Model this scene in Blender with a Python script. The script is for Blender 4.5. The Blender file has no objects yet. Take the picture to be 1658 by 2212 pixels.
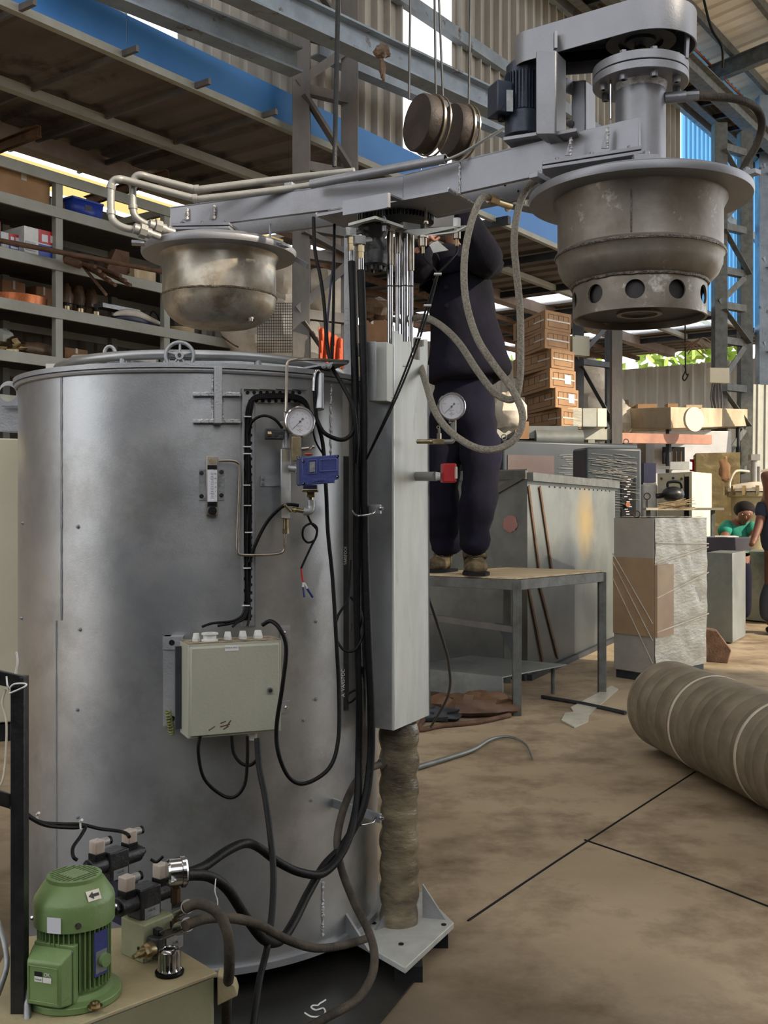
import bpy, bmesh, math, random
from mathutils import Vector, Matrix, Quaternion, noise
random.seed(7)
V = Vector
PI = math.pi
# ---------------------------------------------------------------- camera
F = 2300.0                         # focal length in pixels of the 1658x2212 frame
cd = bpy.data.cameras.new('camera'); cam = bpy.data.objects.new('camera', cd)
bpy.context.scene.collection.objects.link(cam)
cd.sensor_fit = 'VERTICAL'; cd.sensor_height = 36.0; cd.lens = 36.0 * F / 2212.0
cd.clip_start = 0.05; cd.clip_end = 300
cam.location = (0, 0, 1.0); cam.rotation_euler = (PI / 2, 0, 0)
bpy.context.scene.camera = cam
# ---------------------------------------------------------------- light
w = bpy.data.worlds.new('sky'); bpy.context.scene.world = w; w.use_nodes = True
wn = w.node_tree; bg = wn.nodes['Background']
bg.inputs['Color'].default_value = (0.93, 0.96, 1.0, 1); bg.inputs['Strength'].default_value = 1.5
sl = bpy.data.lights.new('sun', 'SUN'); sl.energy = 3.6; sl.angle = 0.02; sl.color = (1.0, 0.86, 0.66)
sun = bpy.data.objects.new('sun', sl); bpy.context.scene.collection.objects.link(sun)
sun.rotation_euler = V((-0.80, 0.42, -0.50)).to_track_quat('-Z', 'Y').to_euler()
sc = bpy.context.scene
sc.view_settings.view_transform = 'Standard'; sc.view_settings.look = 'None'
sc.view_settings.gamma = 1.0; sc.view_settings.use_curve_mapping = False
sc.view_settings.exposure = 0.82
# ---------------------------------------------------------------- helpers
C = sc.collection
ua = V((0.5878, 0.8090, 0)); va = V((-0.8090, 0.5878, 0))     # hall axes: along the side wall / across
Z = V((0, 0, 1))
def P(px, py, d): return V(((px - 829) / F * d, d, 1 + (1106 - py) / F * d))
def Pz(px, py, z): return P(px, py, (z - 1) * F / (1106 - py))
def AB(a, b, z): return ua * a + va * b + V((0, 0, z))
def Pb(px, py, b):
    s = (px - 829) / F; return P(px, py, b / (va.x * s + va.y))
def Aof(px, b):
    s = (px - 829) / F; d = b / (va.x * s + va.y); return ua.x * s * d + ua.y * d
def Bof(px, a):
    s = (px - 829) / F; d = a / (ua.x * s + ua.y); return va.x * s * d + va.y * d
TC = V((-0.4417, 2.595, 0)); TR = 0.426; TZ0, TZ1 = 0.06, 1.298
def T(px, py, off=0.0):                                       # point on the furnace shell (plus off)
    s = (px - 829) / F; r = TR + off
    A = s * s + 1; B = -2 * (s * TC.x + TC.y); Cc = TC.x**2 + TC.y**2 - r * r
    D = B * B - 4 * A * Cc
    d = (-B - math.sqrt(max(D, 0))) / (2 * A)
    return P(px, py, d)
def TN(p): n = V((p.x - TC.x, p.y - TC.y, 0)); return n.normalized()
def basis(ax, up=None):
    ax = V(ax).normalized()
    u = V(up) if up is not None else (Z if abs(ax.z) < 0.95 else V((0, 1, 0)))
    x = u.cross(ax)
    if x.length < 1e-6: x = V((1, 0, 0)).cross(ax)
    x.normalize(); y = ax.cross(x).normalized()
    return x, y, ax
def smooth_path(pts, n=6):
    pts = [V(p) for p in pts]
    if len(pts) < 3: return pts
    out = []
    for i in range(len(pts) - 1):
        p0 = pts[max(i - 1, 0)]; p1 = pts[i]; p2 = pts[i + 1]; p3 = pts[min(i + 2, len(pts) - 1)]
        for k in range(n):
            t = k / n
            out.append(0.5 * ((2 * p1) + (p2 - p0) * t + (2 * p0 - 5 * p1 + 4 * p2 - p3) * t * t + (3 * p1 - p0 - 3 * p2 + p3) * t**3))
    out.append(pts[-1]); return out
class MB:
    def __init__(s): s.bm = bmesh.new()
    def poly(s, pts):
        vs = [s.bm.verts.new(p) for p in pts]; s.bm.faces.new(vs); return s
    def hull8(s, b, t):
        n = len(b)
        vb = [s.bm.verts.new(p) for p in b]; vt = [s.bm.verts.new(p) for p in t]
        s.bm.faces.new(vb[::-1]); s.bm.faces.new(vt)
        for i in range(n): s.bm.faces.new((vb[i], vb[(i + 1) % n], vt[(i + 1) % n], vt[i]))
        return s
    def prism(s, pts, ext):
        pts = [V(p) for p in pts]; return s.hull8(pts, [p + V(ext) for p in pts])
    def ob(s, o, x, y, z):                                     # box from a corner and three edge vectors
        o, x, y, z = V(o), V(x), V(y), V(z)
        return s.hull8([o, o + x, o + x + y, o + y], [o + z, o + x + z, o + x + y + z, o + y + z])
    def box(s, c, sz, rz=0.0, R=None):
        R = R or Matrix.Rotation(rz, 3, 'Z')
        x, y, z = R @ V((sz[0], 0, 0)), R @ V((0, sz[1], 0)), R @ V((0, 0, sz[2]))
        return s.ob(V(c) - (x + y + z) / 2, x, y, z)
    def beam(s, p0, p1, w, h, up=None):
        p0, p1 = V(p0), V(p1); x, y, a = basis(p1 - p0, up)
        return s.ob(p0 - x * w / 2 - y * h / 2, x * w, y * h, p1 - p0)
    def section(s, p0, p1, prof, up=None):                     # open profile swept along a line, prof in (x,y)
        p0, p1 = V(p0), V(p1); x, y, a = basis(p1 - p0, up)
        return s.hull8([p0 + x * q[0] + y * q[1] for q in prof], [p1 + x * q[0] + y * q[1] for q in prof])
    def chan(s, p0, p1, w, h, t, up=None):                     # C channel
        return s.section(p0, p1, [(0, -h/2), (w, -h/2), (w, -h/2 + t), (t, -h/2 + t), (t, h/2 - t), (w, h/2 - t), (w, h/2), (0, h/2)], up)
    def ibeam(s, p0, p1, w, h, t, up=None):
        a = w/2; b = h/2; c = t/2
        return s.section(p0, p1, [(-a, -b), (a, -b), (a, -b+t), (c, -b+t), (c, b-t), (a, b-t), (a, b), (-a, b), (-a, b-t), (-c, b-t), (-c, -b+t), (-a, -b+t)], up)
    def ang(s, p0, p1, w, t, up=None):                         # L angle
        return s.section(p0, p1, [(0, 0), (w, 0), (w, t), (t, t), (t, w), (0, w)], up)
    def cyl(s, p0, p1, r0, r1=None, seg=20, caps=True):
        r1 = r0 if r1 is None else r1
        p0, p1 = V(p0), V(p1); x, y, a = basis(p1 - p0)
        A, B = [], []
        for i in range(seg):
            t = 2 * PI * i / seg; dv = x * math.cos(t) + y * math.sin(t)
            A.append(s.bm.verts.new(p0 + dv * r0)); B.append(s.bm.verts.new(p1 + dv * r1))
        for i in range(seg):
            j = (i + 1) % seg; s.bm.faces.new((A[i], A[j], B[j], B[i]))
        if caps:
            s.bm.faces.new(A[::-1]); s.bm.faces.new(B)
        return s
    def lathe(s, c, prof, ax=Z, seg=32, up=None, cap=True, jit=0):
        c = V(c); x, y, a = basis(ax, up); rings = []
        for (r, h) in prof:
            ring = []
            for i in range(seg):
                t = 2 * PI * i / seg
                rr = r * (1 + (random.uniform(-jit, jit) if jit else 0))
                ring.append(s.bm.verts.new(c + (x * math.cos(t) + y * math.sin(t)) * rr + a * h))
            rings.append(ring)
        for k in range(len(rings) - 1):
            for i in range(seg):
                j = (i + 1) % seg
                s.bm.faces.new((rings[k][i], rings[k][j], rings[k+1][j], rings[k+1][i]))
        if cap:
            s.bm.faces.new(rings[0][::-1]); s.bm.faces.new(rings[-1])
        return s
    def loop_lathe(s, c, prof, ax=Z, seg=32):                  # closed profile (a ring)
        return s.lathe(c, list(prof) + [prof[0]], ax, seg, cap=False)
    def tube(s, pts, r, seg=10, n=6, caps=True, closed=False, taper=None):
        path = smooth_path(pts, n) if n > 1 else [V(p) for p in pts]
        if closed and (path[0] - path[-1]).length < 1e-6: path = path[:-1]
        N = len(path); rings = []; nx = None
        for i, p in enumerate(path):
            if closed: t = path[(i + 1) % N] - path[i - 1]
            else: t = path[min(i + 1, N - 1)] - path[max(i - 1, 0)]
            if t.length < 1e-9: t = V((0, 0, 1))
            t.normalize()
            if nx is None: nx, ny, _ = basis(t)
            else:
                nx = nx - t * nx.dot(t)
                if nx.length < 1e-6: nx, _, _ = basis(t)
                nx.normalize()
            ny = t.cross(nx)
            rr = r if taper is None else r * taper(i / max(N - 1, 1))
            rings.append([s.bm.verts.new(p + (nx * math.cos(2*PI*k/seg) + ny * math.sin(2*PI*k/seg)) * rr) for k in range(seg)])
        for i in range(N if closed else N - 1):
            A = rings[i]; B = rings[(i + 1) % N]
            for k in range(seg):
                j = (k + 1) % seg; s.bm.faces.new((A[k], A[j], B[j], B[k]))
        if caps and not closed:
            s.bm.faces.new(rings[0][::-1]); s.bm.faces.new(rings[-1])
        return s
    def ball(s, c, r, sx=1, sy=1, sz=1, u=16, v=10, rz=0, lump=0, ls=3.0):
        c = V(c); R = Matrix.Rotation(rz, 3, 'Z'); rows = []
        for j in range(1, v):
            row = []
            for i in range(u):
                th = PI * j / v; ph = 2 * PI * i / u
                q = V((math.sin(th) * math.cos(ph) * sx, math.sin(th) * math.sin(ph) * sy, math.cos(th) * sz))
                if lump: q *= 1 + lump * noise.noise(q * ls + c * 3.7)
                row.append(s.bm.verts.new(c + R @ (q * r)))
            rows.append(row)
        a = s.bm.verts.new(c + V((0, 0, r * sz))); b = s.bm.verts.new(c - V((0, 0, r * sz)))
        for i in range(u):
            j = (i + 1) % u
            s.bm.faces.new((a, rows[0][i], rows[0][j])); s.bm.faces.new((b, rows[-1][j], rows[-1][i]))
            for k in range(len(rows) - 1): s.bm.faces.new((rows[k][i], rows[k+1][i], rows[k+1][j], rows[k][j]))
        return s
    def bolt(s, c, ax, r=0.006, h=0.005):
        ax = V(ax).normalized(); c = V(c)
        s.cyl(c - ax * 0.001, c + ax * h * 0.25, r * 1.45, seg=14); s.cyl(c, c + ax * h, r, seg=6); s.cyl(c, c + ax * h * 1.3, r * 0.5, seg=8)
        return s
    def grid(s, fn, nu, nv, close=False):
        g = [[s.bm.verts.new(fn(i / nu, j / nv)) for j in range(nv + 1)] for i in range(nu + 1)]
        for i in range(nu):
            for j in range(nv): s.bm.faces.new((g[i][j], g[i+1][j], g[i+1][j+1], g[i][j+1]))
        return s
    def done(s, name, m, par=None, sm=38, bev=0, label=None, cat=None, group=None, kind=None, solid=0, sub=0, fuse=False):
        if fuse: bmesh.ops.remove_doubles(s.bm, verts=s.bm.verts, dist=1e-6)
        bmesh.ops.recalc_face_normals(s.bm, faces=s.bm.faces)
        me = bpy.data.meshes.new(name); s.bm.to_mesh(me); s.bm.free()
        for p in me.polygons: p.use_smooth = True
        me.set_sharp_from_angle(angle=math.radians(sm))
        me.materials.append(m)
        o = bpy.data.objects.new(name, me); C.objects.link(o)
        if solid:
            k = o.modifiers.new('solid', 'SOLIDIFY'); k.thickness = solid; k.offset = 0
        if bev:
            k = o.modifiers.new('bevel', 'BEVEL'); k.width = bev; k.segments = 2; k.limit_method = 'ANGLE'
        if sub:
            k = o.modifiers.new('sub', 'SUBSURF'); k.levels = sub; k.render_levels = sub
        if par is not None: adopt(o, par)
        if label: tag(o, label, cat, group)
        if kind: o['kind'] = kind
        return o
def wloc(o):
    l = V(o.location)
    while o.parent: o = o.parent; l += V(o.location)
    return l
def adopt(o, par):
    o.parent = par; o.matrix_parent_inverse = Matrix.Translation(-V(par.location)) if par.type == 'EMPTY' else Matrix.Identity(4)
def tag(o, label, cat, group=None):
    o['label'] = label; o['category'] = cat
    if group: o['group'] = group
    return o
def thing(name, label, cat, loc=(0, 0, 0), group=None):
    o = bpy.data.objects.new(name, None); C.objects.link(o); o.location = loc; o.empty_display_size = 0.05
    return tag(o, label, cat, group)
def dup(root, delta, label=None, group=None):
    r = root.copy(); C.objects.link(r); r.location = V(root.location) + V(delta)
    if label: r['label'] = label
    if group: r['group'] = group
    for ch in list(root.children):
        c = ch.copy(); C.objects.link(c); c.parent = r; c.matrix_parent_inverse = ch.matrix_parent_inverse.copy()
        for g in list(ch.children):
            q = g.copy(); C.objects.link(q); q.parent = c; q.matrix_parent_inverse = g.matrix_parent_inverse.copy()
    return r
def boolean(o, cutter_mb):
    bmesh.ops.recalc_face_normals(cutter_mb.bm, faces=cutter_mb.bm.faces)
    me = bpy.data.meshes.new('cut'); cutter_mb.bm.to_mesh(me); cutter_mb.bm.free()
    c = bpy.data.objects.new('cut', me); C.objects.link(c)
    k = o.modifiers.new('cut', 'BOOLEAN'); k.object = c; k.operation = 'DIFFERENCE'; k.solver = 'EXACT'
    bpy.context.view_layer.update()
    dg = bpy.context.evaluated_depsgraph_get()
    nm = bpy.data.meshes.new_from_object(o.evaluated_get(dg)); o.modifiers.clear(); o.data = nm
    nm.set_sharp_from_angle(angle=math.radians(38))
    bpy.data.objects.remove(c); bpy.data.meshes.remove(me)
def skinned(chains, name, m, par=None, sub=2, name_root=0):
    """chains: list of [(point, rx, ry)...]; first vertex of later chains is welded to an existing one by index (i,j)"""
    verts, edges, rad, idx = [], [], [], {}
    for ci, (start, pts) in enumerate(chains):
        prev = idx[start] if start is not None else None
        for k, (p, rx, ry) in enumerate(pts):
            verts.append(V(p)); rad.append((rx, ry)); n = len(verts) - 1; idx[(ci, k)] = n
            if prev is not None: edges.append((prev, n))
            prev = n
    me = bpy.data.meshes.new(name); me.from_pydata(verts, edges, [])
    o = bpy.data.objects.new(name, me); C.objects.link(o)
    k = o.modifiers.new('skin', 'SKIN'); k.use_smooth_shade = True; k.branch_smoothing = 0.4
    for i, r in enumerate(rad):
        sv = me.skin_vertices[0].data[i]; sv.radius = r; sv.use_root = (i == 0)
    k = o.modifiers.new('sub', 'SUBSURF'); k.levels = sub; k.render_levels = sub
    bpy.context.view_layer.update()
    dg = bpy.context.evaluated_depsgraph_get()
    nm = bpy.data.meshes.new_from_object(o.evaluated_get(dg)); bpy.data.objects.remove(o)
    for p in nm.polygons: p.use_smooth = True
    nm.materials.clear(); nm.materials.append(m)
    o = bpy.data.objects.new(name, nm); C.objects.link(o)
    if par is not None: adopt(o, par)
    return o
def text(body, origin, right, up, size, m, par, name='lettering', depth=0.0004):
    cu = bpy.data.curves.new('t', 'FONT'); cu.body = body; cu.size = size; cu.align_x = 'CENTER'; cu.align_y = 'CENTER'; cu.extrude = depth
    o = bpy.data.objects.new('t', cu); C.objects.link(o)
    bpy.context.view_layer.update()
    dg = bpy.context.evaluated_depsgraph_get()
    nm = bpy.data.meshes.new_from_object(o.evaluated_get(dg)); bpy.data.objects.remove(o)
    r = V(right).normalized(); u_ = V(up).normalized(); n = r.cross(u_)
    M = Matrix(((r.x, u_.x, n.x, origin[0]), (r.y, u_.y, n.y, origin[1]), (r.z, u_.z, n.z, origin[2]), (0, 0, 0, 1)))
    nm.transform(M); nm.materials.clear(); nm.materials.append(m)
    o = bpy.data.objects.new(name, nm); C.objects.link(o)
    if par is not None: adopt(o, par)
    return o
# ---------------------------------------------------------------- materials
def srgb(r, g, b):
    f = lambda c: (c / 255 / 12.92) if c / 255 <= 0.04045 else ((c / 255 + 0.055) / 1.055) ** 2.4
    return (f(r), f(g), f(b), 1)
def mat(name, c1, c2=None, rough=0.5, metal=0.0, scale=6.0, bump=0.0, bscale=40.0, lo=0.35, hi=0.65, stretch=(1, 1, 1), c3=None, s3=2.0, lo3=0.55, hi3=0.7, trans=0, alpha=None, rvar=0.0, detail=6):
    m = bpy.data.materials.new(name); m.use_nodes = True; nt = m.node_tree; N = nt.nodes; L = nt.links
    b = N['Principled BSDF']; b.inputs['Roughness'].default_value = rough; b.inputs['Metallic'].default_value = metal
    b.inputs['Base Color'].default_value = srgb(*c1)
    tc = N.new('ShaderNodeTexCoord'); mp = N.new('ShaderNodeMapping'); mp.inputs['Scale'].default_value = stretch
    L.new(tc.outputs['Object'], mp.inputs['Vector'])
    if c2:
        nz = N.new('ShaderNodeTexNoise'); nz.inputs['Scale'].default_value = scale; nz.inputs['Detail'].default_value = detail; nz.inputs['Roughness'].default_value = 0.62
        L.new(mp.outputs['Vector'], nz.inputs['Vector'])
        rp = N.new('ShaderNodeValToRGB'); rp.color_ramp.elements[0].position = lo; rp.color_ramp.elements[1].position = hi
        rp.color_ramp.elements[0].color = srgb(*c1); rp.color_ramp.elements[1].color = srgb(*c2)
        L.new(nz.outputs['Fac'], rp.inputs['Fac']); last = rp.outputs['Color']
        if c3:
            n3 = N.new('ShaderNodeTexNoise'); n3.inputs['Scale'].default_value = s3; n3.inputs['Detail'].default_value = 8; n3.inputs['Roughness'].default_value = 0.7
            L.new(mp.outputs['Vector'], n3.inputs['Vector'])
            r3 = N.new('ShaderNodeMapRange'); r3.inputs['From Min'].default_value = lo3; r3.inputs['From Max'].default_value = hi3
            L.new(n3.outputs['Fac'], r3.inputs['Value'])
            mx = N.new('ShaderNodeMix'); mx.data_type = 'RGBA'; L.new(r3.outputs['Result'], mx.inputs['Factor'])
            L.new(last, mx.inputs['A']); mx.inputs['B'].default_value = srgb(*c3); last = mx.outputs['Result']
        L.new(last, b.inputs['Base Color'])
        if rvar:
            mr = N.new('ShaderNodeMapRange'); mr.inputs['To Min'].default_value = rough - rvar; mr.inputs['To Max'].default_value = rough + rvar
            L.new(nz.outputs['Fac'], mr.inputs['Value']); L.new(mr.outputs['Result'], b.inputs['Roughness'])
    if bump:
        nb = N.new('ShaderNodeTexNoise'); nb.inputs['Scale'].default_value = bscale; nb.inputs['Detail'].default_value = 5
        L.new(mp.outputs['Vector'], nb.inputs['Vector'])
        bp = N.new('ShaderNodeBump'); bp.inputs['Strength'].default_value = bump; bp.inputs['Distance'].default_value = 0.01
        L.new(nb.outputs['Fac'], bp.inputs['Height']); L.new(bp.outputs['Normal'], b.inputs['Normal'])
    if trans: b.inputs['Transmission Weight'].default_value = trans; b.inputs['IOR'].default_value = 1.2
    if alpha is not None: b.inputs['Alpha'].default_value = alpha
    return m
M = {}
M['silver'] = mat('silver_paint', (154, 157, 160), (176, 177, 178), 0.37, 0.82, 5, 0.03, 260, c3=(128, 126, 122), s3=4, lo3=0.48, hi3=0.8, rvar=0.08, detail=9)
M['armpaint'] = mat('dull_silver_arm_paint', (134, 135, 141), (146, 147, 152), 0.42, 0.55, 5, 0.05, 240, c3=(118, 116, 114), s3=3.5, lo3=0.52, hi3=0.8, rvar=0.05)
M['silver2'] = mat('silver_paint_rough', (150, 152, 156), (170, 171, 173), 0.45, 0.6, 9, 0.1, 220)
M['weld'] = mat('weld_bead', (206, 206, 208), (160, 158, 156), 0.35, 0.35, 90, 0.3, 300)
M['coverpaint'] = mat('cover_paint', (176, 178, 172), (196, 198, 192), 0.5, 0.25, 4, 0.05, 120, stretch=(4, 4, 1), c3=(150, 148, 140), s3=6, lo3=0.6, hi3=0.8)
M['vessel'] = mat('heat_stained_steel', (140, 134, 125), (108, 100, 90), 0.45, 0.5, 9, 0.06, 60, c3=(178, 174, 165), s3=11, lo3=0.58, hi3=0.65, detail=10, rvar=0.1)
M['vesseld'] = mat('brown_stained_steel', (166, 160, 149), (128, 117, 100), 0.34, 0.62, 12, 0.06, 50, c3=(98, 85, 69), s3=7, lo3=0.5, hi3=0.66, detail=10, rvar=0.12)
M['chrome'] = mat('bright_chrome', (190, 190, 192), (160, 160, 165), 0.12, 1.0, 20)
M['steel'] = mat('stainless_tube', (168, 160, 148), (140, 130, 118), 0.3, 0.9, 30)
M['zinc'] = mat('zinc_plate', (150, 152, 152), (122, 124, 126), 0.45, 0.7, 25, 0.1, 150)
M['galv'] = mat('galvanised_sheet', (120, 125, 124), (142, 145, 141), 0.45, 0.45, 3, 0.1, 30, c3=(72, 74, 76), s3=1.4, lo3=0.5, hi3=0.72, rvar=0.08)
M['brass'] = mat('brass_fitting', (176, 162, 130), (146, 128, 96), 0.3, 0.95, 40)
M['black'] = mat('black_rubber', (9, 9, 10), (16, 16, 16), 0.45, 0.0, 40, 0.15, 200)
M['blackm'] = mat('black_painted_metal', (30, 31, 33), (46, 46, 48), 0.35, 0.3, 30, 0.15, 120)
M['hose'] = mat('dusty_rubber_hose', (44, 40, 36), (82, 74, 64), 0.62, 0.0, 14, 0.25, 200)
M['braid'] = mat('steel_braid', (182, 175, 162), (134, 127, 115), 0.4, 0.65, 260, 0.6, 500)
M['motor'] = mat('blue_black_motor_paint', (42, 50, 66), (52, 60, 76), 0.38, 0.2, 18, 0.1, 120)
M['green'] = mat('green_motor_paint', (98, 124, 74), (112, 136, 86), 0.4, 0.05, 9, 0.1, 120, c3=(122, 124, 92), s3=5, lo3=0.55, hi3=0.85)
M['cream'] = mat('dusty_cream_paint', (164, 154, 122), (142, 128, 96), 0.6, 0.0, 5, 0.2, 60, c3=(92, 72, 46), s3=9, lo3=0.58, hi3=0.68)
M['creamc'] = mat('cream_block_paint', (140, 142, 112), (122, 122, 94), 0.55, 0.0, 8, 0.15, 60, c3=(88, 78, 58), s3=14, lo3=0.6, hi3=0.75)
M['boxgrey'] = mat('beige_grey_enclosure_paint', (158, 158, 142), (166, 165, 150), 0.5, 0.05, 6, 0.1, 200, c3=(132, 126, 106), s3=22, lo3=0.68, hi3=0.76)
M['dust'] = mat('dusty_top', (160, 146, 120), (98, 84, 66), 0.9, 0, 60, 0.5, 120)
M['white'] = mat('white_plastic', (218, 218, 214), (200, 200, 196), 0.45, 0, 20)
M['dial'] = mat('dial_white', (205, 205, 212), None, 0.35)
M['ink'] = mat('black_ink', (20, 20, 22), None, 0.6)
M['redink'] = mat('red_ink', (170, 60, 60), None, 0.6)
M['pinkink'] = mat('pink_ink', (196, 160, 160), None, 0.6)
M['blue'] = mat('blue_enamel', (44, 54, 112), (52, 62, 122), 0.38, 0.05, 14, 0.1, 200)
M['bluedk'] = mat('dark_blue_enamel', (26, 30, 58), (34, 38, 66), 0.4, 0.05, 14)
M['red'] = mat('red_plastic', (190, 36, 44), (176, 30, 38), 0.4, 0, 10)
M['cloth'] = mat('navy_workwear', (12, 12, 20), (20, 19, 32), 0.95, 0, 5, 0.5, 18, detail=3)
M['cloth2'] = mat('navy_trousers', (14, 14, 24), (25, 23, 40), 0.95, 0, 4, 0.5, 14, detail=3)
M['skin'] = mat('brown_skin', (120, 78, 58), (104, 66, 50), 0.55, 0, 12)
M['shoe'] = mat('worn_leather', (46, 42, 36), (120, 104, 78), 0.7, 0, 16, 0.3, 60)
M['lace'] = mat('shoe_lace', (140, 122, 98), None, 0.8)
M['ply'] = mat('worn_plywood', (206, 190, 158), (170, 146, 110), 0.8, 0, 3, 0.2, 40, stretch=(1, 6, 1))
M['rust'] = mat('rusty_steel', (110, 82, 62), (82, 60, 46), 0.8, 0.2, 14, 0.3, 80)
M['frame'] = mat('grey_frame_steel', (104, 108, 106), (84, 84, 80), 0.6, 0.3, 12, 0.2, 60)
M['girder'] = mat('blue_grey_girder_paint', (142, 154, 164), (120, 130, 140), 0.5, 0.25, 5, 0.2, 40, c3=(84, 66, 54), s3=7, lo3=0.6, hi3=0.68)
M['post'] = mat('rust_dusted_column', (112, 106, 100), (82, 82, 84), 0.6, 0.2, 4, 0.2, 40, c3=(128, 92, 66), s3=6, lo3=0.6, hi3=0.72, stretch=(1, 1, 0.4))
M['darkst'] = mat('dark_steel', (58, 62, 68), (46, 48, 52), 0.55, 0.3, 10, 0.1, 60)
M['rack'] = mat('pale_rack_paint', (158, 160, 152), (146, 146, 136), 0.6, 0, 6)
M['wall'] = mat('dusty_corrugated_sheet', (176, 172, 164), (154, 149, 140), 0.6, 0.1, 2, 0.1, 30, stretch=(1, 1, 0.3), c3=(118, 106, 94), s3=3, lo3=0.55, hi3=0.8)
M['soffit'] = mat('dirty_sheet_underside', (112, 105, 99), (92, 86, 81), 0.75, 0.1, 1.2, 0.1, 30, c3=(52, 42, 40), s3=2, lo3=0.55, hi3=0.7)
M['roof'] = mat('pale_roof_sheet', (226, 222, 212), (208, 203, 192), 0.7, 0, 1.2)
M['bluesheet'] = mat('blue_fascia_sheet', (48, 112, 178), (62, 126, 190), 0.5, 0.1, 1.4, c3=(70, 104, 140), s3=2.4, lo3=0.6, hi3=0.8, rvar=0.1)
M['floor'] = None
M['card'] = mat('brown_cardboard', (160, 126, 92), (146, 112, 80), 0.85, 0, 5, 0.1, 40)
M['card2'] = mat('dull_cardboard', (138, 102, 70), (120, 88, 60), 0.85, 0, 5, 0.1, 40)
M['tape'] = mat('clear_tape', (168, 158, 146), (190, 186, 176), 0.3, 0, 30)
M['bag'] = mat('white_woven_bag', (220, 211, 196), (190, 178, 160), 0.6, 0, 6, 0.6, 14)
M['brownbag'] = mat('brown_film_bag', (120, 96, 74), (88, 68, 52), 0.4, 0, 8, 0.6, 20)
M['orange'] = mat('orange_sheet', (190, 84, 46), (166, 66, 36), 0.6, 0, 6, 0.4, 30)
M['film'] = mat('stretch_film', (196, 193, 178), (166, 162, 148), 0.3, 0, 5, 0.5, 22, stretch=(1, 1, 3))
M['bin'] = mat('blue_plastic_bin', (34, 62, 160), None, 0.4)
M['copper'] = mat('copper_strip', (196, 120, 78), (160, 92, 58), 0.35, 0.8, 60, stretch=(6, 6, 0.5))
M['teal'] = mat('teal_shirt', (38, 140, 118), (30, 122, 104), 0.9, 0, 8)
M['hair'] = mat('black_hair', (30, 26, 26), None, 0.8)
M['leaf'] = mat('leaves', (120, 150, 60), (170, 186, 96), 0.7, 0, 3)
M['roll'] = mat('wound_fibre_tube', (140, 130, 112), (112, 102, 86), 0.7, 0, 10, 0.2, 60)
M['wrap'] = mat('dirty_wrap_film', (78, 70, 58), (140, 128, 104), 0.3, 0, 8, 0.5, 26, stretch=(1, 1, 2.5), c3=(54, 48, 42), s3=6, lo3=0.5, hi3=0.7)
M['cab'] = mat('dark_cabinet', (52, 58, 64), (60, 66, 72), 0.4, 0.1, 4)
M['ivory'] = mat('ivory_cabinet', (206, 198, 172), (214, 206, 182), 0.55, 0, 4)
M['pipegrey'] = mat('painted_pipe', (150, 149, 145), (136, 134, 130), 0.45, 0.35, 14, 0.1, 80)
M['matd'] = mat('dark_recess', (30, 31, 33), None, 0.8)
M['lens'] = mat('gauge_glass', (250, 250, 250), None, 0.03, 0, alpha=0.12)
M['clear'] = mat('clear_plastic', (214, 200, 184), None, 0.12, 0, alpha=0.45)
for k_ in ('cloth', 'cloth2', 'black', 'hose', 'hair', 'matd', 'shoe'): M[k_].node_tree.nodes['Principled BSDF'].inputs['Specular IOR Level'].default_value = .18
def emis(name, col, st):
    m = bpy.data.materials.new(name); m.use_nodes = True; b = m.node_tree.nodes['Principled BSDF']
    b.inputs['Emission Color'].default_value = srgb(*col); b.inputs['Emission Strength'].default_value = st; return m
def sheet_translucent(name, col, tr=0.5):
    m = bpy.data.materials.new(name); m.use_nodes = True; nt = m.node_tree; N = nt.nodes; L = nt.links
    for n in list(N): N.remove(n)
    o = N.new('ShaderNodeOutputMaterial'); t = N.new('ShaderNodeBsdfTranslucent'); p = N.new('ShaderNodeBsdfTransparent'); x = N.new('ShaderNodeMixShader')
    t.inputs['Color'].default_value = srgb(*col); p.inputs['Color'].default_value = srgb(*col); x.inputs['Fac'].default_value = tr
    L.new(t.outputs[0], x.inputs[1]); L.new(p.outputs[0], x.inputs[2]); L.new(x.outputs[0], o.inputs[0]); return m
M['skylight'] = sheet_translucent('translucent_rooflight', (250, 250, 250), 0.75)
M['bluelight'] = sheet_translucent('blue_translucent_sheet', (178, 218, 242), 0.45)
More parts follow.
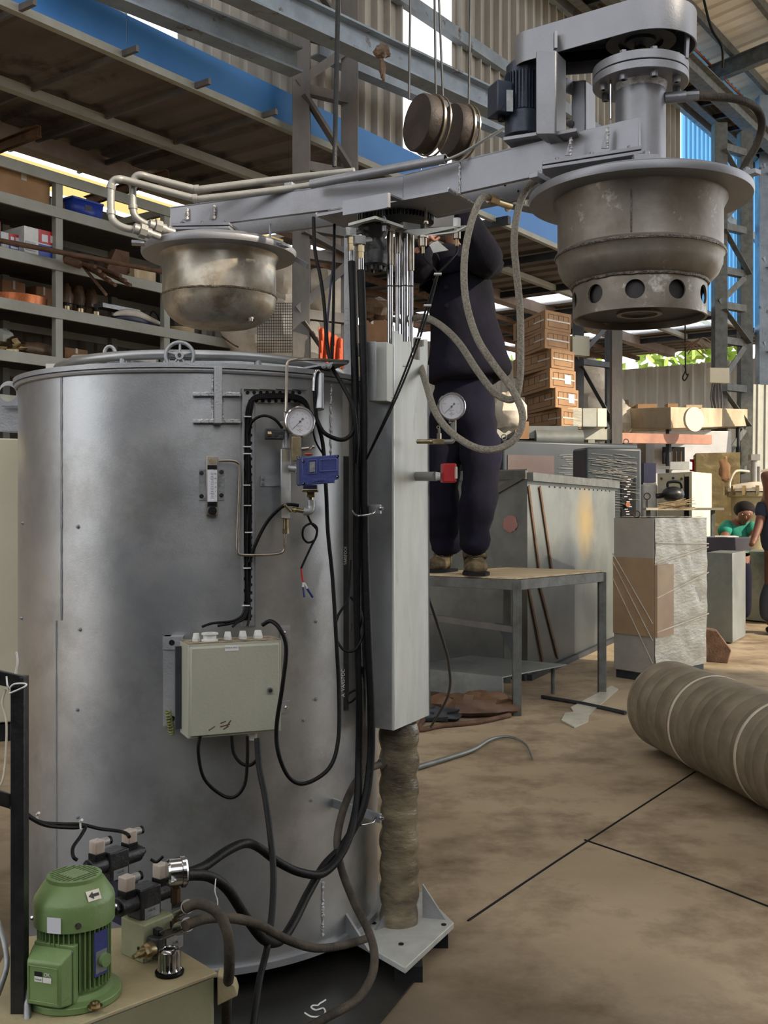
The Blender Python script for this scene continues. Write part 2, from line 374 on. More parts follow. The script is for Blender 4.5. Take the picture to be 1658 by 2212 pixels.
def floor_mat():
    m = mat('stained_concrete', (158, 140, 114), (178, 160, 134), 0.55, 0, 1.6, 0.3, 14, c3=(104, 86, 64), s3=2.6, lo3=0.46, hi3=0.68, detail=10, rvar=0.12)
    nt = m.node_tree; N = nt.nodes; L = nt.links; b = N['Principled BSDF']; src = b.inputs['Base Color'].links[0].from_socket
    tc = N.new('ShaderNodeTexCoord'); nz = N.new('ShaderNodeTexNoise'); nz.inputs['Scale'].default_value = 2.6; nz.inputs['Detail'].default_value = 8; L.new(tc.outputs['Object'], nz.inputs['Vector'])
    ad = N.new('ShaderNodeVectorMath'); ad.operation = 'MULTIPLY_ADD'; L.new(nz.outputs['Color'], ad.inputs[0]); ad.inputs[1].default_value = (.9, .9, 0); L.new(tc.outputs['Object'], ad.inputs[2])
    ds = N.new('ShaderNodeVectorMath'); ds.operation = 'DISTANCE'; L.new(ad.outputs[0], ds.inputs[0]); ds.inputs[1].default_value = (-.55, .85, 0)   # oily wet patch plus painted shade round the machine, widened to darken tank reflections
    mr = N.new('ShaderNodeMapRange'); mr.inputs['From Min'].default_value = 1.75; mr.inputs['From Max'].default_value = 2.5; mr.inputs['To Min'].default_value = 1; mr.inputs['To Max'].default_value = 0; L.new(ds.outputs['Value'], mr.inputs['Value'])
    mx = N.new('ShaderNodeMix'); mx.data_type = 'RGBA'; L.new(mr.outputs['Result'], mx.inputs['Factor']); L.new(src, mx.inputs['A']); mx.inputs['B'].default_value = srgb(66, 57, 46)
    L.new(mx.outputs['Result'], b.inputs['Base Color']); return m
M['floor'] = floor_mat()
def add_patch(m, c, r, col, soft=.5, sq=(1, 1, 1), nz_=.3, sc_n=5):                # stain with its own ragged shape around a point
    nt = m.node_tree; N = nt.nodes; L = nt.links; b = N['Principled BSDF']; src = b.inputs['Base Color'].links[0].from_socket
    tc = N.new('ShaderNodeTexCoord'); n = N.new('ShaderNodeTexNoise'); n.inputs['Scale'].default_value = sc_n; n.inputs['Detail'].default_value = 7; L.new(tc.outputs['Object'], n.inputs['Vector'])
    ad = N.new('ShaderNodeVectorMath'); ad.operation = 'MULTIPLY_ADD'; L.new(n.outputs['Color'], ad.inputs[0]); ad.inputs[1].default_value = (nz_, nz_, nz_); L.new(tc.outputs['Object'], ad.inputs[2])
    sb = N.new('ShaderNodeVectorMath'); sb.operation = 'SUBTRACT'; L.new(ad.outputs[0], sb.inputs[0]); sb.inputs[1].default_value = tuple(V(c) + V((nz_, nz_, nz_)) * .5)
    mu = N.new('ShaderNodeVectorMath'); mu.operation = 'MULTIPLY'; L.new(sb.outputs[0], mu.inputs[0]); mu.inputs[1].default_value = sq
    ln_ = N.new('ShaderNodeVectorMath'); ln_.operation = 'LENGTH'; L.new(mu.outputs[0], ln_.inputs[0])
    mr = N.new('ShaderNodeMapRange'); mr.inputs['From Min'].default_value = r * (1 - soft); mr.inputs['From Max'].default_value = r; mr.inputs['To Min'].default_value = .8; mr.inputs['To Max'].default_value = 0; L.new(ln_.outputs['Value'], mr.inputs['Value'])
    mx = N.new('ShaderNodeMix'); mx.data_type = 'RGBA'; L.new(mr.outputs['Result'], mx.inputs['Factor']); L.new(src, mx.inputs['A']); mx.inputs['B'].default_value = srgb(*col)
    L.new(mx.outputs['Result'], b.inputs['Base Color']); return m
# ================================================================= SETTING
def structure(mb, name, m, **k): return mb.done(name, m, kind='structure', **k)
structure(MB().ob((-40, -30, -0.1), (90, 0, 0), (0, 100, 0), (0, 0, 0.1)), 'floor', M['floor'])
def corr(mb, p0, du, L, up, H, pitch, dep, nrm, t=0.004):     # corrugated sheet as a folded solid strip
    prof = []; n = int(L / pitch)
    for i in range(n):
        x = i * pitch; prof += [(x, 0), (x + pitch * .36, 0), (x + pitch * .46, dep), (x + pitch * .54, dep), (x + pitch * .90, dep * 0.0), ]
    prof.append((n * pitch, 0))
    A = [V(p0) + du * x + nrm * y for x, y in prof]
    pts = A + [p + nrm * -t for p in A[::-1]]
    k = len(A)
    for i in range(k - 1):
        mb.prism([A[i], A[i + 1], A[i + 1] - nrm * t, A[i] - nrm * t], up * H)
    return mb
BW = 5.0
# upper side wall, in bays between rooflight sheets
wa0, wa1 = Aof(885, BW), Aof(975, BW)
a_blue = Aof(1470, BW)
mb = MB(); corr(mb, AB(-3.0, BW, 3.72), ua, 2.98 + Aof(312, BW), Z, 3.45, 0.165, -0.05, va)
corr(mb, AB(Aof(383, BW), BW, 3.72), ua, wa0 - Aof(383, BW), Z, 3.45, 0.165, -0.05, va)
corr(mb, AB(wa1, BW, 3.72), ua, a_blue - wa1, Z, 3.45, 0.165, -0.05, va)
structure(mb, 'wall_left', M['wall'])
structure(MB().prism([AB(wa0, BW, 3.72), AB(wa1, BW, 3.72), AB(wa1, BW, 7.15), AB(wa0, BW, 7.15)], va * 0.004), 'window_1', M['skylight'])
structure(MB().prism([AB(Aof(312, BW), BW, 3.72), AB(Aof(383, BW), BW, 3.72), AB(Aof(383, BW), BW, 7.15), AB(Aof(312, BW), BW, 7.15)], va * 0.004), 'window_2', M['skylight'])
mb = MB(); corr(mb, AB(a_blue, BW, 3.72), ua, 5.2, Z, 3.45, 0.165, -0.05, va); structure(mb, 'window_3', M['bluelight'])
# lean-to roof underside (soffit), fascia, back and end walls
mb = MB(); sk_ = MB(); n = int(20 / 0.28)
for i in range(n):
    a = -3 + i * 0.28; bmax = 6.7 if a < 7.6 else 8.5
    (sk_ if i in (39, 40, 52, 53, 62, 63) else mb).prism([AB(a, 4.8, 3.62), AB(a + .15, 4.8, 3.62), AB(a + .18, 4.8, 3.645), AB(a + .25, 4.8, 3.645), AB(a + .28, 4.8, 3.62), AB(a + .28, 4.8, 3.66), AB(a, 4.8, 3.66)], va * (bmax - 4.8))
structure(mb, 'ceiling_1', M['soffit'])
structure(sk_, 'window_6', M['skylight'])
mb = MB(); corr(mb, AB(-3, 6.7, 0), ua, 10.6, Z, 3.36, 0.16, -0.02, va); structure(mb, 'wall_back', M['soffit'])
structure(MB().prism([AB(-3, 6.7, 3.40), AB(7.6, 6.7, 3.40), AB(7.6, 6.7, 3.58), AB(-3, 6.7, 3.58)], va * .004), 'window_5', sheet_translucent('yellowed_rooflight', (225, 212, 170), .6))
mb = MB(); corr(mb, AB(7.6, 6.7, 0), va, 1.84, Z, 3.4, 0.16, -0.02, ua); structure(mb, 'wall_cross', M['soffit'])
mb = MB(); corr(mb, AB(7.6, 8.5, 0), ua, 9.4, Z, 3.46, 0.16, -0.02, va); structure(mb, 'wall_rear', M['wall'])
mb = MB(); corr(mb, AB(16.9, 4.6, 0), va, 4.0, Z, 3.4, 0.20, -0.03, ua); structure(mb, 'wall_end', mat('pale_sheet_wall', (232, 232, 224), (212, 208, 198), 0.6, 0.0, 2, stretch=(3, 3, .4), c3=(120, 92, 70), s3=4, lo3=0.62, hi3=0.75))
# main roof, with translucent rooflight strips between the sheets
def roof_pt(a, q, z0=7.15): return AB(a, BW - q, z0 + q * 0.16)
mb = MB(); pitch = 0.26; rl = MB(); lights_at = (range(8, 13), range(23, 28), range(38, 42))
for i in range(int(30 / pitch)):
    a = -8 + i * pitch
    A = [roof_pt(a, -0.2), roof_pt(a + pitch * .6, -0.2), roof_pt(a + pitch * .7, -0.2) + Z * .03, roof_pt(a + pitch * .9, -0.2) + Z * .03, roof_pt(a + pitch, -0.2)]
    (rl if any(i in r for r in lights_at) else mb).prism(A + [A[-1] + Z * .035, A[0] + Z * .035], -va * 13 + Z * 13 * 0.16)
structure(mb, 'ceiling', M['roof'])
structure(rl, 'window_4', M['skylight'])
for k, q in enumerate([[(1262, 1815), (1400, 1862), (1520, 1905), (1700, 1975)], [(1010, 1990), (1200, 1862), (1380, 1745), (1500, 1668)]]):
    structure(MB().tube([Pz(px, py, .0) for px, py in q], .0035, 6, 3), 'trim_%d' % (k + 1), M['matd'])
mb = MB(); corr(mb, AB(-10, -9, 0), va, 14, Z, 5.6, 0.4, 0.04, ua); structure(mb, 'added_wall_front', M['soffit'])  # added unseen wall behind the camera, blocks low light on the tank
structure(MB().ob((-5.0, -1.2, 0), (8.2, 0, 0), (0, .2, 0), (0, 0, 1.5)), 'added_dark_block', M['matd'])  # added unseen dark slab behind the camera, darkens the lower tank
# ================================================================= FURNACE TANK
tk = thing('furnace_tank', 'large silver-painted cylindrical furnace tank with weld seams', 'furnace', (TC.x, TC.y, 0))
o = MB().lathe(TC, [(.30, TZ0), (TR, TZ0), (TR, TZ1), (.30, TZ1)], seg=160, cap=False)
o.done('shell', M['silver'], tk)
MB().lathe(TC, [(.02, TZ1 - .03), (.31, TZ1 - .03), (.31, TZ1 - .01), (.02, TZ1 - .01)], seg=64).done('cover_plate', M['silver2'], tk)
MB().loop_lathe(TC, [(TR - .03, TZ1 - .004), (TR + .011, TZ1 - .004), (TR + .011, TZ1 + .006), (TR - .03, TZ1 + .006)], seg=160).done('top_rim', M['silver2'], tk)
b = MB()
b.tube([V((TC.x + (TR + .003) * math.cos(t / 90 * PI), TC.y + (TR + .003) * math.sin(t / 90 * PI), TZ1 - .009 + .0012 * noise.noise(V((t, 0, 0))))) for t in range(180)], .0055, 8, 1, closed=True)
def seam(px, y0, y1, r=.0045, off=.0, zig=0):
    pts = []; n = 60
    for i in range(n + 1): pts.append(T(px + (random.uniform(-1, 1) * zig), y0 + (y1 - y0) * i / n, off))
    b.tube(pts, r, 6, 1, taper=lambda u: random.uniform(.75, 1.25))
seam(133, 812, 1340, .0028); seam(122, 1340, 2000, .002)
b.done('weld_seam', M['silver2'], tk)
MB().loop_lathe(TC, [(TR - .04, TZ0 - .008), (TR + .012, TZ0 - .008), (TR + .012, TZ0 + .006), (TR - .04, TZ0 + .006)], seg=160).done('bottom_rim', M['silver2'], tk)
MB().lathe(TC, [(.02, 0), (.34, 0), (.34, TZ0), (.02, TZ0)], seg=48).done('base_plinth', M['matd'], tk)
for (px, py) in [(168, 1138), (172, 1360), (167, 1533), (167, 1765), (50, 1130), (48, 1335), (683, 1342), (682, 1510), (672, 1728), (656, 1555), (757, 880)]:
    p = T(px, py); MB().bolt(p, TN(p), .0035, .004).done('plug_weld', M['silver2'], tk)
# lifting bracket
def patch(px0, px1, y0, y1, off0, off1, mb, n=4):             # plate following the shell
    for i in range(n):
        a = px0 + (px1 - px0) * i / n; c = px0 + (px1 - px0) * (i + 1) / n
        A, B_ = T(a, y1), T(c, y1); za, zb = T(a, y0).z, T(a, y1).z
        na, nb = TN(A), TN(B_); A.z = B_.z = zb; h = Z * (za - zb)
        mb.hull8([A + na * off0, B_ + nb * off0, B_ + nb * off1, A + na * off1], [A + na * off0 + h, B_ + nb * off0 + h, B_ + nb * off1 + h, A + na * off1 + h])
    return mb
lb = MB(); patch(461, 476, 795, 917, -.002, .035, lb, 1); lb.done('lifting_bracket', M['silver2'], tk, bev=.001)
for y in (856, 914):
    patch(417, 517, y - 4, y + 1, -.002, .016, MB(), 6).done('bracket_fin', M['silver2'], tk, bev=.001)
b = MB()
for (a, c, y) in ((417, 517, 850), (417, 517, 908)):
    b.tube([T(a + (c - a) * i / 30, y + random.uniform(-1, 1), .001) for i in range(31)], .003, 6, 1, taper=lambda u: random.uniform(.6, 1.4))
for x in (459, 479):
    b.tube([T(x + random.uniform(-1, 1), 815 + 95 * i / 30, .001) for i in range(31)], .003, 6, 1, taper=lambda u: random.uniform(.6, 1.4))
b.tube([T(697 + random.uniform(-1, 1), 1905 + 115 * i / 40, .001) for i in range(41)], .003, 6, 1, taper=lambda u: random.uniform(.5, 1.4))
b.tube([T(715 + random.uniform(-1, 1), 830 + 160 * i / 50, .001) for i in range(51)], .0025, 6, 1, taper=lambda u: random.uniform(.5, 1.4))
b.done('bracket_weld', M['weld'], tk)
# pipes and wheel on top
t = thing('ring_pipe', 'silver ring-shaped pipe running around the top of the furnace tank', 'pipe', (TC.x, TC.y, 1.33))
cz = 1.334; ring = [V((TC.x + .338 * math.cos(a), TC.y + .338 * math.sin(a), cz)) for a in [(-200 + 2.2 * i) * PI / 180 for i in range(100)]]
MB().tube(ring, .0105, 12, 1).done('pipe_ring', M['silver'], t)
for px in (237,): 
    p = P(px, 760, 2.33); MB().tube([p + V((.012 * math.cos(a), 0, .016 * math.sin(a) - .004)) for a in [PI * i / 8 for i in range(9)]], .004, 8, 1).done('pipe_clamp', M['silver2'], t)
for a in (-170, -110, -60, -20):
    q = V((TC.x + .338 * math.cos(a*PI/180), TC.y + .338 * math.sin(a*PI/180), 0)); MB().cyl(q + Z * 1.285, q + Z * 1.33, .008).done('support_stub', M['silver2'], t)
tag(MB().tube([P(160, 775, 2.5), P(190, 774, 2.45), P(235, 777, 2.4), P(238, 792, 2.4)], .009).done('dusty_pipe', M['pipegrey']), 'short dusty whitish pipe lying inside the ring pipe, left', 'pipe')
tag(MB().tube([P(262, 772, 2.4), P(300, 778, 2.38), P(333, 786, 2.36)], .0095).cyl(P(322, 783, 2.355), P(338, 787, 2.355), .013).done('dusty_pipe', M['pipegrey']), 'whitish pipe with a brass end next to the handwheel', 'pipe')
tag(MB().ob(P(232, 800, 2.36), P(282, 795, 2.30) - P(232, 800, 2.36), (0, .03, 0), Z * .024).done('pipe_block', M['silver2']), 'small silver block between the two dusty pipes on the tank', 'block')
for i, (x0, x1, y0, y1, d, l) in enumerate([(98, 222, 812, 785, 2.62, 'low silver box section on the far left of the tank top'), (352, 672, 810, 778, 2.75, 'long silver box section behind the handwheel on the tank top')]):
    A = P(x0, y0, d); tag(MB().ob(A, P(x1, y0, d + .05) - A, (0, .05, 0), Z * ((y0 - y1) * d / F)).done('box_section', M['silver'], bev=.002), l, 'box section')
hw = thing('handwheel', 'silver five-spoke handwheel standing on the tank top', 'handwheel', P(388, 768, 2.25))
c = P(388, 769, 2.245); ax = V((.1, -1, .05)).normalized(); x_, y_, _ = basis(ax)
MB().tube([c + (x_ * math.cos(a) + y_ * math.sin(a)) * .029 for a in [2 * PI * i / 40 for i in range(40)]], .0042, 10, 1, closed=True).done('wheel_rim', M['silver2'], hw)
mb = MB()
for k in range(5):
    a = 2 * PI * k / 5 + .3; mb.cyl(c, c + (x_ * math.cos(a) + y_ * math.sin(a)) * .029, .003, .0024, 8)
mb.done('spoke', M['silver2'], hw); MB().cyl(c - ax * .004, c + ax * .008, .009).done('hub', M['silver2'], hw); MB().cyl(c + ax * .008, c + ax * .011, .004).done('hub_nut', M['blackm'], hw)
MB().cyl(c - ax * .004, c - ax * .05, .006).done('spindle', M['steel'], hw)
# lug plate and pale cabinet at left
lg = thing('lifting_lug', 'silver lifting lug with a round hole at the left edge', 'lug', P(15, 935, 2.5))
o = MB().prism([P(-30, 930, 2.48), P(42, 935, 2.48), P(42, 860, 2.48)] + [P(20 + 22 * math.cos(a), 845 - 22 * math.sin(a), 2.48) for a in [PI * i / 10 for i in range(0, 11)]] + [P(-30, 860, 2.48)], (0, .02, 0)).done('lug_plate', M['silver2'], lg)
boolean(o, MB().cyl(P(17, 850, 2.4), P(17, 850, 2.6), .0185, seg=32))
for y in (878, 932): MB().ob(P(5, y, 2.47), P(42, y, 2.47) - P(5, y, 2.47), (0, -.012, 0), Z * .004).done('lug_fin', M['silver2'], lg)
cb = thing('pale_cabinet', 'tall smooth cream cabinet at the left edge behind the tank', 'cabinet', P(-60, 1570, 2.75))
A = P(-190, 1575, 2.75); MB().ob(A, (.30, .12, 0), (-.1, .3, 0), Z * (P(0, 942, 2.75).z - A.z)).done('cabinet_body', M['ivory'], cb, bev=.004)
MB().ob(V((A.x, A.y, A.z - .05)) + V((.005, .005, 0)), (.29, .115, 0), (-.1, .29, 0), Z * .045).done('plinth', M['blackm'], cb)
for (dx, dy) in ((.02, .02), (.27, .12), (-.06, .28), (.19, .38)): MB().ob(V((A.x + dx, A.y + dy, 0)), (.02, 0, 0), (0, .02, 0), Z * (A.z - .05)).done('foot', M['blackm'], cb)
# ================================================================= COLUMN
cl = thing('lift_column', 'pale painted lift column cover with stepped cut-outs at its top', 'column', (.02, 2.40, .5))
cC = V((.0215, 2.35, 0)); rd = V((.5, .866, 0)); ld = V((-.866, .5, 0))
zb = .518
def cover_z(px, py, base, dirv):                              # point on a column face through a pixel
    s = (px - 829) / F; t = (s * base.y - base.x) / (dirv.x - s * dirv.y); q = base + dirv * t
    return V((q.x, q.y, 1 + (1106 - py) * q.y / F))
R1 = [cover_z(px, py, cC, rd) for px, py in [(850, 1578), (926, 1545), (923, 733), (915, 733), (915, 748), (906, 750), (906, 778), (887, 775), (887, 738), (869, 738), (869, 722), (860, 722), (860, 715), (850, 715)]]
MB().prism(R1, V((-.004, .002, 0))).done('cover_front', M['coverpaint'], cl)
L1 = [cover_z(px, py, cC, ld) for px, py in [(850, 1578), (790, 1569), (786, 866), (838, 866), (838, 840), (850, 715)]]
MB().prism(L1, V((.002, .003, 0))).done('cover_side', M['silver'], cl)
RB = [p + ld * .115 for p in R1[:3]] + [V(R1[-1]) + ld * .115]
MB().prism([R1[1], R1[2] - Z * .06, R1[2] - Z * .06 + ld * .115, R1[1] + ld * .115], V((.003, 0, 0))).done('cover_back', M['silver'], cl)
k0 = P(790, 866, 2.33); k1 = P(835, 866, 2.315)
MB().ob(k0, k1 - k0, V((.02, .05, 0)), Z * .128).done('upper_box', M['coverpaint'], cl, bev=.001)
MB().ob(P(785, 866, 2.30) , P(812, 866, 2.29) - P(785, 866, 2.30), V((0, .02, 0)), Z * .128).done('guide_block', M['silver'], cl, bev=.001)
MB().box(P(831, 850, 2.39) + Z * -.2, (.012, .02, .62)).done('guide_strip', M['zinc'], cl)
MB().ob(P(743, 1570, 2.42), P(766, 1570, 2.42) - P(743, 1570, 2.42), V((0, .02, 0)), Z * (P(0, 497, 2.42).z - P(0, 1570, 2.42).z)).done('mast_bar', M['silver2'], cl, bev=.001)
MB().ob(P(752, 1563, 2.405), P(764, 1563, 2.405) - P(752, 1563, 2.405), V((0, .012, 0)), Z * (P(0, 890, 2.4).z - P(0, 1563, 2.4).z)).done('guide_rail', M['silver'], cl, bev=.001)
A = P(717, 1535, 2.345); bch = MB().ob(A, P(753, 1535, 2.36) - A, V((0, .02, 0)), Z * (P(0, 985, 2.35).z - P(0, 1535, 2.35).z)).done('back_channel', M['blackm'], cl)
text('A. VARSTOC', P(741, 1475, 2.338), Z, (-1, 0, 0), .011, M['white'], bch, 'stencil_text', .0001); text('VARSTOCK', P(746, 1200, 2.338), Z, (-1, 0, 0), .008, M['white'], bch, 'stencil_text', .0001)
MB().ob(P(716, 985, 2.34), P(753, 985, 2.36) - P(716, 985, 2.34), V((0, .02, 0)), Z * .15).done('upper_channel', M['silver'], cl)
# brackets across
for (x0, x1, y, l) in ((710, 765, 1100, ''), (712, 760, 1355, '')):
    MB().ob(P(x0, y + 8, 2.50), P(x1, y + 8, 2.38) - P(x0, y + 8, 2.5), (0, .01, 0), Z * (.018)).done('cross_bracket', M['zinc'], cl)
# hydraulic cylinders and rods
ztop = P(0, 500, 2.45).z
for (px, d, r, y0, y1, ysl, rs, l) in [(842, 2.42, .0068, 500, 735, 572, .0078, 'chrome piston rod nearest the black motor'), (858, 2.47, .0055, 497, 745, 548, .0066, 'thin chrome rod second from the black motor'),
        (873, 2.46, .0088, 495, 760, 500, .0095, 'thickest bright tube in the rod group above the column'), (887, 2.43, .0055, 505, 760, 585, .0076, 'rightmost sleeved rod above the column')]:
    t = thing('piston_rod', l, 'rod', P(px, 800, d))
    MB().cyl(P(px, 900, d), P(px, y0, d), r, seg=24).done('rod', M['chrome'], t)
    MB().cyl(P(px, ysl, d), P(px, y0, d), rs, seg=24).done('sleeve', M['steel'], t)
    MB().cyl(P(px, 620, d), P(px, 617, d), r * 1.02, seg=24).done('scribe_ring', M['blackm'], t)
# base plate and gussets, wrapped cylinder
bp = thing('column_base', 'pale steel column base plate with triangular gussets on the floor', 'base plate', (.05, 2.5, 0))
zt = .048
Q = [Pz(px, py, zt) for px, py in ((875, 2090), (980, 1993), (912, 1925), (700, 1990))]
o = MB().prism([q - Z * .014 for q in Q], Z * .014).done('plate', M['coverpaint'], bp, bev=.002)
for q in (Q[0] * .85 + Q[2] * .15, Q[1] * .85 + Q[3] * .15, Q[2] * .8 + Q[0] * .2, Q[3] * .8 + Q[1] * .2):
    q = V(q); MB().ob(V((q.x - .03, q.y - .03, 0)), (.06, 0, 0), (0, .06, 0), Z * (zt - .014)).done('foot_block', M['matd'], bp)
for (px, py) in ((866, 2040), (958, 1998), (807, 1995)):
    q = Pz(px, py, zt); MB().cyl(q, q + Z * .002, .006).done('bolt_hole', M['matd'], bp)
def gus(p0, p1, top):                                         # triangular gusset with a flange edge
    a, b_, t_ = p0, p1, top; n = (b_ - a).cross(Z).normalized() * .006
    MB().prism([a, b_, t_], n).done('gusset', M['silver2'], bp)
g0 = Pz(700, 2010, zt); gus(g0, Pz(800, 2052, zt), V((g0.x, g0.y, P(0, 1893, g0.y).z)))
g0 = Pz(913, 1980, zt); gus(g0, Pz(963, 1985, zt), V((g0.x, g0.y, P(0, 1908, g0.y).z)))
g0 = Pz(845, 1998, zt); gus(g0, Pz(812, 2010, zt), V((g0.x, g0.y, P(0, 1960, g0.y).z)))
wc = thing('wrapped_cylinder', 'hydraulic cylinder wrapped in dirty brown film under the column cover', 'cylinder', (.035, 2.47, zt))
c0 = V((.035, 2.475, zt)); prof = []
for i in range(24):
    h = i / 23 * (P(0, 1562, 2.47).z - zt); prof.append((.046 + .0022 * math.sin(i * 2.1) - .0015 * (i % 3), h))
mb = MB().lathe(c0, [(.002, 0)] + prof + [(.002, prof[-1][1] + .003)], seg=40, cap=False)
for v in mb.bm.verts:
    n = noise.noise(v.co * 22) * .003; dv = V((v.co.x - c0.x, v.co.y - c0.y, 0))
    if dv.length > .01: v.co += dv.normalized() * n
mb.done('film_wrap', M['wrap'], wc)
MB().cyl(V((.035, 2.475, P(0, 1562, 2.47).z)), V((.035, 2.475, 1.2)), .03).done('cylinder_tube', M['zinc'], wc)
p = P(806, 1658, 2.42); MB().cyl(P(822, 1650, 2.43), P(834, 1645, 2.46), .012, seg=6).done('port_nut', M['steel'], wc)
# hose standoff arms
for (x0, y0, x1, y1, d0, d1, l) in [(700, 1728, 822, 1768, 2.35, 2.22, 'lower silver standoff arm clamping the black hoses'), (770, 1102, 822, 1100, 2.30, 2.26, 'upper slotted standoff bar with a bolt, clamping the black hoses')]:
    t = thing('hose_bracket', l, 'bracket', P(x0, y0, d0))
    MB().beam(P(x0, y0, d0), P(x1, y1, d1), .006, .02).done('bar', M['silver2'], t, bev=.001)
    MB().tube([P(x1 - 60, y1 + 3, d1 + .01), P(x1 - 50, y1 + 14, d1 - .03), P(x1 - 20, y1 + 10, d1 - .03), P(x1 - 10, y1 - 2, d1)], .0025).done('u_bolt', M['chrome'], t)
    MB().bolt(P(x1 + 1, y1 - 2, d1), (.6, -.8, 0), .004, .006).done('bolt', M['chrome'], t)
# ================================================================= SWING ARM
Jn = V((.0437, 2.45, 0)); Lt = V((-.544, 2.707, 0)); Rt = V((.500, 2.093, 0)); ZA = 1.775
ldv = (Lt - Jn).normalized(); rdv = (Rt - Jn).normalized(); ln = V((-ldv.y, ldv.x, 0)) * -1; rn = V((-rdv.y, rdv.x, 0))
if ln.y < 0: ln = -ln
if rn.y < 0: rn = -rn
am = thing('swing_arm', 'long silver two-beam swing arm bent over the top of the column', 'arm', (Jn.x, Jn.y, 1.70))
HB = .058; HR = .072; SP = .125
for side, nm in ((0, 'front'), (SP, 'rear')):
    MB().ob(Jn + ln * side + Z * (ZA - HB), Lt - Jn, ln * .012, Z * HB).done('left_beam', M['armpaint'], am, bev=.001)
    Rb = Rt - Jn
    MB().ob(Jn + rn * side + Z * (ZA - HR + .002), Rb * (1 if side == 0 else .72), rn * .012, Z * HR).done('right_beam', M['armpaint'], am, bev=.001)
    MB().ob(Jn + ln * side + Z * (ZA - .004) , Lt - Jn, ln * .03, Z * .004).ob(Jn + rn * side + Z * (ZA - .002), Rb * .5, rn * .03, Z * .004).done('top_flange', M['armpaint'], am)
bb = MB()
def vweld(p, h, r=.0025):
    bb.tube([p + V((random.uniform(-.0012, .0012), 0, h * i / 24)) for i in range(25)], r, 6, 1, taper=lambda u: random.uniform(.6, 1.4))
q = Pz(987, 385, ZA - .04); s = rdv * ((q - Jn).dot(rdv)); vweld(Jn + s - rn * .001 + Z * (ZA - HR), .07)
bb.tube([Jn + rdv * (.02 + .14 * i / 40) + Z * (ZA - HR) - rn * .002 + V((0, 0, random.uniform(-.001, .001))) for i in range(41)], .003, 6, 1, taper=lambda u: random.uniform(.6, 1.4))
bb.tube([Jn + ldv * (.13 + .06 * i / 20) + Z * (ZA - HB) - ln * .002 for i in range(21)], .0035, 6, 1, taper=lambda u: random.uniform(.6, 1.4))
bb.done('weld', M['weld'], am)
# swivel plate under the arm, front guard plate
zp = ZA - HR - .004
Qp = [Pz(px, py, zp) for px, py in ((683, 468), (742, 492), (840, 474), (930, 470), (1024, 446), (968, 414))]
MB().prism(Qp, Z * .006).done('swivel_plate', M['armpaint'], am)
g = [P(740, 434, 2.36), P(837, 416, 2.30), P(837, 447, 2.30), P(829, 450, 2.30), P(740, 465, 2.36)]
MB().prism(g, (.006, .004, 0)).prism([P(837, 416, 2.30), P(870, 430, 2.40), P(740, 434, 2.36)], (0, 0, -.004)).done('guard_plate', M['armpaint'], am)
# small block stop on left
MB().box(P(626, 405, 2.58), (.022, .02, .02), rz=-.4).done('stop_block', M['armpaint'], am, bev=.001)
MB().box(P(1083, 418, 2.5), (.045, .03, .03), rz=-.6).done('stop_block', M['armpaint'], am, bev=.001)
# ribs above rails
def rib(px, y0, y1, d):
    MB().prism([P(px - 9, y1, d), P(px + 3, y1, d), P(px + 3, y0, d)], (0, .004, 0)).done('rib', M['armpaint'], am)
    b = MB(); b.tube([P(px + 3 + random.uniform(-1, 1), y0 + (y1 - y0) * i / 16, d) for i in range(17)], .003, 6, 1, taper=lambda u: random.uniform(.6, 1.5)); b.done('rib_weld', M['weld'], am)
hb_ = MB()
for u, dz in ((.34, -.03), (.40, -.018), (.40, -.05), (.48, -.022), (.52, -.045)):
    q = Jn + rdv * ((Rt - Jn).length * u) + rn * (SP - .0005) + Z * (ZA + dz); hb_.cyl(q - rn * .0006, q + rn * .0004, .0026, seg=12)
hb_.done('bolt_holes', M['matd'], am)
for (p_, q_) in ((Qp[0], Qp[1]), (Qp[5], Qp[4])):
    MB().tube([p_.lerp(q_, i / 40) + Z * (.007 + random.uniform(-.0008, .0008)) for i in range(41)], .0028, 6, 1, taper=lambda u: random.uniform(.6, 1.4)).done('plate_weld', M['weld'], am)
rib(1229, 298, 335, 2.145); rib(1308, 273, 320, 2.115); rib(402, 450, 475, 2.68); rib(460, 443, 473, 2.65)
def rails(x0, y0, x1, y1, d0, d1):
    for k, dz in enumerate((0, -.009)):
        A = P(x0, y0, d0) + Z * dz; B_ = P(x1, y1, d1) + Z * dz
        MB().ob(A, B_ - A, V((0.02, .09, 0)), Z * .007).done('clamp_rail', M['armpaint'], am, bev=.001)
    for u in (.15, .5, .88):
        p = P(x0 + (x1 - x0) * u, y0 + (y1 - y0) * u, d0 + (d1 - d0) * u) + V((.002, .012, .007)); MB().bolt(p, Z, .004, .006).done('bolt', M['armpaint'], am)
rails(1170, 356, 1385, 322, 2.12, 2.02); rails(370, 488, 495, 486, 2.69, 2.60)
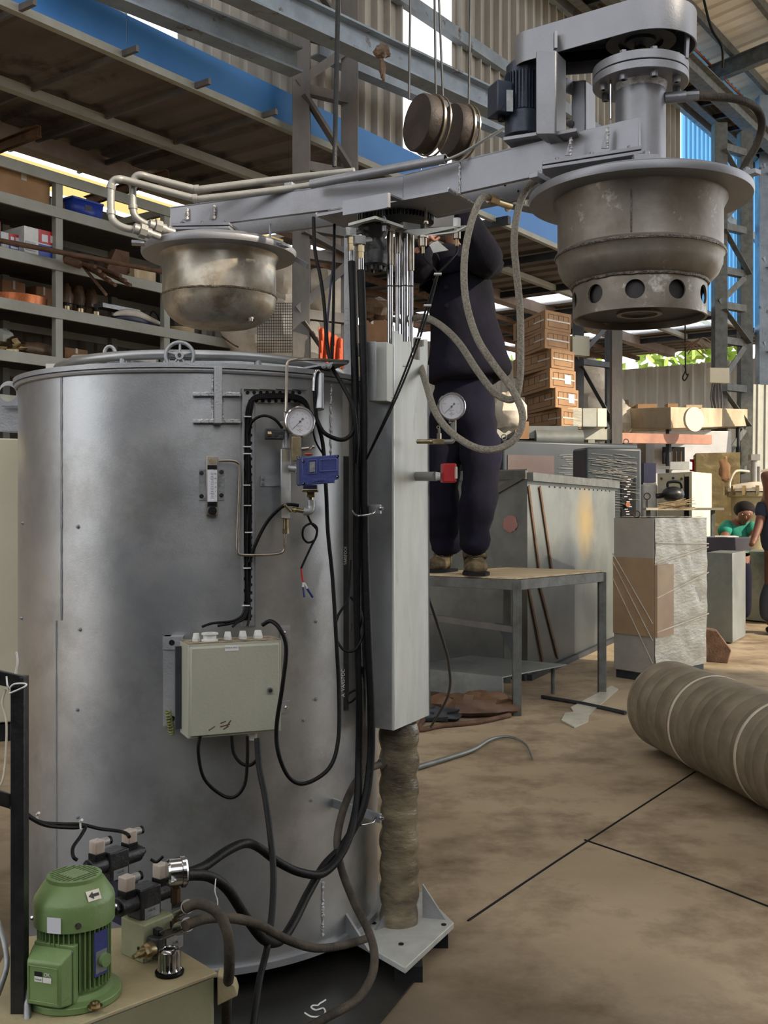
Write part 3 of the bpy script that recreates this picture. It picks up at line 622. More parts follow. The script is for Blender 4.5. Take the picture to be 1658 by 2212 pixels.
# top tube and paint-dusted pipes
tb = thing('conduit_tube', 'open-ended silver tube lying along the top of the arm', 'tube', P(820, 375, 2.45))
MB().lathe(P(672, 398, 2.51), [(.0065, 0), (.0105, 0), (.0105, (P(962, 343, 2.33) - P(672, 398, 2.51)).length), (.0085, (P(962, 343, 2.33) - P(672, 398, 2.51)).length), (.0085, .02), (.0065, 0)], P(962, 343, 2.33) - P(672, 398, 2.51), 24, cap=False).done('tube', M['armpaint'], tb)
tag(MB().tube([P(940, 350, 2.35), P(965, 345, 2.33), P(1000, 330, 2.33), P(1045, 303, 2.35), P(1087, 278, 2.38)], .0035).done('motor_cable', M['pipegrey']), 'grey cable leaving the open tube towards the finned motor', 'cable')
for pts, l in [([(376, 502, 2.60), (345, 492, 2.58), (318, 485, 2.57), (294, 470, 2.56), (287, 448, 2.56), (287, 400, 2.56), (291, 384, 2.56), (304, 378, 2.56), (330, 385, 2.57), (424, 409, 2.59), (440, 408, 2.59), (600, 388, 2.60), (765, 370, 2.55)], 'looped silver pipe on the arm, right loop above the left lid'),
               ([(345, 512, 2.56), (310, 500, 2.54), (268, 492, 2.53), (246, 478, 2.53), (240, 460, 2.53), (240, 405, 2.53), (244, 392, 2.53), (256, 387, 2.53), (282, 392, 2.54), (420, 429, 2.57), (440, 429, 2.57), (620, 408, 2.57), (700, 396, 2.55)], 'looped silver pipe on the arm, left loop above the left lid')]:
    q = [P(*p) for p in pts]; t = thing('looped_pipe', l, 'pipe', q[2])
    MB().tube(q, .0088, 14, 5).done('pipe', M['pipegrey'], t)
    for i in (4, 5, 9): MB().cyl(q[i] - (q[i+1]-q[i]).normalized() * .004, q[i] + (q[i + 1] - q[i]).normalized() * .006, .0108).done('socket_ring', M['pipegrey'], t)
    ax = (q[1] - q[0]).normalized(); u0 = q[0] + ax * .035
    MB().cyl(u0, u0 + ax * .016, .018, seg=8).cyl(u0 - ax * .012, u0 + ax * .03, .0125, seg=16).done('union_nut', M['pipegrey'], t)
# ---------------------------------------------------------------- right stirring head
RC = V((.515, 2.15, 0))
rv = thing('stirring_vessel', 'stained steel vessel with wide round lid hanging from the right end of the arm', 'vessel', (RC.x, RC.y, 1.4))
zl = 1.632
MB().lathe(RC, [(.06, zl + .022), (.185, zl + .022), (.19, zl + .012), (.213, zl + .012), (.22, zl + .008), (.221, zl), (.219, zl - .007), (.17, zl - .007)], seg=96, cap=False).done('lid', M['armpaint'], rv)
MB().lathe(RC, [(.172, zl - .004), (.172, zl - .012), (.163, zl - .03), (.163, 1.523), (.1665, 1.519), (.1665, 1.512), (.163, 1.508), (.162, 1.492), (.154, 1.474), (.142, 1.462), (.134, 1.456), (.130, 1.456), (.12, 1.47), (.12, zl - .02)], seg=96, cap=False).done('vessel_body', M['vessel'], rv)
bw = MB(); bw.tube([V((RC.x + .1655 * math.cos(t/60*PI), RC.y + .1655 * math.sin(t/60*PI), 1.5155)) for t in range(120)], .004, 8, 1, closed=True)
bw.tube([V((RC.x + .1335 * math.cos(t/60*PI), RC.y + .1335 * math.sin(t/60*PI), 1.456 + random.uniform(-.001, .001))) for t in range(120)], .004, 8, 1, closed=True)
bw.tube([V((RC.x - .052, RC.y - .1545, 1.615 - .09 * i / 20)) for i in range(21)], .0018, 6, 1)
bw.done('weld_ring', mat('dark_weld', (92, 86, 80), (130, 124, 116), .4, .7, 80, .6, 200), rv)
sk = MB().lathe(RC, [(.132, 1.458), (.132, 1.389), (.1275, 1.389), (.1275, 1.458), (.132, 1.458)], seg=96, cap=False).done('perforated_skirt', M['vessel'], rv, fuse=True)
ct = MB()
base_ang = math.atan2(-RC.y, -RC.x)
a0 = base_ang - .06
for k in range(10):
    a = a0 + k * 2 * PI / 10; dv = V((math.cos(a), math.sin(a), 0)); ct.cyl(RC + dv * .115 + Z * 1.4245, RC + dv * .145 + Z * 1.4245, .0185, seg=32)
boolean(sk, ct)
MB().lathe(RC, [(.036, 1.403), (.045, 1.403), (.045, 1.398), (.036, 1.398), (.036, 1.403)], seg=32, cap=False).done('inner_ring', M['vessel'], rv)
MB().lathe(RC, [(.003, 1.402), (.122, 1.402), (.122, 1.456), (.003, 1.456)], seg=64).done('inner_drum', mat('dark_inside', (40, 39, 40), (58, 55, 54), .5, .4, 20), rv)  # evenly dark drum filling the skirt, visible through its holes
MB().cyl(P(1514, 575, 2.2), P(1514, 600, 2.2), .012).done('drain_stub', M['vessel'], rv)
for (px, py, ax) in ((1395, 342, 0), (1165, 385, .9), (1612, 377, -.9)):
    c = P(px, py, 2.0 if px == 1395 else 2.08); MB().box(c, (.05, .02, .010), rz=ax).done('lid_clamp', M['armpaint'], rv, bev=.001); MB().bolt(c + Z * .004, Z, .007, .008).done('bolt', M['armpaint'], rv)
# neck and flange
nk = thing('bearing_housing', 'silver bearing housing with bolted flange above the right vessel lid', 'bearing housing', (RC.x, RC.y, zl))
NC = V((.522, 2.17, 0))
MB().cyl(NC + Z * (zl + .02), NC + Z * 1.86, .0505, seg=48).done('neck_tube', M['armpaint'], nk)
MB().lathe(NC, [(.002, 1.868), (.0955, 1.868), (.0955, 1.884), (.002, 1.884)], seg=64).done('lower_flange', M['armpaint'], nk, bev=.001)
MB().lathe(NC, [(.002, 1.886), (.0955, 1.886), (.0955, 1.904), (.002, 1.904)], seg=64).done('upper_flange', M['armpaint'], nk, bev=.001)
MB().lathe(NC, [(.0505, 1.855), (.054, 1.868), (.05, 1.868)], seg=48, cap=False).done('neck_weld', M['weld'], nk)
for k in range(8):
    a = base_ang + .35 + k * PI / 4; q = NC + V((math.cos(a), math.sin(a), 0)) * .077
    MB().cyl(q + Z * 1.868, q + Z * 1.856, .008, seg=8).cyl(q + Z * 1.856, q + Z * 1.91, .004, seg=8).cyl(q + Z * 1.904, q + Z * 1.914, .0075, seg=6).done('flange_bolt', M['armpaint'], nk)
MB().cyl(NC + V((-.0665, -.03, 1.868)), NC + V((-.0665, -.03, 1.79)), .0028, seg=8).done('stud', M['chrome'], nk)
MB().cyl(NC + V((.045, -.02, 1.836)), NC + V((.085, -.028, 1.836)), .011).cyl(NC + V((.085, -.028, 1.836)), NC + V((.11, -.032, 1.836)), .009, seg=6).done('side_port', M['armpaint'], nk)
MB().cyl(NC + Z * 1.9, NC + Z * 1.97, .012).cyl(NC + Z * 1.9, NC + Z * 1.94, .017).done('shaft', M['chrome'], nk)
tag(MB().tube([NC + V((.10, -.03, 1.836)), P(1530, 209, 2.16), P(1590, 214, 2.2), P(1630, 232, 2.25), P(1645, 265, 2.28), P(1635, 310, 2.3), P(1612, 350, 2.3), P(1600, 378, 2.28)], .0085).done('grey_hose', M['hose']), 'dusty grey hose arching from the bearing housing down to the lid, right edge', 'hose')
# belt guard
bgd = thing('belt_guard', 'silver oblong belt guard above the motor at upper right', 'belt guard', (RC.x, RC.y, 1.93))
G1 = V((.535, 2.17, 0)); G0 = V((.325, 2.26, 0)); r1, r0 = .098, .048
gd = (G0 - G1); L_ = gd.length; gd.normalize(); gn = V((-gd.y, gd.x, 0))
def obround(off=0):
    pts = []; th = math.acos((r1 - r0) / L_)
    for i in range(33):
        a = th + (2 * PI - 2 * th) * i / 32; pts.append(G1 + (gd * math.cos(a) + gn * math.sin(a)) * (r1 + off))
    for i in range(21):
        a = -th + 2 * th * i / 20; pts.append(G0 + (gd * math.cos(a) + gn * math.sin(a)) * (r0 + off))
    return pts
out, inn = obround(0), obround(-.003); zg0, zg1 = 1.942, 2.005
mb = MB(); n = len(out)
vo0 = [mb.bm.verts.new(p + Z * zg0) for p in out]; vo1 = [mb.bm.verts.new(p + Z * zg1) for p in out]
vi0 = [mb.bm.verts.new(p + Z * zg0) for p in inn]; vi1 = [mb.bm.verts.new(p + Z * (zg1 - .003)) for p in inn]
for i in range(n):
    j = (i + 1) % n
    mb.bm.faces.new((vo0[i], vo0[j], vo1[j], vo1[i])); mb.bm.faces.new((vi0[j], vi0[i], vi1[i], vi1[j])); mb.bm.faces.new((vo0[j], vo0[i], vi0[i], vi0[j]))
mb.bm.faces.new(vo1); mb.bm.faces.new(vi1[::-1])
mb.done('guard_shell', M['armpaint'], bgd, sm=50)
MB().lathe(G1 - V((.012, 0, 0)), [(.002, 1.955), (.03, 1.955), (.03, 1.962), (.045, 1.962), (.045, 1.955), (.07, 1.955), (.07, 1.985), (.002, 1.985)], seg=48).done('large_pulley', M['darkst'], bgd)
MB().lathe(G0, [(.002, 1.95), (.03, 1.95), (.03, 1.98), (.002, 1.98)], seg=32).done('small_pulley', M['darkst'], bgd)
for s_ in (-1, 1): MB().beam(G1 + gn * s_ * .062 + Z * 1.968, G0 + gn * s_ * .026 + Z * 1.968, .006, .022).done('drive_belt', M['black'], bgd)
MB().beam(P(1486, 30, 2.12), P(1481, 128, 2.12), .006, .016, up=(0, 1, 0)).done('guard_bracket', M['armpaint'], bgd)
MB().beam(P(1199, 70, 2.17), P(1199, 106, 2.17), .006, .014, up=(0, 1, 0)).done('guard_bracket', M['armpaint'], bgd)
# posts and motor
ps = thing('motor_post', 'broad silver square post carrying the belt guard beside the motor', 'post', P(1180, 290, 2.2))
A = P(1156, 291, 2.17); MB().ob(A, P(1200, 291, 2.15) - A, V((.03, .05, 0)), Z * (P(0, 106, 2.16).z - P(0, 288, 2.16).z)).done('square_tube', M['armpaint'], ps, bev=.003)
ps2 = thing('motor_post', 'shorter silver square post with side bolts behind the broad one', 'post', P(1260, 280, 2.3))
A = P(1233, 288, 2.30); MB().ob(A, P(1264, 288, 2.28) - A, V((.03, .04, 0)), Z * (P(0, 173, 2.3).z - P(0, 288, 2.3).z)).done('square_tube', M['armpaint'], ps2, bev=.003)
for y in (188, 268): MB().bolt(P(1232, y, 2.30), (-1, -.3, 0), .006, .008).done('bolt', M['armpaint'], ps2)
MB().ob(P(1200, 190, 2.26), P(1240, 205, 2.3) - P(1200, 190, 2.26), (0, .006, 0), Z * .03).done('tie_plate', M['armpaint'], ps2)
bpl = thing('mounting_plate', 'silver motor base plates on top of the right arm', 'plate', P(1150, 295, 2.25))
MB().ob(P(1086, 304, 2.25), P(1170, 291, 2.2) - P(1086, 304, 2.25), V((.05, .10, 0)), Z * .008).ob(P(1180, 296, 2.17), P(1245, 284, 2.14) - P(1180, 296, 2.17), V((.04, .12, 0)), Z * .008).done('plate', M['armpaint'], bpl, bev=.001)
mt = thing('electric_motor', 'dark blue-black finned electric motor standing upright under the belt guard', 'motor', P(1130, 290, 2.27))
mc = V((P(1130, 0, 2.28).x, 2.28, 0)); z0, z1 = P(0, 296, 2.28).z, P(0, 138, 2.28).z; hh = z1 - z0
MB().lathe(mc, [(.002, z0), (.040, z0), (.040, z0 + hh * .30), (.034, z0 + hh * .34), (.034, z0 + hh * .80), (.037, z0 + hh * .84), (.037, z1 - .008), (.03, z1), (.002, z1)], seg=48).done('motor_housing', M['motor'], mt)
mb = MB()
for k in range(36):
    a = 2 * PI * k / 36; dv = V((math.cos(a), math.sin(a), 0)); mb.beam(mc + dv * .036 + Z * (z0 + hh * .31), mc + dv * .036 + Z * (z0 + hh * .83), .0022, .010, up=dv)
mb.done('cooling_fins', M['motor'], mt)
MB().box(P(1079, 217, 2.26), (.036, .05, .068), rz=.35).done('terminal_box', M['motor'], mt, bev=.003)
MB().box(P(1100, 218, 2.235), (.014, .004, .045), rz=.1).done('rating_plate', M['zinc'], mt)
MB().cyl(P(1083, 252, 2.26), P(1083, 262, 2.26), .008, seg=8).done('cable_gland', M['black'], mt)
MB().cyl(mc + Z * z1, mc + Z * 1.96, .008).done('motor_shaft', M['chrome'], mt)
# ---------------------------------------------------------------- left vessel
LC = V((-.42, 2.72, 0))
lv = thing('round_vessel', 'brown-stained round-bottomed steel vessel hanging from the left end of the arm', 'vessel', (LC.x, LC.y, 1.47))
z_ = 1.654
MB().lathe(LC, [(.002, z_ + .028), (.155, z_ + .028), (.165, z_ + .022), (.165, z_ + .016), (.188, z_ + .016), (.196, z_ + .01), (.1965, z_ + .002), (.194, z_ - .004), (.150, z_ - .004)], seg=96, cap=False).done('lid', M['armpaint'], lv)
pr = [(.152, z_ - .002), (.146, z_ - .012), (.1435, z_ - .02), (.1435, 1.552), (.1455, 1.549), (.1455, 1.545), (.1435, 1.541)]
for i in range(1, 9):
    a = i / 8 * PI / 2; pr.append((.1435 * (math.cos(a) ** .55) if i < 8 else .002, 1.541 - .071 * math.sin(a)))
MB().lathe(LC, pr, seg=96, cap=False).done('vessel_bowl', M['vesseld'], lv)
bw = MB(); bw.tube([V((LC.x + .1445 * math.cos(t/60*PI), LC.y + .1445 * math.sin(t/60*PI), 1.547 + random.uniform(-.0006, .0006))) for t in range(120)], .003, 8, 1, closed=True)
bw.done('weld_ring', mat('brown_weld', (120, 108, 92), (84, 74, 62), .4, .7, 80, .6, 200), lv)
MB().cyl(P(540, 680, 2.66), P(540, 694, 2.66), .007).cyl(P(540, 685, 2.66), P(540, 689, 2.66), .0085, seg=6).done('drain_plug', M['steel'], lv)
for (px, py, rz_) in ((408, 505, .1), (426, 505, .1), (298, 525, .2), (585, 525, -.5), (612, 530, -.6)):
    MB().box(P(px, py, 2.56 if px < 500 else 2.62), (.018 if px > 300 else .03, .03, .008), rz=rz_).done('lid_clamp', M['armpaint'], lv, bev=.001)
MB().cyl(P(583, 530, 2.62), P(583, 483, 2.62), .003, seg=8).done('stud', M['armpaint'], lv)
MB().beam(P(640, 560, 2.66), P(664, 575, 2.62), .006, .012).done('lid_lever', M['armpaint'], lv)
# ---------------------------------------------------------------- drive between column and arm
gm = thing('slewing_gear', 'dark toothed slewing gear under the middle of the arm', 'gear', P(865, 460, 2.5))
M['gearst'] = mat('oily_gear_steel', (72, 72, 74), (54, 54, 56), .35, .7, 30)
def gear(c, r, th, n, name):
    pts = []
    for i in range(n * 4):
        a = 2 * PI * i / (n * 4); rr = r if (i % 4) in (0, 1) else r * .90; pts.append(V((c.x + rr * math.cos(a), c.y + rr * math.sin(a), c.z)))
    MB().prism(pts, Z * th).done(name, M['gearst'], gm, sm=20)
gear(P(862, 482, 2.53), .082, .034, 56, 'ring_gear'); gear(P(800, 478, 2.40), .030, .032, 22, 'pinion')
MB().box(P(935, 478, 2.66), (.10, .08, .05)).done('gear_case', M['armpaint'], gm)
MB().lathe(P(862, 484, 2.53), [(.002, .026), (.06, .026), (.06, .036), (.002, .036)], seg=40).done('gear_hub', M['armpaint'], gm)
mp = thing('motor_mount_plate', 'angled pale mounting plate above the black hydraulic motor', 'plate', P(810, 480, 2.4))
MB().prism([P(752, 482, 2.36), P(810, 466, 2.33), P(868, 486, 2.40), P(905, 500, 2.50), P(830, 500, 2.6)], (0, 0, -.006)).done('plate', M['coverpaint'], mp)
MB().box(P(882, 493, 2.43), (.045, .03, .017), rz=.5).done('end_block', M['zinc'], mp, bev=.001)
MB().bolt(P(829, 482, 2.36), Z, .005, .012).cyl(P(829, 500, 2.36), P(829, 488, 2.36), .005, seg=8).done('bolt', M['zinc'], mp)
hm = thing('hydraulic_motor', 'glossy black hydraulic motor hanging beneath the pinion plate', 'motor', P(808, 570, 2.40))
hc = P(808, 580, 2.40); H_ = .095
MB().lathe(V((hc.x, hc.y, hc.z)), [(.002, .003), (.026, .003), (.030, .008), (.030, .034), (.028, .04), (.022, .055), (.022, .066), (.030, .078), (.032, .090), (.002, .092)], seg=32).done('motor_body', M['blackm'], hm)
MB().lathe(hc, [(.002, .088), (.037, .088), (.037, .097), (.002, .097)], seg=8).done('mounting_flange', M['blackm'], hm, bev=.002)
for k in range(7):
    a = k * 2 * PI / 7; MB().cyl(hc + V((.021 * math.cos(a), .021 * math.sin(a), -.006)), hc + V((.021 * math.cos(a), .021 * math.sin(a), .006)), .005, seg=6).done('cap_bolt', M['blackm'], hm)
for (px, py, d) in ((756, 503, 2.35), (776, 520, 2.30)):
    e = thing('elbow_fitting', ('left' if px < 760 else 'right') + ' pale square elbow fitting with brass nut above a black hose', 'fitting', P(px, py, d))
    MB().box(P(px, py, d), (.024, .02, .02), rz=.3).cyl(P(px, py, d), P(px + 24, py - 2, d + .03), .006).done('elbow_block', M['zinc'], e, bev=.002)
    MB().cyl(P(px + 2, py + 8, d), P(px + 2, py + 24, d), .0085, seg=6).cyl(P(px + 2, py + 24, d), P(px + 2, py + 40, d), .0075, seg=6).done('brass_nut', M['brass'], e)
    MB().cyl(P(px + 3, py + 38, d), P(px + 3, py + 64, d), .0068, seg=20).done('crimp_sleeve', M['chrome'], e)
# sensor plate
sp = thing('sensor_bracket', 'thin pale bracket plate carrying two proximity sensors', 'bracket', P(940, 505, 2.35))
MB().prism([P(868, 500, 2.42), P(1005, 490, 2.33), P(1022, 494, 2.36), P(985, 502, 2.34), P(905, 512, 2.36)], (0, 0, .003)).done('plate', M['coverpaint'], sp)
for (px, py, l) in ((913, 508, 'left'), (986, 492, 'right')):
    s_ = thing('proximity_sensor', 'cylindrical metal proximity sensor on the bracket, %s one' % l, 'sensor', P(px, py, 2.35))
    d = 2.35
    if px > 950: MB().cyl(P(px, 472, d), P(px, 490, d), .0085).done('sensor_head', M['white'], s_)
    MB().cyl(P(px, py + 2, d), P(px, py + 6, d), .012, seg=6).cyl(P(px, py + 4, d), P(px, py + 24, d), .0085).done('sensor_body', M['steel'], s_)
    MB().cyl(P(px, py + 24, d), P(px, py + 40, d), .0035).done('connector', M['brass'], s_)
MB().cyl(P(919, 450, 2.42), P(919, 505, 2.38), .003).cyl(P(919, 478, 2.4), P(919, 484, 2.4), .006, seg=6).done('tripping_screw', M['steel'], sp)
# ================================================================= HOSES
def hose(pts, r, m, name, label, cat='hose', n=8, group=None):
    q = [P(*p) for p in pts]; return tag(MB().tube(q, r, 12, n).done(name, M[m]), label, cat, group)
hose([(759, 566, 2.35), (762, 640, 2.33), (765, 760, 2.31), (768, 900, 2.29), (770, 1040, 2.27), (770, 1200, 2.26), (772, 1350, 2.26), (776, 1500, 2.25), (775, 1640, 2.24), (770, 1740, 2.20), (745, 1830, 2.14), (700, 1885, 2.08), (650, 1885, 2.02), (600, 1862, 1.98), (560, 1832, 1.93), (530, 1822, 1.88), (490, 1838, 1.82), (440, 1872, 1.76), (398, 1888, 1.70)], .0082, 'black', 'black_hose', 'left long black hydraulic hose falling from the motor, curving back to the pump')
hose([(779, 584, 2.30), (783, 700, 2.29), (787, 860, 2.28), (787, 1040, 2.27), (789, 1200, 2.26), (795, 1380, 2.25), (801, 1520, 2.24), (800, 1640, 2.23), (785, 1740, 2.20), (745, 1820, 2.16), (700, 1870, 2.12), (665, 1930, 2.05), (635, 1990, 1.95), (605, 2032, 1.88), (570, 2030, 1.80), (530, 1980, 1.75), (490, 1920, 1.70), (450, 1893, 1.66), (400, 1890, 1.60)], .0085, 'black', 'black_hose', 'right long black hydraulic hose falling from the motor, crossing in front of the tank base')
hose([(818, 1652, 2.36), (790, 1665, 2.30), (762, 1700, 2.24), (738, 1760, 2.20), (728, 1820, 2.16), (738, 1880, 2.12), (765, 1950, 2.08), (795, 2010, 2.02), (808, 2060, 1.98), (802, 2110, 1.94), (770, 2160, 1.90), (710, 2195, 1.84), (650, 2230, 1.8)], .0080, 'hose', 'dusty_hose', 'dusty hose looping from the wrapped cylinder down across the dark floor')
hose([(400, 1962, 1.50), (430, 1952, 1.50), (470, 1972, 1.50), (492, 2020, 1.50), (495, 2090, 1.52), (490, 2150, 1.6), (488, 2230, 1.7)], .0078, 'hose', 'dusty_hose', 'dusty hose bending down from the upper pump coupling')
hose([(400, 2000, 1.49), (440, 1985, 1.52), (500, 1983, 1.58), (560, 1998, 1.68), (620, 2030, 1.78), (680, 2048, 1.86), (740, 2042, 1.95), (790, 2028, 2.1)], .0075, 'hose', 'dusty_hose', 'dusty hose running from the lower pump coupling along the tank foot')
hose([(555, 1595, 2.02), (560, 1660, 2.0), (572, 1720, 1.97), (583, 1800, 1.93), (590, 1880, 1.89), (588, 1960, 1.85), (578, 2040, 1.81), (560, 2120, 1.76), (545, 2230, 1.7)], .0058, 'black', 'power_cable', 'thick black cable hanging from the terminal box down to the floor', 'cable')
# braided hoses
b1 = thing('braided_hose', 'steel-braided hose looping down in front of the worker, left strand', 'hose', P(1010, 600, 2.25))
q = [P(*p) for p in [(1060, 430, 2.34), (1045, 425, 2.32), (1030, 445, 2.30), (1012, 500, 2.28), (1002, 570, 2.26), (1006, 650, 2.25), (1030, 730, 2.24), (1068, 790, 2.24), (1105, 840, 2.24), (1128, 895, 2.24), (1118, 940, 2.24), (1080, 968, 2.24), (1030, 968, 2.24), (975, 935, 2.27), (940, 890, 2.32), (920, 830, 2.40), (905, 780, 2.5)]]
MB().tube(q, .0078, 14, 8).done('hose', M['braid'], b1)
MB().cyl(P(1055, 428, 2.33), P(1072, 434, 2.35), .0105, seg=6).cyl(P(1072, 434, 2.35), P(1100, 444, 2.4), .009).done('end_fitting', M['brass'], b1)
b2 = thing('braided_hose', 'steel-braided hose coming down from beside the right lid', 'hose', P(1110, 600, 2.3))
q = [P(*p) for p in [(1168, 385, 2.36), (1145, 400, 2.34), (1122, 440, 2.32), (1110, 510, 2.30), (1114, 580, 2.28), (1122, 660, 2.27), (1124, 740, 2.26), (1122, 820, 2.26), (1108, 862, 2.27), (1070, 850, 2.28), (1030, 800, 2.30), (990, 740, 2.34), (950, 702, 2.38), (915, 685, 2.44), (890, 690, 2.5)]]
MB().tube(q, .0078, 14, 8).done('hose', M['braid'], b2)
t = thing('transfer_pipe', 'whitish pipe with coupling under the right arm beside the vessel', 'pipe', P(1140, 445, 2.5))
MB().cyl(P(1095, 442, 2.5), P(1175, 458, 2.45), .009).done('pipe', M['pipegrey'], t); MB().lathe(P(1095, 442, 2.5), [(.011, 0), (.016, .002), (.016, .006), (.011, .008)], P(1175, 458, 2.45) - P(1095, 442, 2.5)).done('pipe_clip', M['silver2'], t)
# sensor leads
hose([(915, 548, 2.34), (917, 560, 2.33), (930, 572, 2.31), (944, 588, 2.30)], .0022, 'black', 'sensor_lead', 'thin black lead from the left proximity sensor to the cable tie', 'cable')
hose([(986, 532, 2.34), (986, 545, 2.33), (970, 565, 2.31), (946, 590, 2.30)], .0022, 'black', 'sensor_lead', 'thin black lead from the right proximity sensor to the cable tie', 'cable')
t = thing('cable_bundle', 'tied black cable pair slanting down across the column cover', 'cable', P(900, 750, 2.28))
for k in (-1, 1):
    MB().tube([P(945 + k, 590, 2.30), P(925 + k * 3, 660, 2.285), P(900 + k * 3, 740, 2.27), P(870 + k * 3, 820, 2.26), P(835 + k * 2, 900, 2.24), P(787, 1000, 2.27)], .0022).done('cable', M['black'], t)
for (x, y) in ((945, 592), (923, 660), (901, 730), (877, 790), (852, 858)):
    MB().box(P(x, y, 2.27), (.016, .012, .003)).done('cable_tie', M['white'], t)
hose([(677, 470, 2.48), (680, 540, 2.44), (692, 600, 2.42), (700, 660, 2.40), (706, 740, 2.36), (716, 790, 2.30), (738, 830, 2.24), (762, 880, 2.22), (770, 950, 2.22), (768, 1000, 2.24)], .0042, 'black', 'arm_cable', 'black cable dropping from the left arm beam to the hose bundle', 'cable')
hose([(722, 485, 2.55), (721, 560, 2.5), (720, 660, 2.45), (717, 775, 2.35)], .0035, 'black', 'arm_cable', 'thin black cable hanging straight from the arm beside the mast', 'cable')
hose([(720, 560, 2.5), (712, 640, 2.47), (706, 720, 2.43), (712, 770, 2.4)], .0028, 'bluedk', 'arm_cable', 'thin greenish-dark cable beside the straight hanging cable', 'cable')
hose([(683, 905, 2.2), (700, 935, 2.2), (735, 950, 2.21), (757, 940, 2.22), (770, 915, 2.22)], .0045, 'black', 'loop_cable', 'black cable drooping between the gauge and the hose bundle', 'cable')
hose([(688, 800, 2.24), (680, 830, 2.22), (683, 900, 2.22), (697, 960, 2.22), (704, 1060, 2.22), (708, 1150, 2.22), (718, 1250, 2.22), (726, 1380, 2.21), (732, 1500, 2.2), (730, 1600, 2.18), (710, 1660, 2.16), (660, 1692, 2.13), (625, 1680, 2.11), (602, 1630, 2.10), (597, 1570, 2.10), (610, 1480, 2.09), (618, 1400, 2.09), (605, 1360, 2.09), (585, 1342, 2.1), (567, 1350, 2.11)], .0042, 'black', 'loop_cable', 'long black cable looping below the terminal box and up its right side', 'cable')
hose([(432, 1590, 2.06), (428, 1625, 2.06), (440, 1680, 2.07), (475, 1715, 2.08), (505, 1722, 2.08), (528, 1695, 2.08), (534, 1640, 2.08), (534, 1590, 2.08)], .0034, 'black', 'loop_cable', 'black cable loop hanging lowest under the terminal box', 'cable')
hose([(500, 1590, 2.08), (504, 1625, 2.08), (520, 1648, 2.08), (540, 1653, 2.08), (556, 1640, 2.07)], .0034, 'black', 'loop_cable', 'short black cable loop under the middle of the terminal box', 'cable')
hose([(758, 1210, 2.3), (752, 1290, 2.28), (730, 1330, 2.26), (724, 1370, 2.25), (740, 1402, 2.24), (765, 1405, 2.24), (783, 1370, 2.25), (778, 1320, 2.27), (758, 1290, 2.29)], .0028, 'black', 'loop_cable', 'thin tied black cable ring beside the guide rail', 'cable')
hose([(785, 1440, 2.25), (780, 1490, 2.26), (755, 1518, 2.28), (752, 1500, 2.29), (768, 1490, 2.29)], .0024, 'black', 'loop_cable', 'small black cable curl at the bottom of the guide rail', 'cable')
# green hose right of column
hose([(925, 1290, 2.7), (945, 1350, 2.8), (968, 1430, 3.0), (968, 1500, 3.3), (930, 1570, 3.6)], .004, 'darkst', 'thin_hose', 'thin dark green hose hanging right of the column cover', 'hose')
# ================================================================= perforated tray with cable bundle
tr = thing('cable_tray', 'perforated silver cable tray bent along the tank wall', 'tray', T(535, 1340))
def holes(mb, x, y, r=.0036):
    p = T(x, y, .0105); n = TN(p); mb.cyl(p - n * .002, p + n * .0006, r, seg=14)
t1 = MB(); patch(521, 548, 842, 1352, .001, .009, t1, 1); t1.done('vertical_tray', M['silver2'], tr)
t1 = MB(); patch(521, 655, 842, 870, .001, .009, t1, 4); t1.done('top_tray', M['silver2'], tr)
t1 = MB(); patch(519, 522, 840, 1352, .0, .018, t1, 1); patch(547, 549, 872, 1352, .0, .014, t1, 1); patch(521, 655, 839, 842, .0, .018, t1, 4); t1.done('tray_lip', M['silver'], tr)
hb = MB()
for i in range(28): holes(hb, 541, 872 + i * 17)
for i in range(14): holes(hb, 526, 990 + i * 26)
for i in range(9): holes(hb, 535 + i * 14, 848); holes(hb, 540 + i * 14, 866)
hb.done('tray_holes', M['matd'], tr)
cbn = thing('cable_bundle', 'thick tied bundle of black cables running in the perforated tray', 'cable', T(533, 1300))
for k in range(6):
    ox = (-6, -3, 1, 5, -1, 4)[k]; oo = .013 + .003 * (k % 3)
    pts = [T(535 + ox + 2 * math.sin(i * .9 + k), 1340 - i * 46, oo) for i in range(10)] + [T(540 + ox, 880, oo), T(550, 860 + ox * .8, oo), T(590, 856 + ox * .8, oo), T(635, 858 + ox * .8, oo), T(660, 872 + ox, oo), T(672, 900, oo + .004), T(680, 950, oo + .01), T(700, 985, oo + .02)]
    MB().tube(pts, .0021, 8, 4).done('cable', M['black'], cbn)
for (x, y) in ((534, 900), (533, 965), (534, 980), (532, 1048), (534, 1092), (537, 1150), (533, 1227), (531, 1308)):
    p = T(x, y, .02); MB().box(p, (.015, .007, .0022), rz=math.atan2(TN(p).y, TN(p).x) + PI/2).done('cable_tie', M['white'], cbn)
for pts, l in [([(530, 1310), (522, 1330), (500, 1342), (460, 1346), (436, 1354)], 'first'), ([(533, 1310), (526, 1332), (505, 1345), (470, 1352)], 'second'), ([(536, 1312), (528, 1335), (512, 1345), (502, 1354)], 'third'), ([(540, 1312), (538, 1335), (534, 1352)], 'fourth')]:
    tag(MB().tube([T(x, y, .03 + .02 * i / 4) for i, (x, y) in enumerate(pts)], .0026).done('gland_cable', M['black']), 'black cable from the tray bundle into the terminal box top, %s from the left' % l, 'cable')
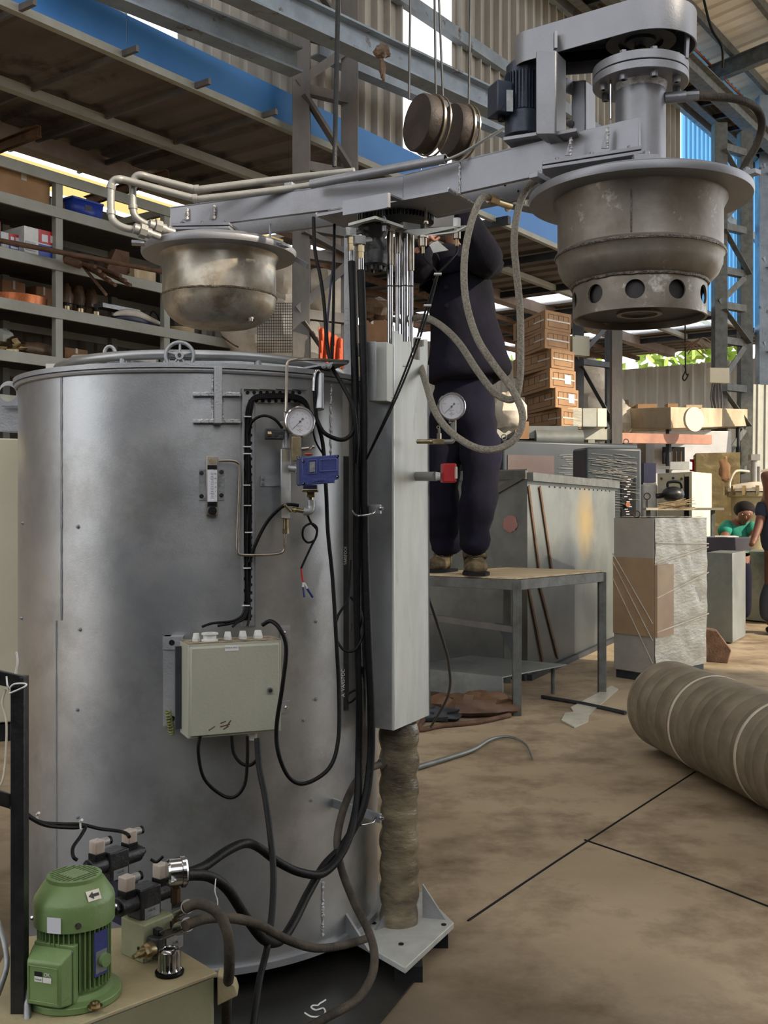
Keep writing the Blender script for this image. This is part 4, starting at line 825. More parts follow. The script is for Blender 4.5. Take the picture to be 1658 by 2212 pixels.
# cable to gauge
tag(MB().tube([T(536, 935, .02), T(545, 910, .03), T(568, 898, .04), T(592, 905, .05), T(610, 925, .05)], .003).done('coil_cable', M['black']), 'black cable arching from the tray to the black solenoid coil', 'cable')
tag(MB().tube([T(538, 1215, .02), T(552, 1175, .025), T(575, 1130, .03), T(600, 1102, .045), T(620, 1090, .06), T(645, 1092, .07)], .0036).done('coil_cable', M['black']), 'black cable rising from the tray to the lower pipe elbow', 'cable')
t = thing('loose_lead', 'black lead with a ring loop and bare red and blue wire ends', 'cable', T(660, 1200))
q = [T(x, y, .03) for x, y in ((662, 1108), (672, 1130), (684, 1145), (680, 1165), (665, 1172), (654, 1160), (656, 1140), (672, 1131), (684, 1140), (682, 1160), (672, 1180), (658, 1210), (650, 1228))]
MB().tube(q, .0024, 8, 6).done('sheath', M['black'], t)
MB().tube([T(650, 1228, .03), T(652, 1245, .03), T(655, 1258, .03)], .0018).done('red_wire', M['red'], t)
MB().cyl(T(655, 1258, .03), T(654, 1268, .03), .0024).cyl(T(657, 1260, .03), T(663, 1271, .03), .0024).done('white_sleeve', M['white'], t)
MB().cyl(T(654, 1268, .03), T(657, 1290, .03), .002).cyl(T(663, 1271, .03), T(675, 1290, .03), .0026).done('blue_ferrule', M['blue'], t)
# ================================================================= gauges
def gauge(px, py, d, rpx, nrm, label, k):
    c = P(px, py, d); n = V(nrm).normalized(); r = rpx * d / F; x_, y_, _ = basis(n)
    x_ = Z.cross(n).normalized(); y_ = n.cross(x_).normalized()
    g = thing('pressure_gauge', label, 'gauge', c)
    MB().lathe(c, [(.002, -r * .75), (r * .86, -r * .75), (r * .90, -r * .6), (r * .90, 0)], n, 48, cap=False).done('case', M['steel'], g)
    MB().lathe(c, [(r * .90, -r * .08), (r, -r * .05), (r, .002), (r * .93, .0045), (r * .86, .002), (r * .84, -.003)], n, 64, cap=False).done('bezel', M['chrome'], g)
    MB().lathe(c, [(.0005, -.003), (r * .86, -.003), (r * .86, -.004), (.0005, -.004)], n, 48, cap=False).done('dial', M['dial'], g)
    tick = MB(); arc = MB()
    for i in range(41):
        a = math.radians(225 - 270 * i / 40); dv = x_ * math.cos(a) + y_ * math.sin(a); l = .10 if i % 5 == 0 else .05
        tick.beam(c + dv * r * (.70 - l) - n * .0026, c + dv * r * .70 - n * .0026, r * .016, .0003, up=n)
    tick.done('scale_ticks', M['ink'], g)
    arc.tube([c + (x_ * math.cos(a) + y_ * math.sin(a)) * r * .73 - n * .0028 for a in [math.radians(225 - 270 * i / 40) for i in range(41)]], r * .02, 6, 1); arc.done('scale_arc', M['pinkink'], g)
    nums = ['0', '1', '2', '3', '4', '5', '6', '7'] if k == 0 else ['0', '0.5', '1', '1.5', '2']
    for i, s_ in enumerate(nums):
        a = math.radians(225 - 270 * i / (len(nums) - 1)); text(s_, c + (x_ * math.cos(a) + y_ * math.sin(a)) * r * .50 - n * .0026, x_, y_, r * .13, M['ink'], g, 'scale_number', .00005)
    text('kg/cm²', c - y_ * r * .26 - n * .0026, x_, y_, r * .14, M['ink'], g, 'unit_text', .00005)
    text('psi', c - y_ * r * .38 - n * .0026, x_, y_, r * .11, M['ink'], g, 'unit_text', .00005)
    em = MB()
    em.tube([c + (x_ * math.cos(a) + y_ * math.sin(a)) * r * .085 - y_ * r * .58 - n * .0026 for a in [PI * i / 10 for i in range(11)]], r * .022, 6, 1); em.done('maker_mark', M['redink'], g)
    MB().cyl(c - y_ * r * .64 - n * .0028, c - y_ * r * .64 - n * .0023, r * .03, seg=10).cyl(c - y_ * r * .52 - x_ * r * .16 - n * .0028, c - y_ * r * .52 - x_ * r * .16 - n * .0023, r * .025, seg=10).cyl(c - y_ * r * .52 + x_ * r * .16 - n * .0028, c - y_ * r * .52 + x_ * r * .16 - n * .0023, r * .025, seg=10).done('maker_mark', M['ink'], g)
    a = math.radians(225); dv = x_ * math.cos(a) + y_ * math.sin(a)
    MB().beam(c - dv * r * .3 - n * .001, c + dv * r * .72 - n * .001, r * .035, .0005, up=n).beam(c - dv * r * .32 - n * .001, c - dv * r * .18 - n * .001, r * .14, .0006, up=n).cyl(c - n * .002, c + n * .0005, r * .07).done('pointer', M['ink'], g)
    MB().lathe(c, [(.0003, .0008), (r * .87, .0008), (r * .87, .0002), (.0003, .0002)], n, 40, cap=False).done('glass', M['lens'], g)
    MB().box(c - y_ * r * 1.02 - n * r * .35, (r * .3, r * .3, r * .25)).done('stem', M['steel'], g)
    return g
gd_ = T(647, 911).y - .075
gauge(648, 911, gd_, 34, (.30, -.95, .02), 'stainless pressure gauge on the tank above the blue switch', 0)
gauge(975, 878, 2.36, 31, (.05, -1, .02), 'stainless pressure gauge in front of the worker\'s trousers', 1)
# gauge 2 pipework
t = thing('gauge_pipework', 'grey pipe elbow and small valve holding the gauge right of the column', 'pipe', P(950, 955, 2.4))
MB().cyl(P(979, 908, 2.37), P(979, 935, 2.37), .0066).cyl(P(979, 932, 2.37), P(979, 952, 2.37), .0055).tube([P(979, 938, 2.37), P(977, 952, 2.37), P(966, 954, 2.37), P(950, 954, 2.37)], .0055).done('pipe_elbow', M['pipegrey'], t)
MB().box(P(946, 954, 2.37), (.026, .012, .012)).cyl(P(926, 954, 2.38), P(934, 954, 2.38), .0065).cyl(P(900, 954, 2.39), P(930, 954, 2.38), .005).done('valve_body', M['brass'], t, bev=.001)
MB().cyl(P(948, 948, 2.37), P(948, 936, 2.37), .005, seg=6).cyl(P(948, 938, 2.37), P(948, 926, 2.37), .0025).tube([P(946 + 3 * math.cos(a), 923 - 3 * math.sin(a), 2.37) for a in [2 * PI * i / 12 for i in range(13)]], .001, 6, 1).done('valve_stem', M['steel'], t)
t = thing('red_switch', 'bright red flow switch box on a pipe right of the column', 'switch', P(970, 1022, 2.38))
MB().box(P(968, 1022, 2.40), (.031, .035, .043), rz=.12).done('switch_body', M['red'], t, bev=.003)
MB().box(P(984.5, 1021, 2.375), (.004, .014, .026), rz=.12).done('side_label', M['bag'], t)
MB().cyl(P(950, 1029, 2.40), P(944, 1029, 2.40), .009).cyl(P(944, 1029, 2.40), P(940, 1029, 2.40), .010).done('thread_tape', M['white'], t)
MB().cyl(P(940, 1029, 2.40), P(890, 1029, 2.45), .0105).done('feed_pipe', M['pipegrey'], t)
# manifold column on the tank
mn = thing('manifold', 'silver square manifold column with stub pipes beside the gauge', 'manifold', T(617, 1120))
MB().hull8([T(606, 1120, .02), T(628, 1122, .015), T(628, 1122, .045), T(606, 1120, .05)], [V((p.x, p.y, T(606, 970, .03).z)) for p in (T(606, 1120, .02), T(628, 1122, .015), T(628, 1122, .045), T(606, 1120, .05))]).done('square_tube', M['silver'], mn, bev=.002)
c = T(617, 1130, .035)
MB().cyl(c + Z * .01, c + Z * -.012, .006).cyl(c + Z * -.012, c - Z * .022, .0068, seg=6).done('bottom_nipple', M['brass'], mn)
q = T(617, 950, .035); MB().cyl(q, q + Z * .02, .0075).cyl(T(617, 968, .035), q, .009).done('top_nipple', M['silver2'], mn)
MB().box(q + Z * .028, (.022, .022, .018)).done('coil_seat', M['steel'], mn, bev=.001)
MB().box(T(592, 938, .045), (.038, .022, .022), rz=.2).done('solenoid_coil', M['blackm'], mn, bev=.002)
MB().cyl(T(576, 938, .05), T(584, 938, .05), .007, seg=8).done('coil_nut', M['brass'], mn)
MB().cyl(q + Z * .03, V((q.x, q.y, T(617, 885, .035).z)), .005, seg=8).done('riser', M['steel'], mn)
# bracket of manifold
t = MB(); patch(561, 606, 1028, 1050, .001, .004, t, 3); t.done('mounting_bracket', M['silver2'], mn)
for y in (1034, 1045): MB().bolt(T(568, y, .004), TN(T(568, y)), .003, .003).done('bolt', M['zinc'], mn)
# stainless small bore tube
tag(MB().tube([T(617, 890, .05), T(618, 850, .045), T(619, 800, .045), T(620, 786, .045), T(626, 779, .045), T(650, 776, .045), P(700, 778, 2.28), P(752, 781, 2.32)], .0034).done('steel_tube', M['steel']), 'bent stainless tube rising from the gauge over the tank rim', 'tube')
tag(MB().tube([T(472, 995, .03), T(500, 995, .03), T(514, 1000, .03), T(518, 1012, .03), T(516, 1080, .03), T(513, 1160, .03), T(513, 1190, .03), T(520, 1198, .03), T(560, 1199, .03), T(600, 1196, .032), T(613, 1188, .034), T(615, 1165, .035), T(616, 1145, .035)], .0030, 10, 6).done('steel_tube', M['steel']), 'bent stainless tube linking the flow meter to the manifold bottom', 'tube')
# pipes around the blue switch
t = thing('switch_pipework', 'brass valve and silver elbow fittings around the blue pressure switch', 'fitting', T(645, 1000, .05))
MB().box(T(640, 970, .06), (.018, .018, .05)).done('valve_block', M['brass'], t, bev=.001)
MB().cyl(T(640, 952, .06), T(640, 944, .06), .007, seg=8).cyl(T(652, 970, .07), T(668, 968, .08), .004).cyl(T(668, 972, .08), T(678, 964, .09), .002).ball(T(677, 965, .09), .004).done('needle_valve', M['steel'], t)
MB().tube([T(622, 1010, .04), T(634, 1012, .05), T(648, 1012, .06)], .0075).cyl(T(637, 1012, .055), T(641, 1012, .055), .0095).done('side_elbow', M['silver2'], t)
MB().tube([T(672, 1080, .075), T(672, 1095, .075), T(668, 1104, .075), T(655, 1104, .07)], .0085).done('lower_elbow', M['silver2'], t)
MB().cyl(T(655, 1104, .07), T(630, 1100, .06), .0045).cyl(T(640, 1102, .065), T(633, 1100, .06), .0065, seg=6).cyl(T(614, 1090, .07), T(628, 1105, .07), .003).done('t_handle_valve', M['brass'], t)
MB().cyl(T(671, 1070, .075), T(671, 1082, .075), .005, seg=6).done('brass_nut', M['brass'], t)
# blue switch
bs = thing('pressure_switch', 'dark blue cast pressure switch with window on the tank wall', 'switch', T(688, 1020, .08))
o0 = P(650, 1052, 2.055); ex = P(731, 1046, 2.075) - o0; ez = Z * .054; ey = V((-.018, .05, 0))
fn = ex.cross(ez).normalized(); fn = fn if fn.y < 0 else -fn
pts = [o0, o0 + ex * .86, o0 + ex * .86 + Z * .005, o0 + ex, o0 + ex + Z * .056, o0 + Z * .054]
pts = [P(652, 1049, 2.06), P(723, 1043, 2.075), P(723, 1037, 2.075), P(732, 1035, 2.08), P(732, 982, 2.08), P(652, 988, 2.06)]
MB().prism(pts, V((-.012, .035, 0))).done('switch_case', M['blue'], bs, bev=.0015)
MB().prism([P(640, 1047, 2.085), P(652, 1049, 2.075), P(652, 988, 2.075), P(640, 985, 2.085)], V((.0, .025, 0))).done('side_case', M['bluedk'], bs, bev=.001)
MB().prism([p + fn * .0005 for p in (P(668, 1020, 2.062), P(680, 1019, 2.065), P(680, 997, 2.065), P(668, 998, 2.062))], fn * .0006).done('window', M['zinc'], bs)
def frame(mb, cs, r):
    for i in range(4): mb.cyl(cs[i] + fn * .0008, cs[(i + 1) % 4] + fn * .0008, r, seg=6)
mb = MB(); frame(mb, [P(690, 1018, 2.067), P(727, 1016, 2.074), P(727, 991, 2.074), P(690, 993, 2.067)], .0008); frame(mb, [P(665, 1023, 2.061), P(683, 1022, 2.065), P(683, 993, 2.065), P(665, 994, 2.061)], .0008); mb.done('raised_frame', mat('blue_edge', (70, 80, 140), None, .4), bs)
text('SWITZER', P(689, 1037, 2.064), ex, Z, .0065, mat('blue_emboss', (84, 92, 150), None, .4), bs, 'embossed_text', .0006)
for (x, y, d) in ((656, 1045, 2.06), (655, 997, 2.06), (729, 1030, 2.078), (729, 986, 2.078), (645, 990, 2.08)): MB().bolt(P(x, y, d), fn, .002, .0018).done('screw', M['chrome'], bs)
MB().box(T(670, 1053, .085), (.028, .02, .010)).done('switch_neck', M['bluedk'], bs, bev=.001)
MB().box(T(670, 1060, .085), (.032, .022, .006)).box(T(671, 1068, .08), (.016, .014, .012)).done('clamp_plate', M['brass'], bs, bev=.001)
MB().ball(T(666, 981, .08), .009, 1, 1, .4).done('red_cap', mat('dull_red', (150, 76, 58), None, .5), bs)
# flow meter
fm = thing('flow_meter', 'small glass-tube flow meter with black knob on the tank wall', 'flow meter', T(457, 1110))
p0 = T(457, 1050, 0); n_ = TN(p0); tx = Z.cross(n_).normalized() * -1
if tx.x < 0: tx = -tx
def fp(px, py, o): q = T(px, py, o); return q
k = 1 / F * T(457, 1050).y
def fbox(x0, x1, y0, y1, o0, o1, name, m, bev=0, par=fm):
    A = T(457, (y0 + y1) / 2, 0); c = V((p0.x, p0.y, 0)) + tx * (((x0 + x1) / 2 - 457) * k) + n_ * ((o0 + o1) / 2); c.z = 1 + (1106 - (y0 + y1) / 2) * (p0.y - .02) / F
    R = Matrix((tx, n_ * -1, Z)).transposed()
    return MB().box(c, ((x1 - x0) * k, abs(o1 - o0), (y1 - y0) * k), R=R).done(name, m, par, bev=bev)
fbox(430, 484, 1014, 1080, 0, .003, 'mount_plate', M['zinc'])
fbox(445, 469, 986, 1112, .003, .022, 'meter_frame', M['steel'], .001)
fbox(447, 467, 1014, 1090, .020, .024, 'scale_face', M['dial'])
fbox(447, 467, 1005, 1014, .02, .025, 'upper_seal', M['black']); fbox(447, 467, 1084, 1094, .02, .025, 'lower_seal', M['black'])
fbox(454.5, 459.5, 1014, 1084, .023, .027, 'glass_tube', M['lens']); fbox(454, 460, 1078, 1084, .024, .029, 'float', M['white'])
mb = MB()
for i in range(17):
    y = 1022 + i * 3.6; c = V((p0.x, p0.y, 1 + (1106 - y) * (p0.y - .02) / F)) + n_ * .0245
    mb.box(c, ((.008 if i % 3 == 0 else .005), .0004, .0006), R=Matrix((tx, n_ * -1, Z)).transposed())
mb.done('scale_ticks', M['ink'], fm)
for i, s_ in enumerate(['25', '20', '15', '10', '5', '3']):
    y = 1024 + i * 9.5; c = V((p0.x, p0.y, 1 + (1106 - y) * (p0.y - .02) / F)) + n_ * .0244 + tx * .0065; text(s_, c, tx, Z, .004, M['ink'], fm, 'scale_number', .00005)
c = V((p0.x, p0.y, 1 + (1106 - 996) * (p0.y - .02) / F)) + n_ * .022; MB().cyl(c, c + n_ * .002, .006).done('top_plug', M['brass'], fm)
c = V((p0.x, p0.y, 1 + (1106 - 1103) * (p0.y - .02) / F)) + n_ * .022; MB().cyl(c, c + n_ * .014, .0085, seg=32).done('knob', M['black'], fm, bev=.001)
for (x, y) in ((435, 1022), (478, 1020), (435, 1072), (478, 1070)): MB().bolt(T(x, y, .003), n_, .0032, .003).done('screw', M['chrome'], fm)
# ================================================================= TERMINAL BOX
tbx = thing('terminal_box', 'beige-grey metal terminal box with a lock, bolted to the tank', 'terminal box', T(507, 1600, .03))
dL, dR = 2.055, 2.13
A = P(406, 1597, dL); B_ = P(607, 1575, dR); B_.z = A.z + .004; ht = P(0, 1392, dL).z - P(0, 1597, dL).z
ex = B_ - A; ex.z = 0; exn = ex.normalized(); bn = V((exn.y, -exn.x, 0)); dep = -bn * .07
MB().ob(A, ex, dep, Z * ht).done('box_body', M['boxgrey'], tbx, bev=.0015)
MB().ob(A + exn * .002 + Z * .003 + bn * .001, ex - exn * .006, -bn * .004, Z * (ht - .008)).ob(A + exn * .004 + Z * .005, ex - exn * .010, bn * .006, Z * (ht - .012)).done('door', M['boxgrey'], tbx, bev=.002)
MB().ob(A + Z * ht, ex, dep, Z * .0012).done('dusty_top', M['dust'], tbx)
lk = A + exn * (ex.length * .865) + Z * ht * .46 + bn * .006
lko = MB().cyl(lk, lk + bn * .003, .0065, seg=24).done('door_lock', M['zinc'], tbx); MB().cyl(lk + bn * .002, lk + bn * .0035, .004, seg=12).done('lock_slot', M['ink'], lko)
lbp = A + exn * (ex.length * .45) + Z * (ht - .012) + bn * .0065
lbo = MB().ob(lbp - exn * .014 - Z * .004, exn * .028, bn * .0003, Z * .011).done('name_label', M['white'], tbx)
text('TERMINAL BOX 1', lbp + Z * .002 + bn * .0005, exn, Z, .0034, M['ink'], lbo, 'label_text', .00005)
sc_ = MB()
for (u, v, l, a) in ((.24, .10, .014, .5), (.38, .12, .020, .2), (.42, .14, .014, .9), (.36, .155, .012, .3), (.39, .095, .012, .5)):
    c = A + exn * ex.length * u + Z * ht * v + bn * .0061; dv = exn * math.cos(a) + Z * math.sin(a); sc_.beam(c - dv * l / 2, c + dv * l / 2, .0025, .0004, up=bn)
sc_.done('rust_scratches', M['rust'], tbx)
for (px, r) in ((432, .0075), (500, .0075), (533, .008), (567, .009)):
    u = (px - 406) / 201; c = A + ex * u + dep * .5 + Z * (ht + .001)
    MB().cyl(c, c + Z * .006, r * 1.05, seg=6).cyl(c + Z * .006, c + Z * .016, r, r * .75, seg=16).done('cable_gland', M['white'], tbx)
c = A + ex * .73 + dep * .4; MB().cyl(c, c - Z * .006, .0105, seg=6).cyl(c - Z * .006, c - Z * .018, .0098, .008, seg=16).done('bottom_gland', M['white'], tbx)
c = A + ex * .49 + dep * .4; MB().cyl(c, c - Z * .006, .006, seg=6).done('bottom_gland', M['zinc'], tbx)
# mounting angles
for (x0, x1, y0, y1) in ((357, 385, 1372, 1565), (357, 398, 1372, 1400), (360, 396, 1540, 1562)):
    t = MB(); patch(x0, x1, y0, y1, .0, .022 if x1 < 390 else .026, t, 2); t.done('mounting_angle', M['silver2'], tbx)
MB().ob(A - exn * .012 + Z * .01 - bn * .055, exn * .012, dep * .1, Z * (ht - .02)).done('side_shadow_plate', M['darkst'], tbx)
for y0, y1 in ((1352, 1380), (1515, 1540)):
    t = MB(); patch(604, 624, y0, y1, .0, .004, t, 1); t.done('mounting_tab', M['silver2'], tbx)
for (x, y, o_) in ((371, 1388, .026), (372, 1552, .026), (617, 1366, .004), (619, 1528, .004)): MB().bolt(T(x, y, o_), TN(T(x, y)), .004, .004).done('bolt', M['chrome'], tbx)
sp_ = thing('tape_spool', 'white plastic tape spool lying on top of the terminal box', 'spool', A + ex * .26 + dep * .4 + Z * ht)
c = A + ex * .26 + dep * .35 + Z * (ht + .0015)
MB().lathe(c, [(.002, 0), (.0165, 0), (.0165, .003), (.013, .004), (.013, .012), (.0165, .013), (.0165, .016), (.007, .016), (.007, .008), (.002, .008)], seg=40).done('spool', M['white'], sp_)
gw = MB(); pts = []
for i in range(60):
    a = i * .9; pts.append(T(368 + 6 * math.cos(a) + i * .15 - 6, 1535 + i * .85 + 4 * math.sin(a), .032 + .006 * math.sin(a)))
gw.tube(pts, .0013, 6, 2); tag(gw.done('earth_wire', mat('green_yellow_wire', (46, 70, 50), (150, 150, 70), .5, 0, 160)), 'coiled green-yellow earth wire beside the lower left box bolt', 'wire')
# rod loop sensor at rim (grey cylinder hanging)
t = thing('grey_cylinder', 'slim grey cylinder hanging from the rim right of the gauge', 'cylinder', P(688, 885, 2.22))
MB().cyl(P(690, 808, 2.24), P(690, 884, 2.22), .0095).done('cylinder_body', M['silver'], t)
MB().tube([P(676, 845, 2.2), P(678, 812, 2.21), P(684, 800, 2.22), P(690, 803, 2.23)], .003).done('bent_rod', M['chrome'], t)
t = thing('rim_bracket', 'dark triangular bracket plate on the tank rim beside the column', 'bracket', P(700, 795, 2.3))
MB().prism([P(655, 793, 2.28), P(718, 782, 2.26), P(752, 782, 2.32), P(700, 803, 2.3)], (0, 0, -.004)).done('bracket_plate', M['silver2'], t)
for x in (699, 711): MB().bolt(P(x, 790, 2.26), (0, -1, 0), .004, .004).done('bolt', M['zinc'], t)
t = thing('yellow_sign', 'small pale label plate on the far tank rim', 'label', P(655, 793, 2.6)); MB().ob(P(642, 798, 2.6), P(664, 798, 2.6) - P(642, 798, 2.6), (0, .004, 0), Z * .014).done('plate', M['white'], t)
# ================================================================= HYDRAULIC POWER PACK
zr = .33
rs = thing('oil_reservoir', 'cream-painted stained oil reservoir of the pump unit, lower left', 'reservoir', Pz(300, 2120, 0.33) * 1)
Q = [Pz(469, 2100, zr), Pz(302, 1999, zr), Pz(30, 2025, zr), Pz(-140, 2330, zr)]
Qi = [q + (sum(Q, V()) / 4 - q) * .02 for q in Q]
MB().prism([V((q.x, q.y, .05)) for q in Qi], Z * (zr - .056)).done('tank_body', mat('reservoir_side', (134, 134, 104), (120, 118, 90), .55, 0, 4, .1, 60), rs, bev=.003)
MB().prism([q - Z * .006 for q in Q], Z * .006).done('top_plate', M['cream'], rs, bev=.0015)
q = Q[0]; MB().prism([q + V((.0, 0, -.004)), q + V((.026, .0, -.02)), q + V((.03, .0, -.035)), q + V((.0, 0, -.05))], V((.0, -.02, 0)) + V((-.002, .05, 0))).done('side_lug', M['cream'], rs, bev=.002)
for q in Qi: MB().ob(V((q.x - .015 if q is Qi[0] else q.x, q.y, 0)), (.02, 0, 0), (0, .02, 0), Z * .05).done('foot', M['blackm'], rs)
mc = V((-.429, 1.476, 0)); gm_ = thing('pump_motor', 'green finned electric motor with slotted fan cowl standing on the reservoir', 'motor', (mc.x, mc.y, zr))
MB().lathe(mc, [(.002, zr + .001), (.064, zr + .001), (.064, zr + .010), (.052, zr + .012), (.046, zr + .018), (.002, zr + .018)], seg=64).done('base_flange', M['green'], gm_, bev=.001)
MB().cyl(mc + Z * (zr + .015), mc + Z * .44, .041, seg=48).done('stator_body', M['green'], gm_)
mb = MB()
for k in range(44):
    a = 2 * PI * k / 44; dv = V((math.cos(a), math.sin(a), 0))
    mb.beam(mc + dv * .0445 + Z * (zr + .024), mc + dv * .0445 + Z * .442, .0016, .010, up=dv)
mb.done('cooling_fins', M['green'], gm_)
hoodm = MB().lathe(mc, [(.052, .436), (.0545, .436), (.0548, .466), (.053, .472), (.040, .492), (.037, .4935), (.037, .4985), (.034, .4995), (.0006, .4995), (.0006, .4982), (.033, .4982), (.034, .49), (.050, .47), (.052, .462), (.052, .436)], seg=96, cap=False)
hood = hoodm.done('fan_cowl', M['green'], gm_, fuse=True)
ct = MB(); sd = V((.55, .83, 0)).normalized(); sn = V((sd.y, -sd.x, 0))
for i in range(-5, 6):
    x = i * .0060; L = math.sqrt(max(.0325**2 - x * x, 0)); c = mc + sn * x + Z * .499
    if abs(i) >= 3: ct.beam(c - sd * L, c + sd * L, .0036, .02, up=Z)
    else:
        ct.beam(c - sd * L, c - sd * .014, .0036, .02, up=Z); ct.beam(c + sd * .014, c + sd * L, .0036, .02, up=Z)
boolean(hood, ct)
MB().lathe(mc, [(.002, .470), (.048, .462), (.048, .460), (.002, .460)], seg=40).done('fan', M['matd'], gm_)
for a in (-2.75, -1.2, .4):
    dv = V((math.cos(a), math.sin(a), 0)); MB().bolt(mc + dv * .0546 + Z * .446, dv, .003, .003).done('cowl_screw', M['chrome'], gm_)
# arrow sticker on the cowl slope
sdir = V((math.cos(-.75), math.sin(-.75), 0)); tt = V((-sdir.y, sdir.x, 0)); sl_ = (sdir * -.0126 + Z * .0200).normalized(); nn = sdir * .85 + Z * .53; nn.normalize()
cs = mc + sdir * .0485 + Z * .4805
stk = MB().ob(cs - tt * .010 - sl_ * .007 + nn * .0005, tt * .020, sl_ * .014, nn * .0003).done('arrow_label', M['bag'], gm_)
MB().prism([cs + nn * .001 + tt * a * .008 + sl_ * b * .005 for a, b in ((-1, 0), (-.1, 1), (-.1, .4), (1, .4), (1, -.4), (-.1, -.4), (-.1, -1))], nn * .0003).done('arrow_mark', M['blackm'], stk)
# blank white sticker (front of the cowl)
a = -1.78; dv = V((math.cos(a), math.sin(a), 0)); tt = V((-dv.y, dv.x, 0)); c = mc + dv * .0552 + Z * .447
MB().ob(c - tt * .010 - Z * .010, tt * .020, dv * .0004, Z * .021).done('blank_sticker', M['dial'], gm_)
# nameplate
a = -.55; dv = V((math.cos(a), math.sin(a), 0)); tt = V((-dv.y, dv.x, 0)); c = mc + dv * .051 + Z * .40
MB().ob(c - tt * .012 - Z * .03, tt * .024, dv * .001, Z * .06).done('rating_plate', M['blue'], gm_)
MB().ob(c - tt * .010 - Z * .026 + dv * .001, tt * .020, dv * .0006, Z * .03).done('plate_print', M['zinc'], gm_)
# terminal box of the motor
fd = V((-.30, -.954, 0)).normalized(); ft = V((-fd.y, fd.x, 0)); c = mc + fd * .036 + Z * (zr + .012)
MB().ob(c - ft * .031, ft * .062, fd * .012, Z * .078).done('box_base', M['green'], gm_, bev=.0015)
c2 = c + fd * .0135
bxl = MB().hull8([c2 - ft * .031, c2 + ft * .031, c2 + ft * .031 + Z * .076, c2 - ft * .031 + Z * .076], [c2 - ft * .026 + fd * .022 + Z * .004, c2 + ft * .026 + fd * .022 + Z * .004, c2 + ft * .026 + fd * .022 + Z * .062, c2 - ft * .026 + fd * .022 + Z * .062]).done('junction_box', M['green'], gm_, bev=.003)
c3 = c2 + fd * .0225
mb = MB()
for (p_, q_) in (((-.022, .010), (.022, .010)), ((.022, .010), (.022, .056)), ((.022, .056), (-.022, .056)), ((-.022, .056), (-.022, .010))):
    mb.cyl(c3 + ft * p_[0] + Z * p_[1], c3 + ft * q_[0] + Z * q_[1], .0006, seg=6)
mb.done('raised_frame', M['green'], bxl)
MB().ob(c3 - ft * .013 + Z * .036, ft * .012, fd * .0004, Z * .007).ob(c3 + ft * .0 + Z * .036, ft * .013, fd * .0004, Z * .007).done('white_strip', M['white'], bxl)
MB().ob(c3 - ft * .013 + Z * .0435, ft * .012, fd * .0004, Z * .006).done('dark_strip', M['blackm'], bxl)
text('OK', c3 + ft * .0065 + Z * .0465 + fd * .0004, ft, Z, .0065, M['white'], bxl, 'ok_mark', .0002)
text('Tested', c3 - ft * .007 + Z * .0395 + fd * .0008, ft, Z, .0035, M['ink'], bxl, 'label_text', .00005)
for s_ in (-1, 1): MB().bolt(c2 + ft * .027 * s_ + Z * .070, fd, .0025, .002).done('cover_screw', M['zinc'], gm_)
MB().cyl(mc + V((.040, -.02, .39)), mc + V((.052, -.027, .39)), .009, seg=24).done('blanking_plug', M['green'], gm_)
q = Pz(205, 2175, zr + .010); MB().bolt(q, Z, .007, .006).done('flange_bolt', M['brass'], gm_)
# cream valve block
vb = thing('valve_block', 'cream manifold block carrying the hydraulic valves beside the green motor', 'valve block', Pz(310, 2083, zr))
K = Pz(310, 2083, zr); Lk = Pz(261, 2061, zr); Rk = Pz(376, 2053, zr)
MB().ob(K, Lk - K, Rk - K, Z * .057).done('block', M['creamc'], vb, bev=.002)
eL = (Lk - K).normalized(); eR = (Rk - K).normalized(); LL = (Lk - K).length; LR = (Rk - K).length
MB().cyl(K - eR * .0006 + eL * .012 + Z * .02, K + eL * .012 + Z * .02, .003).done('port_hole', M['matd'], vb)
axd = eR
def dval(base, label, flip, blue=False):
    t = thing('directional_valve', label, 'valve', base)
    u = axd; sdn = V((u.y, -u.x, 0)); up = Z
    MB().ob(base - u * .020 - sdn * -.016, u * .040, sdn * -.032, Z * .045).done('valve_body', M['blackm'], t, bev=.002)
    MB().ob(base - u * .014 + sdn * .0165, u * .030, sdn * .0006, Z * .016).done('name_label', M['zinc'], t)
    text('VALVE', base + sdn * .0172 + Z * .011, u, Z, .005, M['ink'], t, 'label_text', .00005)
    for s_ in (-1, 1):
        MB().cyl(base + u * s_ * .020 + Z * .026, base + u * s_ * .052 + Z * .026, .0145, seg=28).cyl(base + u * s_ * .052 + Z * .026, base + u * s_ * .060 + Z * .026, .010, seg=8).cyl(base + u * s_ * .060 + Z * .026, base + u * s_ * .066 + Z * .026, .006, seg=16).done('solenoid_coil', M['blackm'], t, bev=.001)
        cc = base + u * s_ * .034 + Z * .040
        MB().box(cc + Z * .002, (.020, .020, .012), rz=math.atan2(u.y, u.x)).done('plug_base', M['black'], t, bev=.001)
        co = MB().box(cc + Z * .018, (.019, .019, .022), rz=math.atan2(u.y, u.x)).done('clear_connector', M['clear'], t, bev=.002)
        MB().box(cc + Z * .015, (.011, .011, .012), rz=math.atan2(u.y, u.x)).done('inner_terminal', mat('terminal_red', (120, 62, 48), (60, 54, 50), .5, 0, 90), co)
        g = u * flip; MB().cyl(cc + Z * .022 + g * .009, cc + Z * .022 + g * .022, .0065, seg=16).done('gland_arm', M['pipegrey'], t)
        MB().cyl(cc + Z * .022 + g * .022, cc + Z * .022 + g * .027, .0072, seg=8).done('gland_nut', M['black'], t)
    return t
v1 = dval(K + eL * LL * .55 + eR * LR * .42 + Z * .058, 'black solenoid valve with two clear plugs on top of the cream block', 1)
v2 = dval(Pz(245, 1985, zr) + Z * .07, 'black solenoid valve half hidden behind the green motor cowl', 1)
